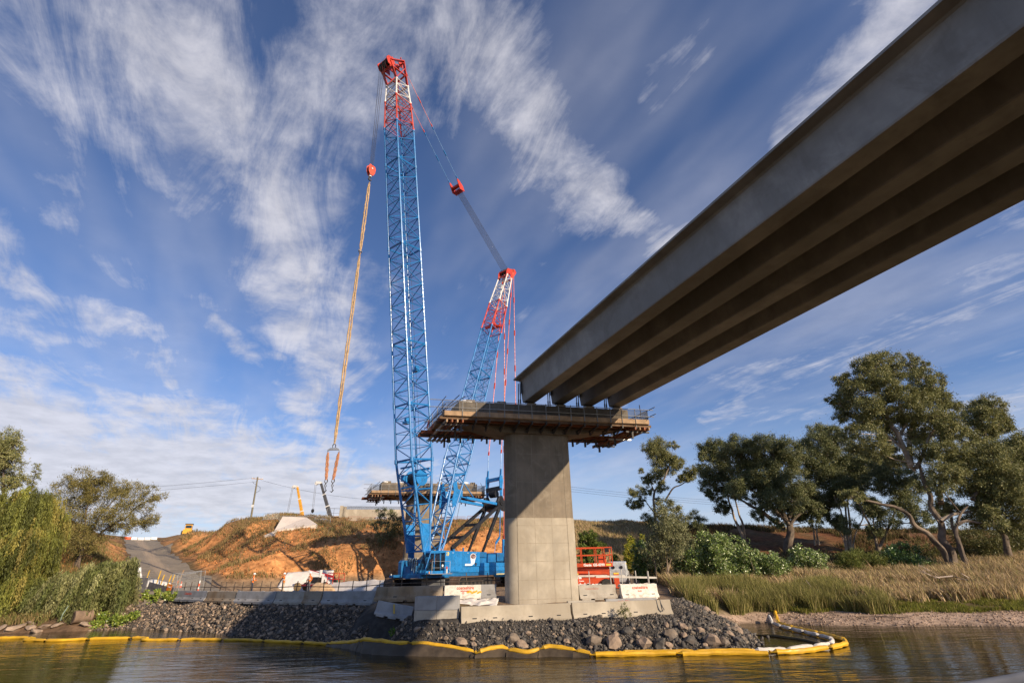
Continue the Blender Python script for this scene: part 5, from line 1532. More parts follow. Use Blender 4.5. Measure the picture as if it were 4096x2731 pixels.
ROCKA = attr_mat('riprap_stone', .88, .35, 5.0, .3, 12, .03)
def rock_cols(n):
    pal = np.array([[.085, .072, .06], [.13, .10, .078], [.20, .15, .105], [.30, .215, .15], [.07, .063, .056], [.38, .28, .2]])
    return pal[rnd.choice(6, n, p=[.24, .25, .23, .14, .08, .06])] * rnd.uniform(.75, 1.3, (n, 1))
def grav_cols(n):
    pal = np.array([[.095, .086, .077], [.13, .114, .098], [.20, .16, .12], [.075, .068, .062]])
    return pal[rnd.choice(4, n, p=[.35, .3, .15, .2])] * rnd.uniform(.75, 1.3, (n, 1))
_l = _sm[left[_sm]]; _rr = _sm[~left[_sm]]
scatter_rocks('riprap_stones', _x[_l], _y[_l], ground_z(_x[_l], _y[_l]), _r[_l] * 1.3, rock_cols, ROCKA)
scatter_rocks('nose_stones', _x[_rr], _y[_rr], ground_z(_x[_rr], _y[_rr]), _r[_rr] * 1.2, grav_cols, ROCKA)
# fine dark gravel on the nose
_x = rnd.uniform(-6, 13, 26000); _y = rnd.uniform(27, 37, 26000); _zz = base_z(_x, _y); _cy = np.interp(_x, _cr[:, 0], _cr[:, 1])
_in = (_zz > .05) & (_zz < 1.7) & ((_y < _cy + .2) | (_x > 8.9)); _x, _y = _x[_in][:9000], _y[_in][:9000]
scatter_rocks('dark_gravel', _x, _y, ground_z(_x, _y), .018 + .05 * rnd.rand(len(_x)) ** 2, grav_cols, ROCKA)
_x = rnd.uniform(14, 62, 30000); _y = rnd.uniform(32, 42, 30000); _zz = base_z(_x, _y); _in = (_zz > -.05) & (_zz < .55); _x, _y = _x[_in][:5000], _y[_in][:5000]
def bar_cols(n): return np.array([[.36, .26, .19]]) * rnd.uniform(.5, 1.35, (n, 1)) * np.array([[1, .98, .96]])
scatter_rocks('beach_pebbles', _x, _y, ground_z(_x, _y), .02 + .05 * rnd.rand(len(_x)) ** 2, bar_cols, ROCKA)
# clods on the orange cut
_x = rnd.uniform(-48, 8, 9000); _y = rnd.uniform(58, 92, 9000); _zz = base_z(_x, _y); _in = hill_mask(_x, _y, _zz) > .7; _x, _y = _x[_in], _y[_in]
def clod_cols(n): return np.array([[.45, .19, .068]]) * rnd.uniform(.6, 1.25, (n, 1))
scatter_rocks('earth_clods', _x, _y, ground_z(_x, _y), .04 + .13 * rnd.rand(len(_x)) ** 3, clod_cols, ROCKA)


# ------------------------------------------------------------------ floating boom
YB = pm('yellow_boom_fabric', (.66, .37, .02), .5, 0, .15, 1.5, spec=.4, bump=.4, bscale=4, dirt=(.4, .22, .03), dirt_amt=.5)
YSK = pm('wet_brown_skirt', (.075, .055, .035), .6, 0, .3, 1.5, bump=.5, bscale=3)
WB = pm('white_boom_sleeve', (.62, .57, .50), .75, 0, .15, 2, bump=.5, bscale=5, dirt=(.35, .28, .2), dirt_amt=.5)


def floatboom(label, pts, r, mat, seg_len=2.0, group=None, z=.10, skirt=False, zs=None):
    P = [V(p[0], p[1], (zs[i] if zs else z)) for i, p in enumerate(pts)]
    # resample
    dense = []
    for i in range(len(P) - 1):
        n = max(2, int((P[i + 1] - P[i]).length / .25))
        for k in range(n): dense.append(P[i].lerp(P[i + 1], k / n))
    dense.append(P[-1])
    sm = [dense[0]] + [(dense[i - 1] + dense[i] * 2 + dense[i + 1]) / 4 for i in range(1, len(dense) - 1)] + [dense[-1]]
    t = thing('floating_boom', label, 'floating boom', (P[0].x, P[0].y, 0), 0, group)
    o = V(P[0].x, P[0].y, 0)
    k = max(3, int(seg_len / .25)); i = 0; pieces = 0
    while i < len(sm) - 1:
        pc = sm[i:i + k + 1]
        if len(pc) < 3: break
        n = len(pc); rs = [r * (.80 if j in (0, n - 1) else 1.0) * (1 + .25 * mnoise.noise(V(i + j * .7, r, 0))) for j in range(n)]
        m = MB(); m.path([p - o + V(.03 * mnoise.noise(p * 1.2), .05 * mnoise.noise(p * 1.7), .03 * mnoise.noise(p * 2.3)) for p in pc], rs, 8, jitter=.05); m.build('float_segment', mat, t, True)
        if skirt:
            m = MB(); vs = []
            for j, p in enumerate(pc):
                w = .06 * math.sin(j * 1.9 + i)
                vs += [p - o + V(0, -r * .7, -.02), p - o + V(w, -r * 1.2 - .15 + w, -p.z * .55), p - o + V(w * 2, -r - .4, -p.z - .12)]
            fs = []
            for j in range(n - 1):
                for q in (0, 1): fs.append((j * 3 + q, j * 3 + q + 1, j * 3 + q + 4, j * 3 + q + 3))
            m.add(vs, fs); m.build('skirt', YSK, t, True)
        pieces += 1; i += k
    return t


GB = 'yellow boom segments on the river'
floatboom('short yellow boom end floating below the willow', [(-46, 39.4), (-35.3, 38.7), (-34.0, 38.75), (-32.5, 38.1)], .105, YB, 2.6, GB, .06)
floatboom('yellow boom floating from the willow to the kink before the rock slope', [(-32.4, 38.0), (-32.6, 37.3), (-29.6, 36.4), (-28.6, 36.8), (-27.3, 37.0), (-25.9, 37.0), (-24.6, 37.05), (-23.9, 36.6)], .105, YB, 2.6, GB, .06)
floatboom('thin yellow boom floating along the shaded rock slope', [(-24.1, 36.5), (-23.7, 35.8), (-21.9, 35.66), (-20.6, 35.7), (-16.5, 34.6), (-12.7, 33.0), (-10.6, 31.9)], .085, YB, 3.0, GB, .06)
floatboom('yellow boom with brown skirt dragged up on the rocks beside the blocks', [(-10.6, 31.8), (-9.8, 31.3), (-8.8, 30.4), (-7.9, 29.15), (-6.8, 28.3), (-6.1, 28.05), (-4.6, 27.65), (-3.3, 27.35), (-2.1, 27.05), (-1.9, 26.9)], .10, YB, 3.2, GB, skirt=True, zs=[.1, .16, .30, .54, .56, .48, .49, .35, .2, .12])
floatboom('crumpled yellow boom twisted over stones in front of the pier', [(-2.0, 26.75), (-1.3, 27.0), (-.7, 27.05), (-.4, 26.85), (.45, 26.4), (1.43, 26.9), (2.27, 26.55), (3.2, 26.1)], .12, YB, 1.6, GB, skirt=True, zs=[.12, .30, .34, .22, .14, .36, .26, .14])
floatboom('straight yellow boom along the foot of the gravel nose', [(3.2, 26.08), (4.6, 25.98), (6.15, 25.97), (7.6, 25.86), (9.4, 25.75), (10.3, 25.6), (10.95, 25.4)], .115, YB, 3.6, GB, .09)
floatboom('second yellow boom line just behind the straight one', [(4.6, 26.32), (6.15, 26.30), (7.6, 26.2), (9.4, 26.1), (10.6, 26.0)], .09, YB, 3.0, GB, .12)
floatboom('yellow boom curving round open water to the gravel beach', [(11.1, 25.6), (12.3, 25.65), (14.4, 26.6), (15.7, 27.6), (16.5, 29.1), (16.75, 30.6), (16.85, 34.4), (17.2, 37.4), (18.0, 39.4), (18.6, 40.4)], .11, YB, 3.0, GB, zs=[.1, .1, .1, .1, .1, .1, .1, .1, .55, .62])
floatboom('loose yellow boom end flung up on the beach grass', [(18.7, 40.2), (19.9, 41.8), (21.0, 43.2), (21.9, 44.0), (22.4, 43.6)], .15, YB, 1.8, GB, zs=[.72, .85, 1.2, 1.55, 1.5])
floatboom('white absorbent sleeve lying inside the curved yellow boom', [(10.6, 26.2), (11.6, 26.1), (13.9, 26.9), (15.3, 28.0), (16.0, 29.3), (16.2, 30.7), (16.3, 34.4), (16.7, 37.2), (17.2, 38.6)], .10, WB, 1.6, GB, zs=[.14, .12, .12, .12, .12, .12, .12, .12, .5])
lg = thing('mossy_log', 'thin mossy log floating inside the curved boom', 'log', (13.2, 32.6, .02))
m = MB(); m.path([(0, 0, 0), (.9, -1.2, .03), (1.6, -2.8, .02), (1.7, -4.1, 0)], [.05, .09, .08, .05], 6, jitter=.2); m.build('trunk', pm('wet_log', (.10, .075, .035), .8), lg)

# ------------------------------------------------------------------ people
SKIN = pm('skin', (.45, .24, .16), .6, 0, .1, 6)
HIVIS = pm('orange_hivis_shirt', (.78, .20, .03), .8, 0, .12, 6, bump=.3, bscale=14)
NAVY = pm('navy_work_trousers', (.03, .037, .06), .85, 0, .2, 6, bump=.3, bscale=14)
GREYT = pm('grey_work_trousers', (.12, .12, .125), .85, 0, .2, 6, bump=.3, bscale=14)
BOOT = pm('brown_boots', (.10, .07, .045), .8)
REFL = pm('silver_reflective_tape', (.62, .62, .60), .4)
HATW = pm('white_hard_hat_shell', (.82, .80, .76), .3)


def person(label, loc, rz, armL, armR, legs, trousers, lean=0.0, head=(0, .03), group=None, seated=False):
    """x right, y forward. arms: (elbow, wrist); legs: ((kneeL, ankleL), (kneeR, ankleR))"""
    t = thing('person', label, 'person', loc, rz, group)
    v = []; e = []; rad = []; em = []
    def add(p, r): v.append(p); rad.append(r); return len(v) - 1
    def con(a, b, mt): e.append((a, b)); em.append(mt)
    hz = .95 if not seated else .5
    pel = add((0, 0, hz), (.165, .12))
    wai = add((0, .0 + lean * .3, hz + .17), (.150, .105)); con(pel, wai, 1)
    che = add((0, lean * .7, hz + .37), (.175, .115)); con(wai, che, 1)
    nec = add((0, lean, hz + .535), (.065, .06)); con(che, nec, 1)
    hd0 = add((0, lean + .01, hz + .60), (.055, .058)); con(nec, hd0, 0)
    hd1 = add((head[0] * .5, lean + head[1], hz + .70), (.082, .098)); con(hd0, hd1, 0)
    hd2 = add((head[0], lean + head[1], hz + .80), (.07, .085)); con(hd1, hd2, 0)
    for sg, arm in ((-1, armL), (1, armR)):
        sh = add((sg * .19, lean, hz + .49), (.062, .062)); con(che, sh, 1)
        el_ = add(arm[0], (.047, .047)); con(sh, el_, 1)
        wr = add(arm[1], (.030, .026)); con(el_, wr, 1)
        d = (V(arm[1]) - V(arm[0])).normalized()
        s_ = d.cross(V(0, 1, 0)).normalized() if abs(d.y) < .9 else V(1, 0, 0)
        pa = add(tuple(V(arm[1]) + d * .07), (.036, .018)); con(wr, pa, 0)
        for k, L in enumerate((.070, .082, .078, .062)):
            b0 = V(arm[1]) + d * .095 + s_ * (k - 1.5) * .019
            f1 = add(tuple(b0), (.0095, .0095)); con(pa, f1, 0)
            f2 = add(tuple(b0 + d * L * .55 + V(0, .012, 0)), (.0085, .0085)); con(f1, f2, 0)
            f3 = add(tuple(b0 + d * L * .95 + V(0, .035, 0)), (.0075, .0075)); con(f2, f3, 0)
        t1 = add(tuple(V(arm[1]) + d * .045 + V(-sg * .035, .02, 0)), (.011, .011)); con(pa, t1, 0)
        t2 = add(tuple(V(arm[1]) + d * .09 + V(-sg * .05, .045, 0)), (.009, .009)); con(t1, t2, 0)
    for sg, leg in ((-1, legs[0]), (1, legs[1])):
        hp_ = add((sg * .095, 0, hz - .05), (.098, .10)); con(pel, hp_, 2)
        kn = add(leg[0], (.066, .068)); con(hp_, kn, 2)
        an = add(leg[1], (.046, .05)); con(kn, an, 2)
        he = add((leg[1][0], leg[1][1] - .02, leg[1][2] - .06), (.045, .05)); con(an, he, 3)
        to = add((leg[1][0] + sg * .02, leg[1][1] + .17, leg[1][2] - .075), (.042, .028)); con(he, to, 3)
    me = bpy.data.meshes.new('body'); me.from_pydata(v, e, [])
    o = link('body_rig', me)
    o.modifiers.new('skin', 'SKIN')
    for i, r in enumerate(rad):
        me.skin_vertices[0].data[i].radius = r
        me.skin_vertices[0].data[i].use_root = (i == 0)
    sb = o.modifiers.new('sub', 'SUBSURF'); sb.levels = 1; sb.render_levels = 1
    dg = bpy.context.evaluated_depsgraph_get()
    bm_ = bpy.data.meshes.new_from_object(o.evaluated_get(dg))
    bpy.data.objects.remove(o)
    bm_.materials.clear()
    for mt in (SKIN, HIVIS, trousers, BOOT): bm_.materials.append(mt)
    va = np.array(v); E_ = np.array(e); a = va[E_[:, 0]]; b = va[E_[:, 1]]; ab = b - a; l2 = (ab ** 2).sum(1) + 1e-9
    for p in bm_.polygons:
        c = np.array(p.center); h = np.clip(((c - a) * ab).sum(1) / l2, 0, 1)
        d_ = ((c - a - ab * h[:, None]) ** 2).sum(1) ** .5
        rr = np.array([max(rad[i][0], rad[j][0]) for i, j in e])
        k = em[int(np.argmin(d_ - rr))]
        if k in (1, 2) and abs(c[0]) < .2 and hz - .14 < c[2] < hz + .1: k = 2 if c[2] < hz + .03 else 1
        p.material_index = k; p.use_smooth = True
    body = link('body', bm_, t)
    hc = V(head[0] * .8, lean + head[1], hz + .80)
    m = MB(); m.lathe([(.001, .135), (.05, .128), (.09, .10), (.118, .05), (.125, .0), (.128, -.005)], hc + V(0, 0, -.005), (0, 0, 1), 16)
    m.prism([(.15 * math.cos(a_), .16 * math.sin(a_) + .02) for a_ in [2 * math.pi * k / 18 for k in range(18)]], hc + V(0, 0, -.012), (1, 0, 0), (0, 1, 0), (0, 0, .012))
    m.build('hard_hat', HATW, t, True)
    m = MB()
    for sg in (-1, 1): m.box((head[0] * .5 + sg * .033, lean + head[1] + .093, hz + .715), (.022, .012, .012))
    m.build('eye', BLACKP, t)
    m = MB(); m.lathe([(.016, 0), (.012, .02), (.004, .045)], (head[0] * .5, lean + head[1] + .09, hz + .675), (0, .35, .9), 6); m.build('nose', SKIN, t)
    m = MB(); m.box((head[0] * .5, lean + head[1] + .092, hz + .655), (.045, .01, .008)); m.build('mouth', pm('lips', (.3, .1, .08), .6), t)
    m = MB()
    for sg in (-1, 1): m.lathe([(.008, 0), (.022, .01), (.02, .025)], (head[0] * .5 + sg * .082, lean + head[1], hz + .70), (sg, 0, 0), 8)
    m.build('ear', SKIN, t)
    # reflective tape: waist hoop, shoulder braces, shin hoops
    m = MB()
    n = 16
    def hoop(c, rx, ry, hgt):
        r0 = [(c[0] + rx * math.cos(2 * math.pi * k / n), c[1] + ry * math.sin(2 * math.pi * k / n), c[2]) for k in range(n)]
        m.loft([r0, [(x, y, z + hgt) for x, y, z in r0]], close=False)
    hoop((0, lean * .4, hz + .22), .172, .128, .05)
    for sg in (-1, 1):
        m.path([(sg * .09, lean * .4 + .118, hz + .26), (sg * .10, lean + .10, hz + .42), (sg * .10, lean, hz + .545), (sg * .10, lean - .10, hz + .42), (sg * .09, lean * .4 - .118, hz + .26)], .022, 5, flat=.35)
    m.build('reflective_tape', REFL, t, True)
    return t


ST = (((-.11, .03, .50), (-.12, -.01, .09)), ((.11, .05, .50), (.13, .05, .09)))
def gz(x, y): return ground_z(float(x), float(y))
WG = None
person('worker in orange shirt and navy trousers standing alone by the ramp', (-27.15, 56, 1.98), R(-62), ((-.27, .05, 1.20), (-.14, .28, 1.24)), ((.27, .06, 1.18), (.12, .30, 1.16)), ST, NAVY, .02)
person('worker with raised arms in orange shirt beside the geotextile sheet', (-23.9, 56, 1.95), R(115), ((-.33, .16, 1.40), (-.14, .30, 1.55)), ((.30, .08, 1.22), (.16, .30, 1.30)), ST, pm('tan_work_trousers', (.42, .33, .22), .85), .05)
person('worker in orange shirt and grey trousers standing before the red boom lift', (-21.3, 56, 1.98), R(150), ((-.31, -.01, 1.19), (-.26, .12, .96)), ((.31, .0, 1.19), (.25, .13, .97)), ST, GREYT, .0, (.02, .03))
# crane operator behind the cab glass
op = cw(-.45, 1.5, 1.5)
person('crane operator in orange shirt sitting behind the cab glass', (op.x, op.y, op.z + .35 + .0), _fa - R(90) , ((-.28, .12, .78), (-.20, .36, .72)), ((.28, .12, .78), (.20, .36, .72)), (((-.12, .42, .46), (-.13, .44, .10)), ((.12, .42, .46), (.13, .44, .10))), NAVY, .0, (0, .03), None, True)

# ------------------------------------------------------------------ scissor lift
LR = pm('orange_red_lift_paint', (.58, .075, .02), .45, 0, .12, 1.5, dirt=(.3, .06, .03), dirt_amt=.35)
LX, LY = 5.35, 44.0
sl = thing('scissor_lift', 'orange red scissor lift with railed platform right of the pier', 'scissor lift', (LX, LY, 1.93), R(-4))
LL = 4.9; x0_ = -2.45
m = MB(); m.bx(-2.3, 2.3, -.85, .85, .55, 1.0); m.build('chassis', LR, sl, False, .02)
m = MB(); m.bx(-2.35, 2.35, -.95, .95, 1.78, 2.06); m.build('platform_base', LR, sl, False, .015)
for k in range(3):
    m = MB()
    for y in (-.6, .6):
        m.beam((-2.0, y, 1.05 + .26 * k), (2.0, y + .05, 1.22 + .26 * k), .07, .15); m.beam((2.0, y, 1.05 + .26 * k), (-2.0, y - .05, 1.22 + .26 * k), .07, .15)
    m.build('scissor_arm', LR, sl)
m = MB(); m.bx(-2.1, 2.1, -.55, .55, 1.02, 1.76); m.build('arm_stack_cover', pm('darker_lift_paint', (.36, .05, .018), .5), sl)
for x in (-2.35, -1.2, -.05, 1.1, 1.75, 2.35):
    for y in (-.93, .93):
        m = MB(); m.beam((x, y, 2.06), (x, y, 3.2), .055, .055); m.build('guard_post', LR, sl)
for y in (-.93, .93):
    for z in (2.65, 3.2):
        m = MB(); m.beam((-2.37, y, z), (2.37, y, z), .055, .06); m.build('guard_rail', LR, sl)
for x in (-2.35, 2.35):
    for z in (2.65, 3.2):
        m = MB(); m.beam((x, -.93, z), (x, .93, z), .055, .06); m.build('guard_rail', LR, sl)
m = MB(); m.bx(1.3, 1.9, -.45, -.1, 2.07, 2.55); m.build('control_pedestal', LR, sl)
m = MB(); m.bx(1.75, 2.15, -.9, -.6, 2.85, 3.15); m.build('control_box', BLACKP, sl)
for sx in (-1.65, 1.72):
    for sy in (-1, 1):
        m = MB(); m.lathe([(.22, -.16), (.40, -.17), (.45, -.08), (.45, .08), (.40, .17), (.22, .16)], (sx, sy * .93, .46), (0, 1, 0), 22); w_ = m.build('tyre', TIRE, sl, True)
        m = MB()
        for k in range(18):
            a = 2 * math.pi * k / 18; m.box((sx + .455 * math.cos(a), sy * .93, .46 + .455 * math.sin(a)), (.07, .30, .05), rot=Matrix.Rotation(-a + math.pi / 2, 3, 'Y'))
        m.build('tread_block', TIRE, w_)
        m = MB(); m.lathe([(.05, -.14), (.22, -.15), (.23, .15), (.10, .17)], (sx, sy * .93, .46), (0, 1, 0), 18); m.build('rim', LR, w_, True)
for x in (-.62, 2.52, -2.4):
    m = MB(); m.bx(x - .2, x + .2, -1.12, -.86, .25, 1.35); o_ = m.build('outrigger_leg', LR, sl, False, .01)
    m = MB(); m.bx(x - .2, x + .2, -1.13, -1.121, 1.24, 1.34); m.build('reflector', YELTXT, o_)
m = MB(); m.bx(-.7, -.45, -1.13, -1.121, .95, 1.15); m.bx(-.40, -.2, -1.13, -1.121, .95, 1.12); m.build('decal', WHITETXT, sl)
put_text('lettering', '4x4', .36, WHITETXT, sl, (-.18, -1.135, .52), (1, 0, 0), (0, 0, 1), .012)
put_text('lettering', 'Genie', .26, WHITETXT, sl, (.35, -.958, 1.92), (1, 0, 0), (0, 0, 1), .012)
put_text('lettering', 'GS-4390', .26, WHITETXT, sl, (1.25, -.958, 1.92), (1, 0, 0), (0, 0, 1), .012)
m = MB(); m.bx(1.82, 2.2, -.962, -.953, 1.86, 1.98); m.build('decal', YELTXT, sl)
put_text('lettering', 'Coates', .13, WHITETXT, sl, (-.22, -1.135, .80), (1, 0, 0), (0, 0, 1), .006)

# grey loader parked behind the lift
gl = thing('compact_loader', 'light grey compact loader with big tyre behind the scissor lift', 'loader', (9.2, 49.0, 1.95), R(75))
m = MB(); m.prism([(-1.3, .5), (-1.4, 1.5), (-1.25, 2.15), (-.4, 2.2), (.2, 1.6), (1.2, 1.4), (1.3, .5)], (0, -.75, 0), (1, 0, 0), (0, 0, 1), (0, 1.5, 0)); m.build('bonnet', pm('light_grey_machine_paint', (.46, .47, .47), .4), gl, False, .06)
m = MB(); m.bx(-1.2, -.3, -.755, -.76 + .002, 1.95, 2.03); m.build('stripe', YELTXT, gl)
m = MB(); m.cyl((-1.385, .35, 1.7), (1, 0, 0), .13, .08, 14); m.cyl((-1.385, -.35, 1.7), (1, 0, 0), .13, .08, 14); m.build('tail_lamp', BLACKP, gl)
for sx in (-.9, 1.0):
    for sy in (-.95, .95):
        m = MB(); m.lathe([(.25, -.2), (.5, -.2), (.55, -.1), (.55, .1), (.5, .2), (.25, .2)], (sx, sy, .55), (0, 1, 0), 20); w_ = m.build('tyre', TIRE, gl, True)
        m = MB(); m.lathe([(.05, -.15), (.25, -.18), (.25, .18), (.05, .15)], (sx, sy, .55), (0, 1, 0), 14); m.build('rim', STEEL, w_, True)

# ------------------------------------------------------------------ boom lift by the workers
bl = thing('boom_lift', 'red and white boom lift parked against the orange cut', 'boom lift', (-22.5, 60.0, 1.98), R(-6))
RBL = pm('dark_red_lift_paint', (.33, .02, .03), .45)
m = MB(); m.bx(-1.4, 1.3, -.75, .75, .42, .66); m.build('chassis', pm('dull_maroon', (.13, .015, .02), .5), bl, False, .02)
m = MB(); m.bx(-.3, .8, -.5, .5, .7, 1.35); m.build('turntable', BLACKP, bl, False, .03)
m = MB(); m.beam((1.3, 0, 1.5), (-.6, 0, 1.95), .18, .2); m.build('lower_boom', WHITEP, bl, False, .02)
m = MB(); m.beam((-.5, .1, 1.95), (2.2, .1, 1.35), .2, .24); m.build('upper_boom', RBL, bl, False, .02)
m = MB(); m.bx(.75, .95, -.15, .15, 1.3, 2.05); m.build('mast_box', WHITEP, bl, False, .02)
m = MB()
for z in (.55, 1.1, 1.65):
    for a, b in (((2.1, -.9), (3.4, -.9)), ((3.4, -.9), (3.4, .5)), ((3.4, .5), (2.1, .5)), ((2.1, .5), (2.1, -.9))): m.tube((a[0], a[1], z), (b[0], b[1], z), .03, n=6)
for x in (2.1, 2.75, 3.4):
    for y in (-.9, .5): m.tube((x, y, .5), (x, y, 1.65), .03, n=6)
m.bx(2.1, 3.4, -.9, .5, .47, .53); m.build('basket', pm('signal_red', (.55, .03, .02), .4), bl)
for sx in (-1.15, 1.05):
    for sy in (-.95, .95):
        m = MB(); m.lathe([(.18, -.14), (.36, -.15), (.42, -.06), (.42, .06), (.36, .15), (.18, .14)], (sx, sy, .42), (0, 1, 0), 20); w_ = m.build('tyre', pm('ochre_dusty_tyre', (.2, .14, .07), .9), bl, True)
        m = MB(); m.lathe([(.04, -.12), (.18, -.14), (.18, .14), (.04, .12)], (sx, sy, .42), (0, 1, 0), 14); m.build('rim', STEEL, w_, True)
lump('soil_heap', 'heap of pale clay lumps beside the boom lift', 'soil heap', (-20.5, 57.6, 2.15), (1.25, .6, .55), pm('pale_clay', (.48, .33, .2), .95, 0, .25, 3, bump=.6, bscale=5), seed=31, sub=3)
hs = thing('green_hose', 'bundle of green hose hanging on the boom lift basket', 'hose', (-19.35, 59.0, 2.0))
for k in range(7):
    m = MB(); m.path([(.04 * k - .12 + .05 * math.sin(j + k), .03 * math.cos(k * 2 + j), 1.0 - .13 * j + .05 * math.sin(k)) for j in range(7)], .03, 5); m.build('hose_loop', pm('green_hose', (.04, .25, .12), .5), hs)

# ------------------------------------------------------------------ small site things
def bollard(label, x, y, z, h=1.0):
    t = thing('traffic_bollard', label, 'bollard', (x, y, z))
    m = MB(); m.lathe([(.16, 0), (.16, .05), (.07, .07)], n=14); m.build('base', BLACKP, t, True)
    for k in range(4):
        m = MB(); m.lathe([(.06, .07 + (h - .07) * k / 4), (.055, .07 + (h - .07) * (k + 1) / 4)], n=12); m.build('band', pm('orange_red_plastic', (.75, .10, .03), .5) if k % 2 == 0 else WHITEP, t, True)
    return t
bollard('red and white bollard beside the yellow wheelie bin', -15.27, 66, gz(-15.27, 66) + .0, 1.25)
bollard('red and white bollard on the ramp behind the wire gate', -30.4, 52.2, gz(-30.4, 52.2), 1.05)
bn = thing('wheelie_bin', 'yellow wheelie bin at the foot of the cut behind the crane', 'bin', (-14.7, 66, gz(-14.7, 66)), R(20))
m = MB(); m.loft([[(-.24, -.24, .08), (.24, -.24, .08), (.24, .24, .08), (-.24, .24, .08)], [(-.30, -.34, 1.02), (.30, -.34, 1.02), (.30, .34, 1.02), (-.30, .34, 1.02)]]); m.build('bin_body', YELLOWP, bn, False, .02)
m = MB(); m.bx(-.33, .33, -.37, .37, 1.021, 1.09); m.build('lid', YELLOWP, bn, False, .02)
m = MB(); m.cyl((0, .28, .1), (1, 0, 0), .1, .56, 12); m.build('wheel', BLACKP, bn)

for i, (x, y, h, lb) in enumerate(((-37.6, 55, 1.35, 'yellow timber peg nearest the willow'), (-36.42, 55.0, 1.35, 'yellow timber peg in front of the white plastic bundle'), (-36.3, 55.5, .95, 'short yellow peg leaning against the middle tall one'), (-35.26, 55, .95, 'short yellow peg near the bare timber post'), (-35.1, 55.3, 1.0, 'yellow peg beside the short one near the timber post'))):
    z = gz(x, y); t = thing('marker_peg', lb, 'peg', (x, y, z), 0, 'yellow marker pegs')
    m = MB(); m.beam((0, 0, 0), (.16, 0, h + .25), .11, .04, (1, 0, 0)); m.beam((.15, 0, h + .2), (.17, 0, h + .34), .09, .035, (1, 0, 0)); m.build('peg', pm('yellow_peg_paint', (.68, .42, .04), .7), t)
t = thing('timber_post', 'bare timber post leaning beside the wire gate', 'post', (-34.3, 55, gz(-34.3, 55)))
m = MB(); m.beam((0, 0, 0), (.35, 0, 1.75), .13, .08); m.beam((.34, 0, 1.7), (.36, 0, 1.8), .09, .06); m.build('post', TIMBER, t)
for x, y, lb in ((-35.0, 56.2, 'red topped traffic cone behind the short yellow pegs'), (-34.55, 56.1, 'red topped traffic cone next to the timber post')):
    t = thing('traffic_cone', lb, 'cone', (x, y, gz(x, y)))
    m = MB(); m.bx(-.18, .18, -.18, .18, 0, .04); m.build('base', BLACKP, t)
    m = MB(); m.lathe([(.14, .04), (.03, .7)], n=12); m.build('cone', pm('orange_red_plastic', (.75, .10, .03)), t, True)
    m = MB(); m.lathe([(.10, .30), (.075, .46)], n=12); m.build('band', WHITEP, t, True)
lump('plastic_bundle', 'white plastic covered heap behind the yellow pegs', 'bundle', (-37.6, 56.6, gz(-37.6, 56.6) + .1), (1.6, .7, .55), WHITEP, seed=41, sub=3)
lump('plastic_bundle', 'upright white plastic wrap at the willow edge', 'bundle', (-39.4, 56.2, gz(-39.4, 56.2) + .6), (.45, .5, 1.0), WHITEP, seed=43, sub=3)

WIRE = bpy.data.materials.new('welded_wire_infill'); WIRE.use_nodes = True
_t = NT(WIRE.node_tree); _b = WIRE.node_tree.nodes['Principled BSDF']
_b.inputs['Base Color'].default_value = (.32, .32, .31, 1); _b.inputs['Metallic'].default_value = .4; _b.inputs['Roughness'].default_value = .5
_s = _t.node('ShaderNodeSeparateXYZ'); WIRE.node_tree.links.new(_t.node('ShaderNodeTexCoord').outputs['Object'], _s.inputs[0])
_g = _t.math('MAXIMUM', _t.math('LESS_THAN', _t.math('FRACT', _t.math('MULTIPLY', _s.outputs[0], 13.0)), .10), _t.math('LESS_THAN', _t.math('FRACT', _t.math('MULTIPLY', _s.outputs[2], 5.0)), .05))
WIRE.node_tree.links.new(_g, _b.inputs['Alpha'])


def fence_panel(label, p, q, h, group='wire fence panels at the ramp foot', tilt=0.0, skirt=None):
    p = V(p); q = V(q); L = (q - p).length
    t = thing('wire_fence_panel', label, 'fence panel', p, 0, group, rot=(tilt, -math.asin((q.z - p.z) / L), math.atan2(q.y - p.y, q.x - p.x)))
    for z in (.12, h): m = MB(); m.tube((0, 0, z), (L, 0, z), .022, n=6); m.build('frame_rail', STEEL, t)
    for x in (0, L): m = MB(); m.tube((x, 0, 0), (x, 0, h + .03), .024, n=6); m.build('frame_upright', STEEL, t)
    m = MB(); m.add([(0, 0, .12), (L, 0, .12), (L, 0, h), (0, 0, h)], [(0, 1, 2, 3)]); m.build('wire_infill', WIRE, t)
    if skirt: m = MB(); m.bx(.03, L - .03, -.03, -.012, .05, skirt); m.build('shade_cloth', pm('grey_shade_cloth', (.12, .115, .125), .9, 0, .3, 2), t)
    return t
z0 = gz(-35.2, 52)
fence_panel('wire panel with grey cloth in front of the yellow pegs', (-39.0, 52.6, z0 - .3), (-35.3, 52.0, z0 - .35), 1.75, skirt=1.6)
fp = fence_panel('wire panel with an orange sign next to the clothed panel', (-35.2, 52.0, z0 - .35), (-31.5, 50.1, 1.45), 1.6, skirt=1.25)
m = MB(); m.bx(3.15, 3.85, -.06, -.045, .95, 1.5); o_ = m.build('sign', pm('orange_sign', (.80, .22, .03), .6), fp)
put_text('lettering', 'Coates', .17, WHITETXT, o_, (3.5, -.066, 1.28), (1, 0, 0), (0, 0, 1), .004)
fence_panel('wire gate panel standing edge on behind the ramp foot', (-33.0, 52.3, 1.95), (-31.4, 54.2, 2.2), 1.95)
fence_panel('tall wire gate panel at the end of the barrier row', (-31.6, 51.2, 1.85), (-31.2, 54.4, 2.2), 1.95)
fence_panel('wire gate panel folded against the tall one', (-32.1, 51.6, 1.9), (-31.45, 54.1, 2.2), 1.9)
t = thing('amber_reflector', 'amber reflector box on the end of the grey barrier', 'reflector', (-30.45, 49.3, 2.1))
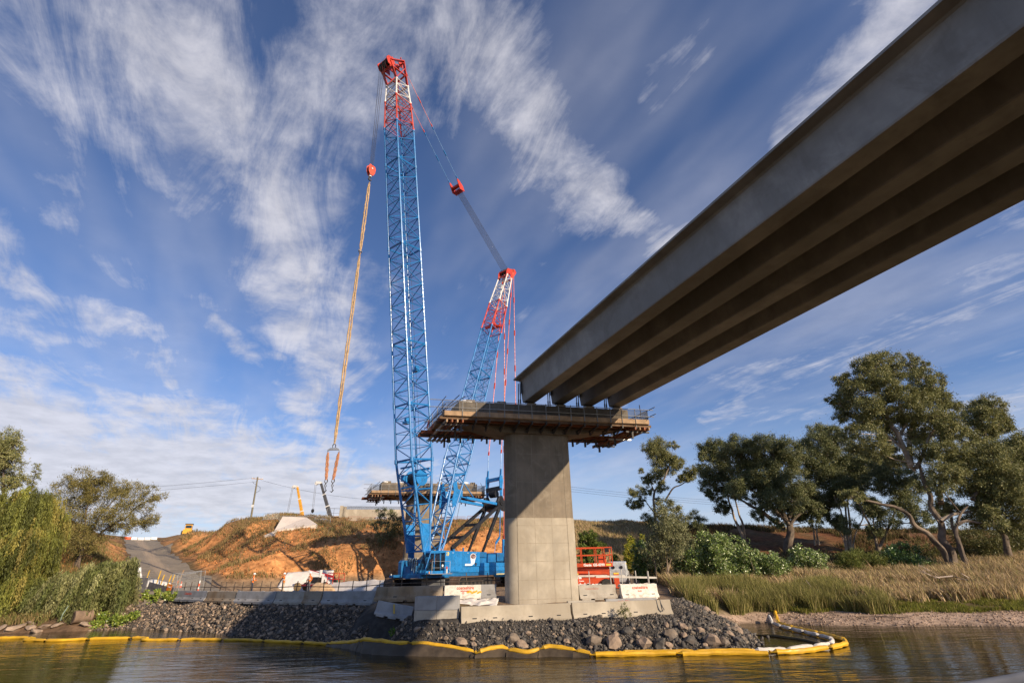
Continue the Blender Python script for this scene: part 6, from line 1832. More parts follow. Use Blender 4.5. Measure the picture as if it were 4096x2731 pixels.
m = MB(); m.bx(-.22, .22, -.08, .08, 0, .22); m.build('lens', pm('amber_lens', (.7, .25, .02), .2), t, False, .02)
m = MB(); m.bx(-.2, .2, -.06, .06, -.3, -.002); m.build('bracket', DARK, t)
lump('scrap_cloth', 'white scrap of cloth caught on the wire fence', 'cloth', (-33.6, 50.6, 2.0), (.35, .08, .3), WHITEP, seed=47)

# ------------------------------------------------------------------ far things on the hill
def hv(p): return V(p)
# bulldozer-like loader on the skyline
gx, gy = -91.5, 146.0
gd = thing('wheel_loader', 'yellow wheel loader with dark cab on the skyline by the ramp', 'loader', (gx, gy, 13.6), R(-62))
m = MB(); m.bx(-2.2, 2.4, -1.1, 1.1, .7, 1.9); m.build('hull', YELLOWP, gd, False, .06)
m = MB(); m.bx(-.9, .9, -.85, .85, 1.9, 3.3); m.build('cab', YELLOWP, gd, False, .04)
m = MB(); m.bx(-.93, .93, -.7, .7, 2.3, 3.05); m.bx(-.75, .75, -.88, .88, 2.3, 3.05); m.build('cab_glass', GLASS, gd)
m = MB(); m.bx(-1.05, 1.05, -.98, .98, 3.301, 3.48); m.build('roof', BLACKP, gd, False, .03)
m = MB(); m.bx(-3.3, -2.3, -1.3, 1.3, .3, 1.25); m.build('bucket', YELLOWP, gd, False, .04)
for sx in (-1.5, 1.6):
    for sy in (-1.15, 1.15):
        m = MB(); m.lathe([(.3, -.28), (.72, -.28), (.8, 0), (.72, .28), (.3, .28)], (sx, sy, .8), (0, 1, 0), 18); m.build('tyre', TIRE, gd, True)
m = MB()
for z in (1.9, 2.4, 2.9): m.tube((1.2, -1.0, z), (2.3, -1.0, z), .03, n=5); m.tube((1.2, 1.0, z), (2.3, 1.0, z), .03, n=5)
m.build('hand_rail', BLACKP, gd)
# water filled barriers across the top of the ramp
for i in range(5):
    f = -2.6 + 1.35 * i; x, y = ROAD[10][0] - .62 * 5 + .784 * f, ROAD[10][1] + .784 * 5 + .62 * f
    t = thing('plastic_barrier', 'orange plastic road barrier across the top of the ramp' if i == 0 else 'white plastic road barrier across the top of the ramp', 'barrier', (x, y, gz(x, y) + .1), math.atan2(.62, .784), 'plastic barriers at the ramp top')
    m = MB(); m.prism([(-.28, 0), (-.28, .15), (-.12, .3), (-.1, .6), (.1, .6), (.12, .3), (.28, .15), (.28, 0)], (-.62, 0, 0), (0, 1, 0), (0, 0, 1), (1.24, 0, 0)); m.build('shell', pm('orange_red_plastic', (.75, .10, .03)) if i == 0 else WHITEP, t, False, .03)
# telescopic mobile cranes standing beyond the crest
def tcrane(label, tip, foot, hook_z, cols, hx):
    t = thing('mobile_crane', label, 'mobile crane', foot, 0, 'mobile cranes beyond the hill crest')
    o = V(foot); d = V(tip) - o; n = 4
    for k in range(n):
        a, b = d * (k / n), d * ((k + 1) / n); w = .95 - .14 * k
        m = MB(); m.beam(a, b + d.normalized() * .1, w * .8, w); m.build('boom_stage', cols[k], t, False, .06)
        m = MB(); m.beam(b - d.normalized() * .18, b + d.normalized() * .05, w * .9, w * 1.1); m.build('stage_collar', WHITEP, t)
    m = MB(); m.beam(d * 1.0, d * 1.0 + V(-1.1, 0, .1), .6, .55); m.cyl(d + V(-1.0, 0, -.1), (0, 1, 0), .4, .4, 14); m.build('boom_head', WHITEP, t)
    for dx in (-.15, .15):
        m = MB(); m.tube(d + V(-1.2 + dx, 0, 0), V(-1.2 + dx + d.x + hx, 0, hook_z - foot[2]), .035, n=5); m.build('hoist_rope', ROPE, t)
    m = MB(); m.lathe([(.15, .9), (.34, .7), (.34, .3), (.12, 0)], (d.x - 1.2 + hx, 0, hook_z - foot[2] - .9), n=12); m.build('hook_ball', BLACKP, t, True)
    m = MB(); m.bx(-3.5, 4.5, -1.3, 1.3, .9, 1.6); m.build('carrier', YELLOWP, t, False, .05)
    m = MB(); m.bx(-2.0, 1.8, -1.2, 1.2, 1.65, 3.0); m.build('superstructure', YELLOWP, t, False, .05)
    m = MB(); m.bx(3.1, 4.6, -1.3, 1.3, 1.65, 3.0); m.build('cab', YELLOWP, t, False, .05)
    for x in (-2.8, -1.4, 1.6, 3.2):
        for y in (-1.2, 1.2): m = MB(); m.lathe([(.2, -.2), (.6, -.2), (.66, 0), (.6, .2), (.2, .2)], (x, y, .66), (0, 1, 0), 16); m.build('tyre', TIRE, t, True)
    return t
DYEL = pm('ochre_boom_paint', (.62, .30, .03), .45)
tcrane('yellow mobile crane boom rising behind the white slope lining', (-58.15, 135, 24.9), (-53.8, 135, 12.3), 14.0, (DYEL, DYEL, DYEL, DYEL), -.4)
GRB = pm('dark_grey_boom_paint', (.07, .07, .075), .5)
tcrane('mobile crane with dark grey boom and yellow base beside the abutment', (-46.2, 120, 23.3), (-41.6, 120, 12.6), 17.4, (YELLOWP, GRB, GRB, GRB), .2)

# power poles and wires
POLEM = pm('grey_green_timber_pole', (.17, .15, .10), .9, 0, .25, 2.0)
def power_pole(label, bx_, by_, zt, zb, dx):
    t = thing('power_pole', label, 'power pole', (bx_, by_, zb), 0, 'timber power poles')
    h = zt - zb
    m = MB(); m.tube((0, 0, -1.5), (dx, 0, h), .20, .13, n=10); m.build('pole', POLEM, t, True)
    m = MB(); m.beam((dx - .9, -.5, h - .35), (dx + .9, .5, h - .35), .12, .12); m.build('cross_arm', TIMBER, t)
    for k in (-.8, -.3, .3, .8): m = MB(); m.lathe([(.03, 0), (.06, .06), (.05, .16), (.02, .2)], (dx + k, k * .55, h - .29), n=8); m.build('insulator', WHITEP, t, True)
    m = MB(); m.path([(dx + .15, 0, h - 1.6), (dx + .8, .2, h - 2.0), (dx + .9, .1, h - 2.6), (dx + .3, 0, h - 3.0), (dx, 0, h - 3.2)], .035, 5); m.path([(dx - .1, 0, h - 1.4), (dx - .7, .2, h - 1.2), (dx - .9, .1, h - .8)], .03, 5); m.build('jumper_cable', BLACKP, t)
    m = MB(); m.bx(dx * .35 - .22, dx * .35 + .22, -.24, -.19, h * .35, h * .35 + .5); m.build('pole_plate', WHITEP, t)
    return V(bx_ + dx, by_, zt)
pA = power_pole('leaning timber power pole on the hill crest left of the mobile cranes', -51.0, 100, 21.4, 12.5, -.30)
pB = power_pole('timber power pole standing between the crane gantry and the pier', -2.45, 110, 22.1, 12.2, .3)
pC = power_pole('short pole with a white cap between the mast legs', -20.5, 118, 19.0, 12.2, 0)
def wire(label, a, b, sag, r=.03):
    a, b = V(a), V(b); m = MB(); pts = []
    for k in range(25):
        f = k / 24; p = a.lerp(b, f) - a; p.z -= sag * 4 * f * (1 - f); pts.append(p)
    m.path(pts, r, 4); o = m.build('power_line', ROPE, None, True); o.location = a
    return tag(o, label, 'power line', 'power lines')
for k, (dz, lb) in enumerate(((0, 'upper power line running left from the leaning pole'), (-.8, 'lower power line running left from the leaning pole'))):
    wire(lb, pA + V(0, 0, dz - .1), (-160, 128, 24.5 + dz), 1.5, .022)
wire('power line from the leaning pole towards the abutment', pA + V(0, 0, -.4), pC + V(0, 0, -.3), 1.5, .02)
for k, dz in enumerate((0, -.5, -1.0)):
    wire(('top', 'middle', 'bottom')[k] + ' power line of the three running right behind the gum trees', pB + V(0, 0, -.4 + dz), (150, 165, 20 + dz), 3.0, .022)

# pedestrian barriers along the plateau edge
PB = pm('faded_red_barrier_paint', (.36, .13, .08), .6)
def ped(label, p, q, mat, grp):
    p = V(p); q = V(q); L = math.hypot(q.x - p.x, q.y - p.y)
    t = thing('crowd_barrier', label, 'barrier', p, math.atan2(q.y - p.y, q.x - p.x), grp)
    m = MB(); m.path([(.05, 0, 0), (.05, 0, .95), (.15, 0, 1.1), (L - .15, 0, 1.1), (L - .05, 0, .95), (L - .05, 0, 0)], .025, 5); m.tube((.05, 0, .2), (L - .05, 0, .2), .02, n=5); m.build('frame', mat, t)
    m = MB()
    for k in range(1, int(L / .16)): m.tube((.16 * k, 0, .2), (.16 * k, 0, 1.1), .011, n=4, cap=False)
    m.build('bar_infill', mat, t)
    return t
pts = [(-40.5, 83.0), (-37.6, 82.6), (-35.0, 82.9), (-32.3, 83.6), (-30.0, 84.6), (-27.6, 85.2), (-25.2, 85.7), (-22.8, 86.2), (-20.4, 86.8), (-18.0, 87.4), (-15.6, 88.0), (-13.2, 88.6), (-10.8, 89.2), (-8.4, 89.8), (-6.0, 90.4), (-3.6, 91.0)]
for i in range(len(pts) - 1):
    (xa, ya), (xb, yb) = pts[i], pts[i + 1]
    ped('grey crowd barrier at the edge of the slope lining' if i < 4 else 'faded red crowd barrier along the plateau edge below the abutment', (xa, ya, gz(xa, ya) - .05), (xb - .1, yb, gz(xb, yb) - .05), STEEL if i < 4 else PB, 'grey crowd barriers on the hill' if i < 4 else 'red crowd barriers on the plateau')
lump('rubble_heap', 'dark rubble heap behind the grey crowd barriers', 'heap', (-35.0, 84.6, 10.7), (1.9, .8, .7), ROCKD, seed=51, sub=3)
lump('rubble_heap', 'long dark rubble line behind the red crowd barriers', 'heap', (-24.5, 87.4, 10.95), (7.5, .5, .45), ROCKD, seed=53, sub=3)
lump('tarp_heap', 'grey tarp covered heap left of the abutment', 'heap', (-33.8, 89.5, 11.6), (1.6, .8, .7), SHEET_GR, seed=55, sub=3)
ft = thing('access_gate', 'grey tube gate frame left of the abutment wall', 'gate', (-34.2, 93.6, 11.8), R(13))
m = MB(); m.path([(0, 0, 0), (0, 0, 2.5), (.15, 0, 2.65), (2.2, 0, 2.6), (2.2, 0, 0)], .04, 6); m.tube((1.2, 0, 0), (1.2, 0, 2.6), .03, n=5)
for z in (.6, 1.2, 1.8): m.tube((0, 0, z), (2.2, 0, z), .025, n=5)
m.build('tube_frame', SCAF, ft)
for i in range(3):
    t = fence_panel('wire fence panel on the hill top behind the willow', (-74 + 4.2 * i, 62 + 1.2 * i, gz(-74 + 4.2 * i, 62) - .1), (-70 + 4.2 * i, 63.2 + 1.2 * i, gz(-70 + 4.2 * i, 63) - .1), 2.1, 'fence panels on the left hill')

# small jetty the picture is taken from; its pipe rail crosses the lower right corner
jt = thing('river_jetty', 'small timber jetty with a grey pipe rail over the water', 'jetty', (0, 0, 0))
RAILP = [(1.2, 2.69, 3.02), (2.3, 2.64, 3.10), (3.9, 2.58, 3.20)]
for k in range(21):
    m = MB(); m.bx(-3.0, 4.2, -3.4 + .3 * k, -3.12 + .3 * k, 1.95, 2.0); m.build('deck_plank', TIMBER, jt)
for x in (-2.6, 0.6, 3.8):
    m = MB(); m.bx(x - .08, x + .08, -3.4, 2.8, 1.72, 1.948); m.build('bearer', TIMBER, jt)
    for y in (-3.0, -.1, 2.6): m = MB(); m.tube((x, y, -3.0), (x, y, 1.72), .12, n=10); m.build('pile', pm('dark_pile', (.10, .075, .055), .9, 0, .3, 2), jt, True)
GP_ = pm('grey_pipe_paint', (.20, .20, .205), .5)
m = MB(); m.path(RAILP, .05, 12); m.build('pipe_rail', GP_, jt, True)
for p in (RAILP[0], RAILP[-1]):
    m = MB(); m.tube((p[0], p[1], p[2]), (p[0], p[1] - .0, 1.98), .035, n=8); m.build('rail_post', GP_, jt)

# ------------------------------------------------------------------ where the crowns, limbs and shrubs stand (metres)
TREES = {
 'lone_gum': ([(25.85, 93.2, 24.01, 1.45), (27.55, 93.83, 24.57, 1.7), (29.95, 92.16, 24.32, 0.75), (27.22, 93.04, 22.51, 1.67), (28.52, 94.57, 21.18, 1.9), (30.9, 94.59, 21.31, 1.18), (32.13, 91.5, 19.48, 1.05), (31.2, 91.83, 18.53, 0.96), (25.72, 91.21, 19.05, 1.13), (24.43, 92.76, 18.31, 0.97), (21.83, 91.12, 15.93, 1.11), (20.94, 92.83, 14.02, 0.86), (22.51, 93.6, 14.16, 0.78), (26.5, 92.11, 16.81, 1.04), (24.4, 93.71, 16.41, 0.79), (25.79, 93.36, 14.49, 0.61), (22.99, 91.1, 19.59, 0.49), (29.14, 93.24, 21.79, 1.26), (30.15, 92.04, 18.08, 0.7)],
  [([(24.92, 93, 11.68), (24.96, 93, 12.33), (25.11, 93, 14.62), (25.44, 93, 16.29), (27.25, 93, 17.95), (28.21, 93, 19.66), (29.16, 93, 21.21)], 0.33), ([(27.05, 93, 14.25), (27.22, 92.75, 14.71), (28.64, 92.5, 16.49), (30.22, 92.25, 17.09), (32.1, 92, 18.37)], 0.2), ([(25.32, 93, 16.12), (25.03, 93, 17.14), (24.76, 93, 18.34)], 0.14), ([(24.75, 93, 12.65), (24.12, 93.33, 13.69), (23.45, 93.67, 14.57), (22.07, 94, 14.14)], 0.14)]),
 'grey_green_tree': ([(14.4, 49.75, 8.86, 0.83), (13.97, 49.35, 7.87, 1.09), (15.51, 50.58, 8.48, 0.75), (15.5, 49.82, 7.54, 0.91), (14.13, 48.97, 6.66, 1.24), (15.78, 50.13, 6.45, 0.86), (13.77, 50.84, 6.96, 0.92), (13.06, 49.42, 5.88, 1.02), (14.26, 49.17, 5.43, 1.15), (12.3, 49.66, 5.08, 0.75), (14.02, 51.31, 4.68, 1), (16.51, 51.43, 5.65, 0.74), (12.85, 50.52, 4.27, 0.72)],
  [([(13.58, 50, 2.65), (13.85, 50, 3.28), (14.31, 50, 4.23), (14.93, 50, 4.79)], 0.11), ([(13.85, 50, 3.28), (13.93, 50, 4.65), (13.91, 50, 6.31), (14.34, 50, 8.01)], 0.08), ([(12.8, 50, 2.98), (12.83, 50, 4.42), (12.84, 50, 5.16)], 0.06)]),
 'crest_bush': ([(31.69, 92.81, 11.53, 1.11), (32.69, 92.69, 10.7, 1.02), (30.69, 91.76, 10.66, 0.84), (31.53, 91.18, 9.81, 1)],
  [([(31.48, 92, 8.93), (31.5, 92, 10.03), (31.56, 92, 11.3)], 0.08)]),
 'crest_bush_left': ([(23.21, 92.31, 11.33, 1.01), (23.58, 92.12, 10.67, 0.93)],
  [([(23.15, 92, 9.57), (23.25, 92, 10.98)], 0.08)]),
 'twin_leaning_gum': ([(32.87, 83.45, 21.83, 1.54), (34.38, 82.9, 21.52, 1.45), (32.4, 83.63, 20.75, 1.29), (31.52, 83.88, 18.11, 1.12), (32.93, 83.08, 17.78, 1.66), (31.77, 83.17, 15.67, 1.33), (34.38, 83.83, 15.72, 1.5), (33.46, 85.44, 14.43, 1.12), (33.58, 84.35, 13.08, 0.78), (31.45, 83.13, 14.02, 0.65), (35.18, 83.11, 17.13, 1.42), (34.71, 83.82, 19.78, 1.53), (31.21, 82.82, 20.13, 0.8)],
  [([(35.84, 84, 7.2), (35.49, 84, 9.48), (35.09, 84, 11.23), (34.68, 84, 14.52), (33.71, 84, 17.62), (33.27, 84, 20.33)], 0.28), ([(36.33, 84.5, 7.79), (36.46, 84.5, 9.79), (36.29, 84.5, 11.55), (35.83, 84.5, 15.33), (35.41, 84.5, 18.78)], 0.25), ([(35.06, 84, 11.09), (34.08, 84, 11.55), (33.21, 84, 11.86)], 0.07)]),
 'spreading_gum': ([(33.8, 74.21, 20.3, 1.45), (36.29, 76.08, 20.09, 1.48), (36.59, 73.52, 19.94, 1.57), (40.16, 75.9, 20.56, 1.55), (41.59, 75.17, 19.48, 1.75), (33.65, 77.25, 19.36, 1.64), (36.66, 77.48, 19.05, 1.87), (39.46, 77.15, 18.93, 1.93), (35.28, 77.14, 16.82, 1.84), (37.23, 75.24, 16.29, 2), (41.24, 77.01, 17.4, 2.06), (33.11, 75.04, 14.13, 1.34), (38.08, 76.44, 14.51, 1.72), (40.22, 74.95, 14.52, 1.98), (35.14, 75.67, 12.54, 0.99), (36.79, 73.37, 12.22, 1.64), (40.02, 74.46, 12.02, 1.8), (44.78, 78.83, 13.32, 1.91), (35.61, 74.38, 11.05, 0.82), (41.75, 77.15, 10.69, 1.35), (39.44, 76.9, 10.98, 1.13), (37.08, 77.34, 14.67, 1.31), (35.85, 75.85, 15.31, 1.29), (35.28, 76.05, 10.21, 0.95), (37.4, 74.97, 9.3, 0.87), (41.78, 77.43, 10.46, 1.16), (43.31, 76.01, 9.45, 1.01)],
  [([(38.51, 76, 4.74), (38.76, 76, 6.11), (39.08, 76, 8.01), (39.27, 76, 9.3), (39.24, 76, 11.96), (39.12, 76, 16.11), (39.53, 76, 18.98)], 0.75), ([(38.59, 76, 8.28), (36.56, 75.5, 9.97), (34.78, 75, 11), (32.97, 74.5, 11.91), (31.38, 74, 13.2)], 0.35), ([(38.78, 76, 9.57), (36.86, 76.33, 12.59), (35.2, 76.67, 14.05), (33.66, 77, 14.97)], 0.28), ([(38.07, 76, 10.64), (36.86, 76.75, 14.87), (35.28, 77.5, 17.47)], 0.22), ([(39.52, 76, 8.65), (40.78, 75.67, 9.9), (42.15, 75.33, 10.5), (43.44, 75, 10.83)], 0.28), ([(39.55, 76, 9.3), (41.47, 76.5, 11.98), (43.43, 77, 14.07)], 0.25)]),
 'pale_trunk_gum': ([(51.78, 82.48, 23.88, 1.62), (52.01, 79.83, 22.71, 1.56), (48.92, 79.86, 21.68, 1.56), (53.16, 80.49, 21.58, 1.72), (50.27, 80.26, 20.18, 1.86), (48.3, 80, 18.63, 1.84), (51.29, 80.15, 18.6, 1.84), (48.21, 82.27, 20.67, 1.59), (45.91, 80.44, 18.01, 1.54), (48.76, 81.1, 16.53, 1.96), (50.34, 78.92, 14.47, 1.89), (46.38, 81.86, 13.98, 1.67), (54.47, 81, 17.08, 1.96), (47.96, 79.37, 12.31, 1.47)],
  [([(45.62, 82, 5.58), (46.05, 82, 7.69), (46.34, 82, 9.85), (46.69, 82, 12.81)], 0.2), ([(46.22, 82, 5.57), (46.59, 82, 7.68), (46.91, 82, 9.4), (48.66, 82, 12.02)], 0.2), ([(46.91, 82, 9.4), (48.7, 81.5, 11.51), (50.22, 81, 12.91)], 0.12)]),
 'clustered_trunk_gum': ([(53.43, 80.26, 17.82, 1.99), (49.19, 78.91, 16.47, 1.65), (55.03, 78.21, 17.39, 1.79), (52.77, 79.04, 15.68, 1.79), (49.47, 76.82, 14.11, 1.3), (56.26, 80.13, 19.26, 1.7), (57.99, 79.7, 17.92, 1.52)],
  [([(47.93, 78, 5.26), (48.46, 78, 7.94), (48.68, 78, 10.15), (48.49, 78, 13)], 0.26), ([(48.52, 78.5, 5.27), (49.31, 78.5, 8.79), (49.95, 78.5, 11.88), (50.44, 78.5, 14.49)], 0.24), ([(48.64, 78, 5.25), (49.42, 78, 8.47), (49.99, 78, 11.53), (51.38, 78, 14.1)], 0.26), ([(48.62, 77.5, 5.23), (49.56, 77.5, 7.34), (51.58, 77.5, 10.04), (51.52, 77.5, 13.59)], 0.18), ([(48.01, 78, 5.53), (47.73, 78, 7.95), (47.24, 78, 9.76)], 0.1)]),
 'dark_fork_gum': ([(53.31, 73.13, 15.77, 1.67), (53.98, 71.9, 14.2, 1.63), (56.93, 73.71, 13.09, 1.58), (59.09, 73.22, 14.32, 1.52), (52.98, 72.8, 13.44, 1.36), (57.03, 74.07, 16.56, 1.55), (51.03, 72.67, 13.99, 1.23), (49.19, 72.79, 10.61, 1.59), (51.07, 71.8, 9.15, 1.43), (54.43, 72.36, 10.75, 1.7), (53.58, 69.18, 8.32, 1.26), (43.8, 69.22, 8.14, 1.03), (48.78, 71.97, 7.31, 1.01), (56.7, 70.22, 9.9, 1.29)],
  [([(48.38, 72, 4.81), (48.48, 72, 5.91), (48.61, 72, 7.53), (48, 72, 9.84), (47.38, 72, 12.22)], 0.3), ([(48.67, 72, 5.29), (50.26, 72, 7.25), (52.12, 72, 9.5), (53.47, 72, 11.43)], 0.25), ([(48.48, 72, 5.91), (49.01, 72, 8.54), (49.56, 72, 10.85)], 0.16)]),
 'giant_river_gum': ([(40.29, 57.14, 24.13, 0.88), (42.21, 58.34, 24.15, 1.02), (42.79, 56.06, 25.28, 1.22), (44.51, 56.03, 25.61, 1.34), (48.75, 59.44, 27.05, 1.43), (49.25, 59.82, 25.59, 1.17), (52.74, 61.02, 27.75, 1.02), (52.31, 60.25, 26.36, 1.19), (52.16, 58.28, 26.23, 0.49), (48.52, 55.37, 23.53, 1.2), (52.62, 57.93, 24.02, 0.95), (53.87, 60.74, 23.86, 1.3), (41.86, 59.84, 22.78, 1.03), (38.88, 57.9, 21.83, 0.64), (39.5, 57.71, 21.15, 0.7), (41.23, 56.2, 22.29, 1.32), (43.21, 55.93, 23.61, 1.44), (43.96, 55.27, 22.74, 1.3), (43.2, 60.51, 21.45, 1.52), (40.23, 58.9, 20.04, 0.94), (41.62, 55.72, 20.23, 1.4), (45.06, 57.45, 20.94, 1.33), (45.54, 55.11, 21.11, 1.28), (48.21, 56.14, 21.16, 1.19), (53.13, 59.48, 21.91, 1.38), (53.26, 58.97, 20.51, 1.36), (41.93, 57.87, 18.99, 1.32), (39.01, 56.56, 17.32, 0.89), (44.44, 58.97, 19.49, 1.35), (48.48, 60.92, 20.46, 1.33), (47.66, 57.59, 19.85, 1.44), (47.78, 55.25, 18.81, 1.37), (49, 55.17, 17.86, 1.36), (40.5, 55.33, 16.53, 1.24), (47.05, 60.94, 18.03, 1.19), (47.94, 58.26, 17.68, 1.43), (51.71, 60.16, 17.74, 1.47), (50.12, 55.89, 17.02, 1.15), (41.33, 56.47, 15.14, 1.25), (41.26, 59.23, 16.32, 1.21), (46.43, 60.53, 15.35, 1.22), (46.58, 56.98, 15.04, 1.26), (47.82, 55.21, 14.73, 1.22)],
  [([(46.38, 58, 2.32), (46.5, 58, 2.89), (46.56, 58, 4.63), (46.46, 58, 6.02), (46.57, 58, 7.44), (46.71, 58, 9.84), (46.41, 58, 12.01), (46.53, 58, 13.9)], 0.62), ([(45.64, 57, 3.28), (44.95, 56.81, 4.81), (44.2, 56.62, 5.98), (42.96, 56.44, 6.98), (42.3, 56.25, 8.18), (40.86, 56.06, 9), (39.24, 55.88, 9.32), (37.58, 55.69, 9.84), (36.06, 55.5, 10.15)], 0.36), ([(48.34, 58.5, 2.76), (48.29, 58.5, 4.22), (48.34, 58.5, 6.21), (48.66, 58.5, 7.85), (48.58, 58.5, 9.33)], 0.34), ([(45.75, 58, 13.4), (45.83, 58, 15.5), (45.6, 58, 17.09), (45.03, 58, 18.73), (45.03, 58, 21.12), (44.87, 58, 23.09), (44.45, 58, 24.36)], 0.34), ([(46.04, 58.5, 13.82), (47, 58.5, 16.49), (47.65, 58.5, 17.99), (48.89, 58.5, 19.5), (50.32, 58.5, 21.16), (51.17, 58.5, 22.5)], 0.3), ([(45.83, 58, 15.5), (45.22, 58.25, 16.47), (44.37, 58.5, 17.47), (43.38, 58.75, 18.5), (42.13, 59, 19.19)], 0.2), ([(45.89, 58, 13.18), (47.31, 57.67, 14.73), (49.18, 57.33, 17.42), (50.9, 57, 19.02)], 0.24), ([(46.21, 57.5, 7.5), (47.71, 57.17, 8.16), (49.26, 56.83, 8.4), (50.74, 56.5, 8.75)], 0.22), ([(45.6, 58, 17.09), (47.1, 58.17, 18.73), (47.45, 58.33, 20.68), (47.37, 58.5, 22.84)], 0.18)]),
 'right_gum': ([(63.51, 65.46, 22.55, 1.31), (63.08, 63.16, 22.24, 1.27), (61.84, 64.96, 21.09, 1.16), (60.99, 62.63, 20.18, 1.43), (65.09, 64.78, 21.23, 1.29), (65.62, 65.37, 20.07, 1.16), (62.88, 64.91, 19.09, 1.27), (59.76, 63.44, 19.15, 1), (66, 64.91, 19.54, 0.54), (59.04, 62.56, 17.45, 0.85), (58.56, 63.26, 18.13, 0.99)],
  [([(54.86, 60, 3.13), (55.23, 60.4, 3.63), (55.51, 60.8, 5.69), (55.43, 61.2, 7.31), (55.34, 61.6, 8.44), (55.79, 62, 9.81)], 0.5), ([(57.66, 63, 12.68), (59.01, 63, 15.6), (60.55, 63, 17.52), (60.78, 63, 19.52), (61.04, 63, 21.32)], 0.26), ([(59.1, 63, 16.69), (60.43, 63, 17.53), (62.25, 63, 18.61)], 0.14)]),
 'low_crowned_gum': ([(50.11, 55.65, 14.24, 1.34), (53.8, 57.66, 15.14, 1.28), (52.26, 54.48, 14.16, 1.41), (56.63, 57.67, 13.99, 1.49), (57.94, 57.32, 14.43, 1.37), (52.73, 58.08, 13.05, 1.49), (52.18, 55.42, 12.07, 1.52), (53.47, 54.7, 11.72, 1.5), (47.54, 54.86, 12.07, 1.14), (58.48, 57.44, 16.11, 0.89), (59.74, 58.05, 15.67, 0.9), (50.38, 56.87, 11.1, 1.33), (51.49, 55.92, 10.64, 1.36), (52.6, 55.06, 10.19, 1.28), (58.12, 57.47, 12.83, 1.31), (58.1, 57.64, 11.27, 1.3), (46.15, 54.21, 12.49, 1.13), (45.45, 54.75, 10.89, 1.03), (50.3, 57.46, 13.75, 1.21), (56.6, 58.04, 14.39, 2.02), (56.25, 56.44, 11.91, 2.03), (53.76, 56.34, 8.71, 1.89), (52.09, 56.79, 9.94, 1.82), (58.71, 57.12, 15.16, 1.81), (57.19, 55.79, 10.62, 1.9), (51.46, 58.01, 8.25, 1.45), (54.2, 57.1, 6.55, 1.41)],
  [([(46.54, 56, 2.69), (46.25, 56, 4), (46.43, 56, 5.71), (47.03, 56, 7.46), (48.83, 56, 9.04)], 0.36), ([(46.76, 56, 7.07), (47.89, 55.67, 7.42), (49.07, 55.33, 7.17), (50.15, 55, 7.71)], 0.18), ([(46, 56, 9.26), (46.67, 56, 11.25), (48, 56, 12.78), (49.79, 56, 13.79)], 0.25), ([(49.55, 56, 9.58), (51.25, 56, 11.16), (53.48, 56, 12.66)], 0.2)]),
 'edge_tree': ([(-64.24, 60.99, 19.93, 1.27), (-60.54, 58.72, 18.24, 1.04), (-62.67, 59.94, 17.68, 1.41), (-59.97, 58.69, 16.51, 1.03), (-62.8, 61.15, 15.66, 1.41), (-59.89, 59.84, 14.52, 1.03), (-59.67, 58.71, 13.68, 1.01), (-62.82, 58.73, 18.29, 1.56), (-63.36, 60.12, 16, 1.57)],
  [([(-60.47, 60, 12.25), (-61.92, 60, 15.95), (-62.8, 60, 19.12)], 0.2)]),
 'windblown_tree': ([(-49.16, 55.13, 12.77, 1.1), (-48.26, 55.61, 13.6, 1.27), (-47.59, 56.72, 13.77, 1.14), (-46.61, 56.99, 14.11, 0.82), (-49.28, 57.37, 12.48, 1.63), (-47.51, 57.53, 12.62, 1.47), (-44.82, 56.44, 12.88, 1.12), (-44.15, 57.52, 12.87, 0.98), (-40.98, 55.49, 11.9, 0.94), (-40.13, 56.01, 12.11, 0.79), (-40.61, 58.31, 11.8, 0.74), (-43.2, 55.47, 11.04, 1.25), (-42.04, 55.78, 10.61, 1.09), (-40.42, 55.87, 10.73, 0.86), (-47.01, 56.91, 10.68, 1.59), (-43.23, 54.8, 9.8, 1.22), (-41.22, 54.93, 8.9, 1.06), (-41.06, 56.83, 9.06, 0.86), (-39.11, 55.52, 9.2, 0.61), (-50.46, 57.79, 11.15, 1.62), (-48.93, 58.3, 9.33, 1.61), (-45.7, 57.34, 8.6, 1.26), (-44.09, 57.86, 8.3, 0.95), (-49.33, 56.52, 9.19, 1.56), (-45.67, 55, 7.58, 1.35), (-48.97, 56.73, 7.31, 1.39), (-45.21, 56.44, 6.94, 1.07), (-44.78, 57.43, 9.48, 0.95)],
  [([(-46.94, 57, 4.88), (-46.3, 57, 6.56), (-45.38, 57, 7.98), (-44.03, 57, 9.13), (-42.79, 57, 9.7), (-42.05, 57, 10.89), (-40.06, 57, 11.78)], 0.16), ([(-46.62, 57, 5.71), (-46.27, 57, 8.29), (-45.92, 57, 10.06), (-45.26, 57, 10.96), (-44.35, 57, 12.64)], 0.14), ([(-46.62, 57, 5.71), (-47.26, 57, 8.9), (-47.67, 57, 11.01), (-47.94, 57, 13.18)], 0.13), ([(-45.27, 57, 8.12), (-43.99, 57, 8.98), (-42.09, 57, 8.94), (-40.32, 57, 9.35)], 0.08)]),
 'poplar_shoot': ([(-59.68, 61.78, 16.41, 0.39), (-59.55, 61.84, 15.71, 0.5), (-59.9, 62.19, 14.9, 0.53), (-59.4, 61.86, 14.15, 0.53), (-59.46, 61.95, 13.65, 0.53)],
  [([(-58.95, 62, 11.8), (-59.47, 62, 14), (-59.9, 62, 16.81)], 0.06)]),
 'bank_sapling': ([(-18.84, 72.2, 11.4, 0.69), (-17.98, 71.14, 10.21, 0.8), (-17.05, 70.93, 9.28, 0.82), (-17.07, 71.82, 10.87, 0.65), (-18.99, 71.61, 9.52, 0.67), (-16.52, 71.68, 8.43, 0.88), (-17.86, 70.77, 8.1, 0.79), (-16.09, 71.37, 9.89, 0.64), (-15.32, 70.71, 10.12, 0.64), (-15.61, 71.09, 8.67, 0.79)],
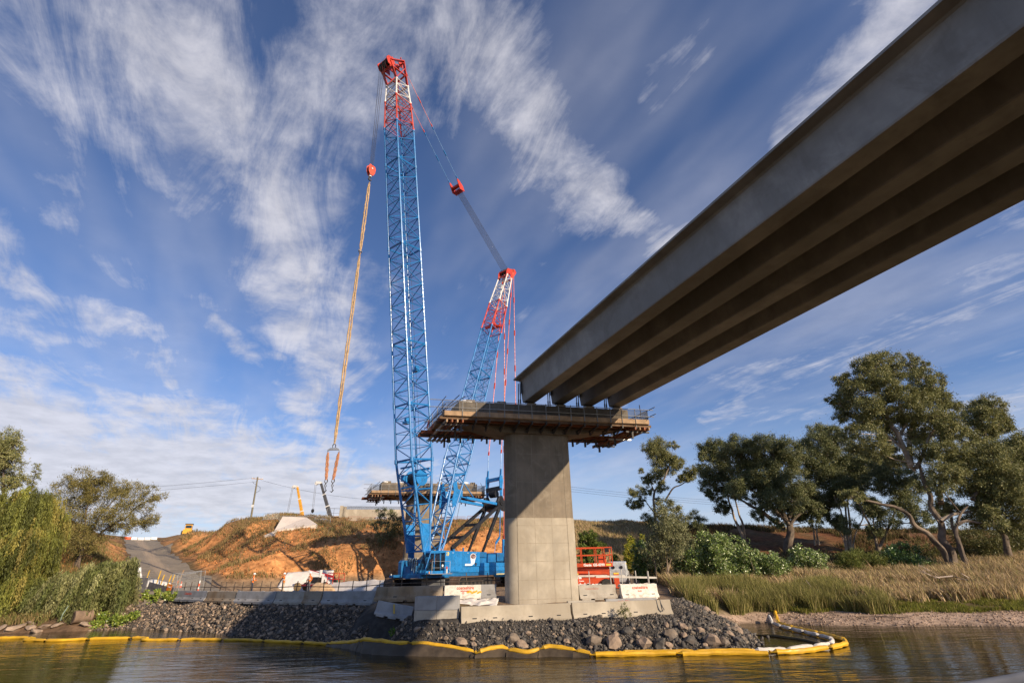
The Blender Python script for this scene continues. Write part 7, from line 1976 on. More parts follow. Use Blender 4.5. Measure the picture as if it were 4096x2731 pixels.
  [([(-17.29, 71.5, 6.81), (-17.64, 71.5, 9.03), (-18.49, 71.5, 11.33)], 0.06), ([(-17.13, 71.5, 6.81), (-16.84, 71.5, 9.02), (-16.83, 71.5, 10.83)], 0.05)]),
}
SHRUBS = {
 'broadleaf_big': [(18.16, 51.24, 5.96, 0.69), (18.14, 48.92, 5.92, 0.66), (19.4, 49.76, 5.77, 0.63), (17.91, 52.26, 5.23, 0.89), (18.99, 52.2, 5.12, 1.03), (19.61, 50.43, 5.05, 0.95), (21.02, 51.35, 5.31, 0.78), (21.61, 50.98, 4.94, 0.55), (16.41, 50.38, 4.36, 0.98), (18.21, 51.79, 4.19, 1.1), (18.65, 49.32, 4.14, 1.09), (20.93, 51.68, 4.22, 1.1), (21.11, 48.85, 4.32, 0.74), (15.89, 51.82, 3.98, 0.83), (17.21, 51.13, 3.46, 0.99), (18.42, 50.31, 3.35, 1.11), (20.24, 51.12, 3.32, 1.12), (21.47, 50.36, 3.45, 1.02), (23.33, 51.51, 3.84, 0.82), (23.42, 49.11, 4.04, 0.74), (22.82, 50.53, 3.19, 0.98), (24.83, 51.84, 3.4, 0.91), (25.48, 52.04, 3.05, 0.64)],
 'broadleaf_mid': [(29.12, 56.33, 4.34, 0.75), (30.08, 56.4, 4.78, 0.7), (31.76, 57.97, 4.52, 0.77), (30.18, 56.63, 3.96, 0.85), (30.96, 55.94, 3.84, 0.84), (32.63, 57.52, 4.49, 0.61), (28.99, 56.79, 3.71, 0.6)],
 'broadleaf_far': [(42.08, 60.71, 4.8, 0.78), (41.99, 59.93, 4.17, 0.88), (41, 60, 3.69, 0.82), (42.74, 59.75, 3.85, 0.87), (43.47, 59.37, 3.64, 0.87), (45.84, 61.2, 3.41, 0.78), (46.19, 60.51, 3.1, 0.66), (43.44, 60.87, 5.2, 0.67), (44.65, 61.19, 4.77, 0.79)],
 'willow_weed': [(34.68, 56.4, 3.85, 0.93), (36.96, 58.01, 3.93, 0.95), (37.89, 57.87, 3.82, 0.95), (38.09, 57.01, 3.89, 0.62), (34.3, 57.16, 3.49, 0.73), (34.91, 56.08, 3.28, 0.82), (37.31, 57.63, 3.15, 0.84)],
 'understory': [(52.36, 66.37, 4.01, 1.33), (57.73, 68.17, 4.52, 1.5), (57.91, 66.13, 4.68, 1.58), (59.67, 65.86, 5.08, 1.46), (63.76, 68.55, 4.65, 1.51), (57.7, 67.96, 3.38, 1.11), (60.34, 68.87, 3.34, 1.13), (64.61, 69.45, 3.26, 1.14), (59.67, 70.41, 6.23, 1.57), (58.48, 65.92, 6.47, 1.72), (64.08, 68.66, 6.52, 1.79), (51.15, 68.38, 4.88, 1.13), (53.31, 68.75, 4.85, 1.26), (65.46, 68.22, 7.66, 1.53), (63.94, 68.29, 5.56, 1.64), (66.75, 69.84, 6.3, 1.55), (56.55, 67.76, 7.09, 1.39)],
 'yellow_shrub': [(12.56, 58.06, 6.5, 0.38), (12.81, 58.31, 6.04, 0.47), (12.24, 57.34, 5.55, 0.49), (12.9, 57.89, 5.45, 0.44), (11.99, 57.36, 4.99, 0.43), (12.48, 57.42, 4.87, 0.52), (12.13, 57.2, 4.42, 0.49), (11.98, 57.54, 4.1, 0.37), (13.78, 57.55, 6.63, 0.25)],
 'green_shrub_behind_lift': [(7.76, 60.03, 7.07, 0.59), (8.6, 60.14, 6.81, 0.65), (7.98, 60.65, 6.37, 0.66), (8.91, 59.97, 6.2, 0.58), (9.79, 60.78, 5.85, 0.39), (7.55, 59.79, 5.56, 0.58), (8.66, 60.49, 5.44, 0.58), (8.22, 60.11, 4.67, 0.51), (7.54, 60.25, 4.75, 0.51), (10.98, 59.54, 4.49, 0.38), (11.12, 60.88, 4.69, 0.29)],
 'dark_shrub_mid': [(12.84, 54.54, 5.65, 0.53), (12.08, 53.29, 5.14, 0.51), (12.92, 54.07, 4.88, 0.64), (12.5, 54.99, 4.48, 0.59), (12.89, 53.1, 4.23, 0.68), (12.27, 53.61, 3.84, 0.57), (13.42, 54.48, 3.61, 0.63), (12.48, 53.08, 3.32, 0.5), (14.03, 54.49, 3.81, 0.69)],
 'bank_weeds': [(-33.39, 44.69, 0.48, 0.51), (-32.79, 44.88, 0.66, 0.58), (-31.74, 44.66, 0.75, 0.57), (-31.4, 45.13, 0.81, 0.46), (-32.71, 44.42, 0.1, 0.4), (-32.06, 44.69, 0.26, 0.46), (-33.16, 44.06, 0.24, 0.34), (-32.39, 48.56, 1.79, 0.69), (-31.59, 48.4, 2.01, 0.63), (-31.26, 49.08, 1.97, 0.51), (-32.89, 49.03, 1.11, 0.63), (-31.43, 48.07, 1.36, 0.56), (-30.07, 47.95, 2.11, 0.37)],
}
WILLOW = {
 'big': [(-45.11, 45.48, 9.65, 1.66), (-43.68, 45.77, 9.9, 1.55), (-43.86, 47.9, 9.9, 1.48), (-45.41, 47.18, 8.11, 1.82), (-43.24, 47.14, 8.31, 1.57), (-45.42, 46.86, 6.64, 1.66), (-41.91, 45.03, 6.49, 1.59), (-41.65, 46.57, 6.79, 1.14), (-46.12, 49, 5.05, 1.84), (-43.49, 48.28, 4.99, 1.55), (-44.58, 47.29, 3.63, 1.5), (-41.73, 45.79, 3.39, 1.33), (-43.49, 48.68, 8.95, 0.95)],
 'low': [(-33.33, 45.82, 4.66, 0.86), (-34.56, 46.29, 4.35, 0.99), (-34.95, 45.29, 4.14, 1.08), (-36.25, 45.59, 3.72, 1.09), (-37.38, 45.63, 3.42, 1.08), (-38.33, 45.75, 3.11, 1.08), (-33.45, 44.85, 3.47, 1.07), (-33.43, 46.38, 3.66, 0.86), (-35.09, 45.21, 2.96, 1.07), (-37.3, 46.25, 2.43, 0.97), (-39.28, 46.29, 2.46, 0.97), (-40.38, 46.47, 3.02, 0.86)],
}

# ------------------------------------------------------------------ vegetation
vr = np.random.RandomState(11)
LEAF_GAIN = 1.7


def unit(n):
    v = vr.normal(size=(n, 3)); return v / np.linalg.norm(v, axis=1)[:, None]


def leaf_quads(P, D, L, W, curl=0.25):
    """rhombic leaves at P pointing along D, length L, width W, with a bent midrib"""
    n = len(P)
    N = unit(n); S = np.cross(D, N); S /= np.linalg.norm(S, axis=1)[:, None] + 1e-9
    N = np.cross(S, D)
    L = np.broadcast_to(L, n)[:, None]; W = np.broadcast_to(W, n)[:, None]
    mid = P + D * L * .45 + N * L * curl * .3
    v = np.stack([P, mid + S * W * .5, P + D * L, mid - S * W * .5], 1)
    f = np.arange(n * 4).reshape(n, 4)
    return v.reshape(-1, 3), f


def clump_points(clumps, per, rscale=1.15, flat=.85, shell=.35):
    """leaf positions in sub-clusters spread through each clump's volume; returns positions, outward directions, clump ids"""
    PP, OO = [], []
    for x, y, z, r in clumps:
        r *= rscale
        n = max(40, int(per * r * r)); ns = max(9, int(15 * r * r ** .4))
        d = unit(ns); rad = r * (shell + (1 - shell) * vr.rand(ns, 1) ** .6)
        c = d * rad; c[:, 2] *= flat
        k = vr.randint(ns, size=n)
        g = vr.normal(size=(n, 3)) * r * .142 * (1 + 0.9 * (vr.rand(n, 1) < .12))
        g[:, 2] *= .85
        p = c[k] + g
        PP.append(p + np.array([x, y, z])); o = p.copy(); o[:, 2] += r * .2
        OO.append(o / (np.linalg.norm(o, axis=1)[:, None] + 1e-6))
    return np.concatenate(PP), np.concatenate(OO)


def pal_cols(n, pal, wts, jit=.25):
    pal = np.array(pal) * LEAF_GAIN; c = pal[vr.choice(len(pal), n, p=wts)]
    return c * vr.uniform(1 - jit, 1 + jit, (n, 1))


def foliage(name, clumps, per, L, W, pal, wts, mat, parent, droop=.6, org=(0, 0, 0), **kw):
    P, O = clump_points(clumps, per, **kw); n = len(P)
    D = unit(n) * .8 + O * .5 + np.array([0, 0, -droop]); D /= np.linalg.norm(D, axis=1)[:, None]
    v, f = leaf_quads(P - np.array(org), D, L * vr.uniform(.6, 1.35, n), W * vr.uniform(.7, 1.3, n))
    o = np_mesh(name, v, f, mat, np.repeat(pal_cols(n, pal, wts), 4, 0), parent=parent)
    return o


GUMLEAF = attr_mat('gum_leaf', .5, .2, 1.0, 0, spec=.35, trans=.18)
BROADLEAF = attr_mat('glossy_broad_leaf', .32, .15, 1.0, 0, spec=.6, trans=.22)
WILLEAF = attr_mat('willow_leaf', .55, .2, 1.0, 0, spec=.3, trans=.28)
GRASS = attr_mat('grass_blade', .8, .15, 1.0, 0, spec=.15, trans=.25)
BARKP = pm('pale_gum_bark', (.46, .37, .28), .85, 0, .2, 1.0, col2=(.20, .15, .11), bump=.3, bscale=5)
BARKD = pm('dark_and_shaded_rough_bark', (.10, .075, .055), .92, 0, .3, 1.5, col2=(.22, .165, .12), bump=.6, bscale=7)
BARKM = pm('brown_grey_bark', (.15, .112, .082), .9, 0, .3, 1.2, col2=(.30, .235, .175), bump=.4, bscale=6)


def smooth_path(pts, per=5):
    pts = [V(p) for p in pts]; out = []
    for i in range(len(pts) - 1):
        p0, p1, p2, p3 = pts[max(0, i - 1)], pts[i], pts[i + 1], pts[min(len(pts) - 1, i + 2)]
        for k in range(per):
            t = k / per
            out.append(.5 * ((2 * p1) + (p2 - p0) * t + (2 * p0 - 5 * p1 + 4 * p2 - p3) * t * t + (3 * p1 - p0 - 3 * p2 + p3) * t ** 3))
    return out + [pts[-1]]


def tree(key, name, label, bark, leafmat, pal, wts, per, L, W, group=None, droop=.7, to_ground=True, twig=.035):
    clumps, limbs = TREES[key]
    b = V(limbs[0][0][0]); g = gz(b.x, b.y)
    base = V(b.x, b.y, min(g, b.z))
    t = thing(name, label, 'tree', base, 0, group)
    allp = []
    for i, (pts, r) in enumerate(limbs):
        pts = [V(p) for p in pts]
        if i == 0 or (pts[0].z - gz(pts[0].x, pts[0].y) < 4 and to_ground and abs(pts[0].z - b.z) < 1.2):
            p0 = pts[0]; gg = gz(p0.x, p0.y)
            if gg < p0.z - .05:
                dv = (pts[0] - pts[1]).normalized(); k = (p0.z - gg + .3) / max(.3, -dv.z) if dv.z < -.1 else 0
                pts = [p0 + dv * min(k, 6) if k else V(p0.x, p0.y, gg - .3)] + pts
            else: pts = [V(p0.x, p0.y, gg - .4)] + pts
        sp = smooth_path(pts, 5); n = len(sp)
        for j in range(1, n - 1): sp[j] = sp[j] + V(mnoise.noise(sp[j] * .6), mnoise.noise(sp[j] * .6 + V(9, 0, 0)), 0) * r * .8
        rs = [r * (1.18 if j == 0 else 1) * (1 - .80 * (j / (n - 1)) ** .9) + .012 for j in range(n)]
        m = MB(); m.path([p - base for p in sp], rs, 9 if r > .2 else 6, jitter=.07); m.build('trunk' if i == 0 else 'limb', (bark if i < 3 else BARKP) if key == 'giant_river_gum' else bark, t, True)  # giant gum: dark bark on the lower trunks paints in the crown's shade
        allp += [(p, rs[j]) for j, p in enumerate(sp) if j > n * .25]
    # sprays where the limbs end
    rm = sum(c[3] for c in clumps) / len(clumps)
    clumps = list(clumps)
    for pts, r in limbs[1:]:
        for q, k_ in ((V(pts[-1]), .75), (V(pts[-2]).lerp(V(pts[-1]), .4) + V(.3, 0, .5), .55)):
            if q.z > base.z + 3.5: clumps.append((q.x, q.y, q.z, rm * k_))
    # branches from the limbs to every clump
    m = MB()
    for x, y, z, r in clumps:
        c = V(x, y, z)
        best = min(allp, key=lambda q: (q[0] - c).length + (2.5 if q[0].z > c.z + .3 else 0))
        p0 = best[0]; mid = p0.lerp(c, .5) + V(RNG.uniform(-.25, .25), RNG.uniform(-.25, .25), -.15 * r)
        r0 = min(best[1] * .7, .03 + .05 * r)
        m.path([p - base for p in smooth_path([p0, mid, c], 3)], [r0 * (1 - .6 * k / 6) for k in range(7)], 5)
        for _ in range(5):
            e_ = c + V(*(unit(1)[0] * r * .8)); m.path([mid.lerp(c, RNG.uniform(.3, 1)) - base, c.lerp(e_, .5) - base + V(0, 0, .08), e_ - base], [twig * .8, twig * .5, twig * .25], 4)
    m.build('branch_work', BARKP if key == 'giant_river_gum' else bark, t, True)['kind'] = 'stuff'
    cr = foliage('crown', clumps, per, L, W, pal, wts, leafmat, t, droop, org=base)
    return t


GP = [(.105, .110, .038), (.138, .137, .048), (.180, .168, .066), (.070, .078, .028), (.21, .185, .08)]; GW = [.3, .3, .2, .12, .08]
GPD = [(.075, .086, .034), (.10, .110, .042), (.135, .135, .055), (.05, .06, .025), (.17, .155, .07)]
GG = 'river gums on the right bank'
tree('lone_gum', 'gum_tree', 'slender open gum standing alone on the crest nearest the bridge', BARKM, GUMLEAF, GP, GW, 1200, .30, .08, GG)
tree('twin_leaning_gum', 'gum_tree', 'gum with two thin pale trunks leaning towards the bridge', BARKP, GUMLEAF, GPD, GW, 1350, .28, .078, GG)
tree('spreading_gum', 'gum_tree', 'wide spreading gum with one thick dark trunk behind the leafy shrubs', BARKD, GUMLEAF, GPD, GW, 1350, .28, .078, GG)
tree('pale_trunk_gum', 'gum_tree', 'gum on two thin pale stems just right of the spreading gum', BARKP, GUMLEAF, GPD, GW, 1350, .28, .078, GG)
tree('clustered_trunk_gum', 'gum_tree', 'gum with a cluster of four pale stems rising from one base', BARKP, GUMLEAF, GPD, GW, 1350, .28, .078, GG)
tree('dark_fork_gum', 'gum_tree', 'dark forked gum between the clustered stems and the giant gum', BARKM, GUMLEAF, GPD, GW, 1350, .27, .075, GG)
tree('giant_river_gum', 'gum_tree', 'tallest gum with leaning shade darkened trunks and white upper limbs', BARKD, GUMLEAF, GP, GW, 1650, .24, .070, GG)
tree('right_gum', 'gum_tree', 'gum with a single steeply leaning trunk beside the giant gum', BARKD, GUMLEAF, GP, GW, 1550, .25, .072, GG)
tree('low_crowned_gum', 'gum_tree', 'low dense crowned gum in front of the leaning trunk', BARKD, GUMLEAF, GP, GW, 1650, .24, .070, GG)
tree('grey_green_tree', 'small_tree', 'small grey green tree with thin stems beside the end barrier', BARKM, GUMLEAF, [(.13, .13, .06), (.10, .105, .045), (.19, .18, .09), (.07, .075, .03)], [.35, .3, .2, .15], 1300, .20, .055, None, .9)
tree('crest_bush', 'bush', 'dark sparse bush on the crest right of the lone gum', BARKD, GUMLEAF, GPD, GW, 900, .28, .07, None, -.2)
tree('crest_bush_left', 'bush', 'rounded bush on the crest at the foot of the lone gum', BARKD, GUMLEAF, GPD, GW, 900, .28, .07, None, 0)
WPAL = [(.128, .130, .026), (.105, .112, .026), (.17, .145, .033), (.082, .09, .024), (.20, .165, .045)]; WW = [.32, .28, .18, .14, .08]
tree('edge_tree', 'tree', 'dark upright tree on the hill at the left above the willow', BARKD, GUMLEAF, GP, GW, 1000, .24, .075, None, .4)
tree('windblown_tree', 'willow_tree', 'wind blown willow leaning over the ramp foot', BARKD, WILLEAF, [(.13, .115, .035), (.165, .135, .042), (.10, .09, .028), (.20, .165, .065)], [.35, .3, .2, .15], 820, .24, .045, None, .1, twig=.03)
tree('poplar_shoot', 'sapling', 'thin upright shoot rising from the hill behind the willow', BARKD, WILLEAF, WPAL, WW, 900, .2, .05, None, -.4)
tree('bank_sapling', 'sapling', 'leafy saplings growing on the orange cut beside the pier behind the crane', BARKM, GUMLEAF, [(.13, .14, .06), (.09, .10, .04), (.2, .2, .1)], [.4, .35, .25], 900, .24, .06, None, .3)


def weeping(label, clumps, nstrand, lmin, lmax, pal, wts, wind, trunk):
    b = V(trunk[0]); base = V(b.x, b.y, gz(b.x, b.y))
    t = thing('willow_tree', label, 'tree', base)
    sp = smooth_path(trunk, 5)
    m = MB(); m.path([p - base for p in sp], [.32 * (1 - .7 * k / (len(sp) - 1)) for k in range(len(sp))], 8, jitter=.1); m.build('trunk', BARKD, t, True)
    m = MB()
    for x, y, z, r in clumps:
        c = V(x, y, z); p0 = min(sp, key=lambda q: (q - c).length)
        m.path([p - base for p in smooth_path([p0, p0.lerp(c, .5) + V(0, 0, .5), c + V(0, 0, .2)], 3)], [.05 * (1 - .1 * k) for k in range(7)], 5)
    m.build('limb', BARKD, t, True)['kind'] = 'stuff'
    cl = np.array(clumps); w = cl[:, 3] ** 2; w /= w.sum()
    nc = nstrand // 9; nstrand = nc * 9
    k = np.repeat(vr.choice(len(cl), nc, p=w), 9)
    d = unit(nc); d[:, 2] = np.abs(d[:, 2]) * .8; d = np.repeat(d, 9, 0) + vr.normal(size=(nstrand, 3)) * .07
    st = cl[k, :3] + d * cl[k, 3:4] * np.repeat(vr.uniform(.6, 1.15, (nc, 1)), 9, 0) + vr.normal(size=(nstrand, 3)) * .10
    Ls = np.repeat(vr.uniform(lmin, lmax, nc), 9) * vr.uniform(.55, 1.1, nstrand)
    gzs = ground_z(st[:, 0], st[:, 1]); Ls = np.minimum(Ls, np.maximum(.6, st[:, 2] - np.maximum(gzs, .15) - .15))
    PP, DD, CC = [], [], []
    strand_c = np.repeat(pal_cols(nc, pal, wts, .38), 9, 0)
    sw = np.repeat(vr.normal(size=nc) * .09, 9)
    for s in range(nstrand):
        n = int(Ls[s] * 15) + 4; f = np.linspace(0, 1, n)[:, None]
        out = d[s] * np.array([1, 1, 0]) * .45
        p = st[s] + out * np.sqrt(f) + np.array([(wind[0] + sw[s]) * Ls[s], wind[1], 0]) * f ** 1.5 - np.array([0, 0, 1]) * Ls[s] * f ** 1.15
        p = p + vr.normal(size=p.shape) * .045
        PP.append(p); dd = unit(n) * .55 + np.array([wind[0] * .6, 0, -.95]); DD.append(dd / np.linalg.norm(dd, axis=1)[:, None])
        CC.append(strand_c[s] * vr.uniform(.75, 1.25, (n, 1)))
    P, D, Cc = np.concatenate(PP), np.concatenate(DD), np.concatenate(CC); n = len(P)
    v, f = leaf_quads(P - np.array(base), D, .26 * vr.uniform(.6, 1.3, n), .050 * vr.uniform(.7, 1.3, n))
    np_mesh('hanging_foliage', v, f, WILLEAF, np.repeat(Cc, 4, 0), parent=t)
    return t


weeping('large yellow green weeping willow at the water edge', WILLOW['big'], 3600, 1.4, 4.2, WPAL, WW, (-.02, 0), [(-44.5, 47.5, 1.2), (-44.3, 47.6, 3.6), (-43.8, 47.6, 5.6), (-43.4, 47.6, 7.4)])
weeping('low green weeping willow drooping over the round log', WILLOW['low'], 2300, 1.3, 3.6, [(.105, .115, .035), (.085, .095, .03), (.14, .14, .05), (.17, .165, .07)], [.35, .3, .2, .15], (-.10, 0), [(-36.8, 46.6, .8), (-36.0, 46.3, 2.4), (-34.8, 46.1, 3.6), (-33.6, 46.0, 4.4)])


def shrub(key, label, per, L, W, pal, wts, mat, name='shrub', droop=.2, fill=True, group=None):
    cl = SHRUBS[key]; c = np.array(cl)
    bx_, by_ = c[:, 0].mean(), c[:, 1].mean(); base = V(bx_, by_, gz(bx_, by_))
    t = thing(name, label, 'shrub', base, 0, group)
    m = MB()
    ex = []
    for x, y, z, r in cl:
        g = gz(x, y)
        sx, sy = x + RNG.uniform(-.4, .4), y + RNG.uniform(-.3, .3)
        m.path([V(sx, sy, gz(sx, sy) - .1) - base, V((x + sx) / 2, (y + sy) / 2, (g + z) / 2) - base, V(x, y, z) - base], [.035, .028, .015], 5)
        if fill and z - r > g + .3: ex.append((x, y + .3, max(g + r * .6, z - r * 1.2), r))
    m.build('stem', BARKM, t, True)
    foliage('foliage', list(cl) + ex, per, L, W, pal, wts, mat, t, droop, org=base)
    return t


BPAL = [(.12, .165, .045), (.155, .195, .06), (.075, .11, .028), (.34, .35, .20)]; BWT = [.38, .28, .2, .14]  # palest tone paints the whitish glints of the glossy leaves
shrub('broadleaf_big', 'large glossy broad leaved green shrub behind the reeds', 900, .23, .11, BPAL, BWT, BROADLEAF)
shrub('broadleaf_mid', 'glossy green shrub at the foot of the spreading gum', 900, .23, .11, BPAL, BWT, BROADLEAF)
shrub('broadleaf_far', 'dull green broad leaved shrub left of the giant gum trunk', 800, .23, .10, [(.055, .10, .025), (.08, .12, .035), (.035, .07, .016), (.16, .19, .09)], BWT, BROADLEAF)
shrub('willow_weed', 'soft yellow green weed clump before the clustered stems', 900, .30, .045, [(.10, .115, .025), (.075, .09, .02), (.13, .13, .035)], [.4, .35, .25], WILLEAF, droop=-.3)
shrub('understory', 'tangled brown green undergrowth behind the leaning trunks', 420, .28, .07, [(.085, .085, .025), (.11, .095, .03), (.06, .065, .02)], [.4, .3, .3], GUMLEAF)
shrub('yellow_shrub', 'narrow yellow green shrub on the grassy slope by the loader', 1500, .18, .08, [(.20, .19, .02), (.13, .15, .02), (.30, .24, .03)], [.4, .4, .2], WILLEAF)
shrub('green_shrub_behind_lift', 'green shrub on the slope behind the scissor lift', 1400, .20, .09, [(.085, .115, .022), (.06, .085, .018), (.14, .15, .03)], [.4, .35, .25], WILLEAF)
shrub('dark_shrub_mid', 'dark green shrub between the yellow shrub and the grey green tree', 1200, .22, .09, [(.05, .085, .02), (.075, .11, .028), (.12, .15, .06)], [.45, .35, .2], BROADLEAF)
shrub('bank_weeds', 'bright green leafy weeds on the stones beside the willow', 1500, .17, .11, [(.13, .17, .025), (.09, .13, .02), (.19, .20, .04)], [.45, .35, .2], BROADLEAF, 'weeds', fill=False)


# ---- grass
def blades(name, x, y, h, w, pal, wts, lean=.25, wind=(-.10, 0), zoff=-.02, plume=0.0, parent=None):
    n = len(x); z = ground_z(x, y) + zoff
    a = vr.uniform(0, 2 * math.pi, n); s = np.stack([np.cos(a), np.sin(a), np.zeros(n)], 1)
    tip = np.stack([x, y, z + h], 1) + np.stack([vr.normal(size=n) * lean * h + wind[0] * h, vr.normal(size=n) * lean * h + wind[1] * h, -np.abs(vr.normal(size=n)) * .1 * h], 1)
    bs = np.stack([x, y, z], 1); md = bs * .5 + tip * .5 + np.stack([(tip[:, 0] - x) * -.15, (tip[:, 1] - y) * -.15, h * .06], 1)
    W = np.broadcast_to(w, n)[:, None]
    v = np.stack([bs - s * W * .5, bs + s * W * .5, md + s * W * (.45 + plume), tip, md - s * W * (.45 + plume)], 1).reshape(-1, 3)
    i = np.arange(n) * 5
    f = np.stack([i, i + 1, i + 2, i + 4], 1); f3 = np.stack([i + 4, i + 2, i + 3, i + 3], 1)
    tri = np.concatenate([np.stack([i, i + 1, i + 2], 1), np.stack([i, i + 2, i + 4], 1), np.stack([i + 4, i + 2, i + 3], 1)])
    c = pal_cols(n, pal, wts, .3) / LEAF_GAIN * 1.1
    return tag(np_mesh(name, v, tri, GRASS, np.repeat(c, 5, 0)), kind='stuff')


TANP = [(.42, .31, .165), (.52, .39, .23), (.32, .23, .115), (.38, .26, .15), (.27, .235, .085)]; TANW = [.27, .2, .2, .13, .2]
GRNP = [(.20, .19, .055), (.27, .24, .08), (.14, .14, .038), (.36, .29, .13)]; GRNW = [.35, .3, .2, .15]


def samp(n, x0, x1, y0, y1, fn):
    x = vr.uniform(x0, x1, n); y = vr.uniform(y0, y1, n); z = base_z(x, y)
    k = fn(x, y, z); return x[k], y[k]


x, y = samp(150000, 11.2, 66, 38, 66, lambda x, y, z: (z > .95 + .3 * fbm(x * .4, y * .4, 7)) & (vr.rand(len(x)) < np.clip(1.35 - (y - 38) / 42, .4, 1)) & ~((x < 13.2) & (y > 41)) & (fbm(x * .22, y * .3, 5) + .3 * fbm(x * 1.1, y * 1.1, 15) > -.26))
blades('dry_grass', x, y, np.clip(.82 + .6 * fbm(x * .3, y * .3, 9) + vr.normal(size=len(x)) * .2 - np.clip((y - 46) * .03, 0, .4), .25, 1.8), vr.uniform(.022, .05, len(x)), TANP, TANW, .3, (-.18, 0), plume=.35)
x, y = samp(60000, 11.4, 26, 37.6, 46.5, lambda x, y, z: (z > .55 + .35 * fbm(x * .7, y * .7, 71)) & (z < 1.75) & (fbm(x * .5, y * .5, 13) > -.15) & ~((x < 12.6) & (y > 41)))
blades('green_reeds', x, y, np.clip(1.15 + .4 * fbm(x * .5, y * .5, 19) + vr.normal(size=len(x)) * .18, .4, 1.7), vr.uniform(.02, .045, len(x)), GRNP, GRNW, .24, (-.08, 0))
x, y = samp(130000, 18, 66, 35, 44, lambda x, y, z: (z > .50 + .12 * fbm(x * .6, y * .6, 3)) & (z < 1.2) & (fbm(x * .35, y * .5, 23) > -.28))
blades('short_grass', x, y, np.clip(.22 + .2 * fbm(x * .4, y * .4, 29) + vr.normal(size=len(x)) * .06, .06, .6), vr.uniform(.02, .045, len(x)), [(.15, .16, .025), (.20, .19, .035), (.11, .12, .025), (.26, .20, .08)], [.4, .3, .2, .1], .35, (-.05, 0))
# hill: tufts on the slopes and the crest
x, y = samp(260000, -80, 14, 57, 118, lambda x, y, z: (hill_mask(x, y, z) > .5) & (fbm(x * .28, y * .28, 33) + .45 * fbm(x * 1.2, y * 1.2, 35) + np.clip((z - 7.5) * .11, -.05, .42) > .15) & (np.abs(road_coord(x, y)[0]) > 4.2))
blades('hill_grass', x, y, np.clip(.42 + .35 * fbm(x * .5, y * .5, 37) + vr.normal(size=len(x)) * .12, .12, 1.1), vr.uniform(.035, .075, len(x)), [(.27, .185, .085), (.34, .23, .11), (.19, .14, .055), (.14, .13, .04)], [.3, .25, .25, .2], .3, (-.12, 0))
# grassy slope right of the pier and the far bank
x, y = samp(120000, 3, 26, 58, 100, lambda x, y, z: (x > 7 + (y - 60) * .02) & (z > 2.5))
blades('slope_grass', x, y, np.clip(.85 + .4 * fbm(x * .4, y * .4, 43) + vr.normal(size=len(x)) * .15, .2, 1.4), vr.uniform(.04, .08, len(x)), TANP, TANW, .22, (-.12, 0), plume=.3)
x, y = samp(70000, 24, 120, 68, 104, lambda x, y, z: (z > 3.2) & (fbm(x * .2, y * .2, 47) + np.where(z > 4.6, -.42, 0) + np.clip((y - 88) * .06, 0, .6) > -.2))
blades('bank_scrub', x, y, np.clip(.7 + .5 * fbm(x * .3, y * .3, 49) + vr.normal(size=len(x)) * .2, .15, 1.5), vr.uniform(.07, .14, len(x)), [(.15, .10, .05), (.21, .14, .07), (.10, .085, .03), (.075, .075, .025)], [.3, .25, .25, .2], .35)
x, y = samp(60000, -62, -30, 43, 72, lambda x, y, z: (z > .35) & (z < 11) & (road_coord(x, y)[0] < -4) & ~((x > -37) & (y < 47.5)))
blades('left_bank_grass', x, y, np.clip(.5 + .4 * fbm(x * .4, y * .4, 53) + vr.normal(size=len(x)) * .12, .12, 1.1), vr.uniform(.03, .07, len(x)), [(.27, .185, .085), (.17, .145, .05), (.12, .12, .035)], [.4, .35, .25], .3)

# small plants on the cut and by the front barrier
def weed(label, x, y, h, n, pal, grp):
    z = gz(x, y); t = thing('weed', label, 'weed', (x, y, z), 0, grp)
    m = MB()
    for k in range(6): m.path([(0, 0, 0), (RNG.uniform(-.1, .1), RNG.uniform(-.1, .1), h * .5), (RNG.uniform(-.3, .3) * h, RNG.uniform(-.2, .2) * h, h * RNG.uniform(.7, 1.05))], [.012, .009, .004], 4)
    m.build('stem', BARKM, t)
    foliage('leaves', [(0, 0, h * .5, h * .38), (0, 0, h * .8, h * .22)], n / (h * h), .10, .035, pal, [.4, .35, .25], WILLEAF, t, .1)
    return t
weed('wispy weed growing against the long barrier at the gravel nose', 5.75, 30.25, .85, 1600, [(.14, .14, .06), (.10, .10, .04), (.2, .18, .1)], None)
weed('small bright weed on the rocks below the concrete blocks', -6.6, 29.9, .38, 900, [(.10, .17, .02), (.07, .13, .02), (.14, .2, .03)], None)
GPW = [(.09, .11, .035), (.07, .085, .03), (.14, .14, .06)]
for i, (x, y, h) in enumerate(((-33.5, 72.0, 1.7), (-30.3, 69.5, 1.3), (-26.5, 74.0, 2.0), (-36.5, 70.5, 1.5), (-22.0, 79.5, 1.6), (-24.5, 71.2, 1.2), (-20.3, 75.0, 1.5), (-29.0, 77.0, 1.4), (-39, 78, 1.2), (-17.6, 69.9, 1.3))):
    weed('leafy green weed clump growing on the orange slope', x, y, h, 1500, GPW, 'weed clumps on the orange slope')

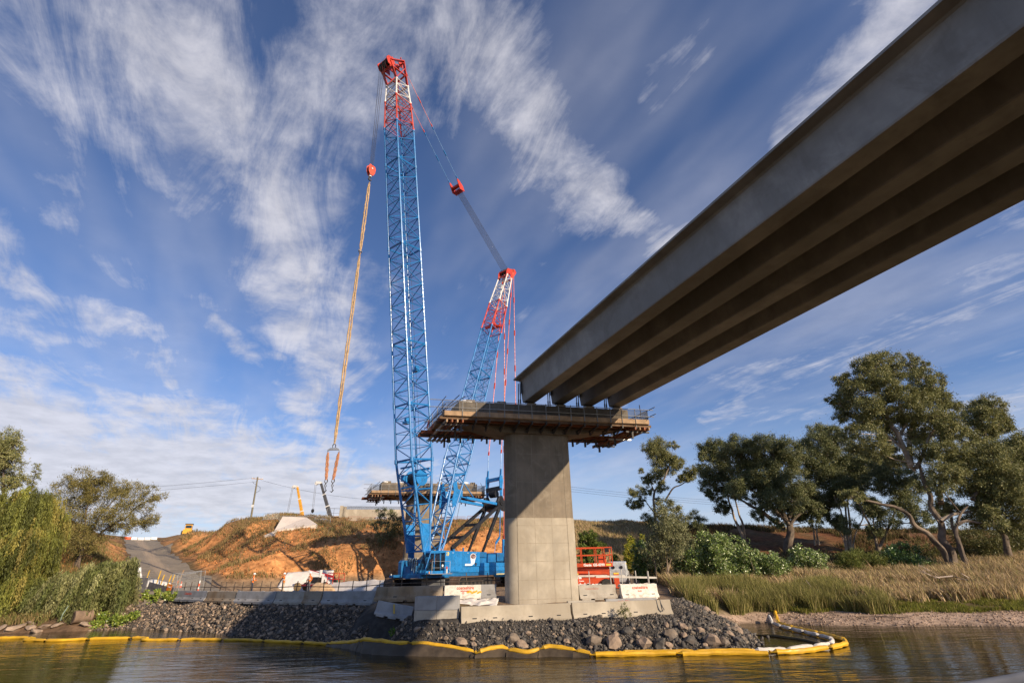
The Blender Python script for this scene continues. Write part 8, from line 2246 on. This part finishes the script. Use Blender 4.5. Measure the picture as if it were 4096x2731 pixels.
# dead wood
db = thing('fallen_branch', 'bleached fallen branch lying in the tall grass under the giant gum', 'branch', (33.0, 44.5, gz(33.0, 44.5) + .55))
m = MB()
def twig(p, d, L, r, depth):
    q = p + d * L; m.path([p, p.lerp(q, .5) + V(RNG.uniform(-.1, .1), 0, RNG.uniform(-.05, .12)) * L, q], [r, r * .75, r * .4], 5)
    if depth:
        for k in range(3):
            dd = (d + V(RNG.uniform(-.8, .8), RNG.uniform(-.5, .5), RNG.uniform(-.2, .8))).normalized(); twig(p.lerp(q, RNG.uniform(.4, 1)), dd, L * .42, r * .5, depth - 1)
twig(V(6.5, -1.2, -.25), V(-1, .12, .06).normalized(), 3.2, .13, 1); twig(V(3.2, -.8, 0), V(-1, .1, .12).normalized(), 2.8, .075, 3)
m.build('bough', pm('bleached_wood', (.50, .40, .32), .85), db, True)
t = thing('driftwood', 'thin dark stick lying on the gravel beach', 'stick', (23.5, 36.6, gz(23.5, 36.6) + .05))
m = MB(); m.path([(-1.3, .5, .02), (0, 0, .05), (1.3, -.7, .02)], [.03, .04, .015], 5); m.build('stick', BARKD, t)
t = thing('pale_reed_stalk', 'single pale stalk leaning over the beach by the boom end', 'stick', (22.8, 42.0, gz(22.8, 42.0)))
m = MB(); m.path([(0, 0, 0), (-.3, 0, .8), (-.7, 0, 1.5)], [.03, .025, .012], 5); m.build('stalk', pm('bleached_wood', (.50, .40, .32)), t)
lgz = gz(-34.7, 43.7)
t = thing('round_log', 'sawn round log end facing the river below the willow', 'log', (-34.7, 43.7, lgz + .25), R(-30))
m = MB(); m.cyl((0, .5, .3), (0, 1, 0), .45, 1.2, 22); m.build('log', pm('muddy_log', (.20, .135, .09), .9, 0, .3, 2, bump=.4), t, True)
m = MB()
for r_ in (.14, .3): m.lathe([(r_, 0), (r_ + .035, -.03), (r_ + .05, 0)], (0, -.105, .3), (0, 1, 0), 20)
for k in range(8): a = k * math.pi / 4; m.beam((.06 * math.cos(a), -.11, .3 + .06 * math.sin(a)), (.3 * math.cos(a), -.11, .3 + .3 * math.sin(a)), .03, .03)
m.build('end_crack', pm('dark_wood_crack', (.06, .04, .03), .9), t)
m = MB(); m.path([(-.9, -.5, .1), (-.6, -.6, .5), (-.2, -.55, 1.1)], [.05, .045, .03], 6); m.build('snag', pm('green_grey_stick', (.28, .36, .28), .8), t)
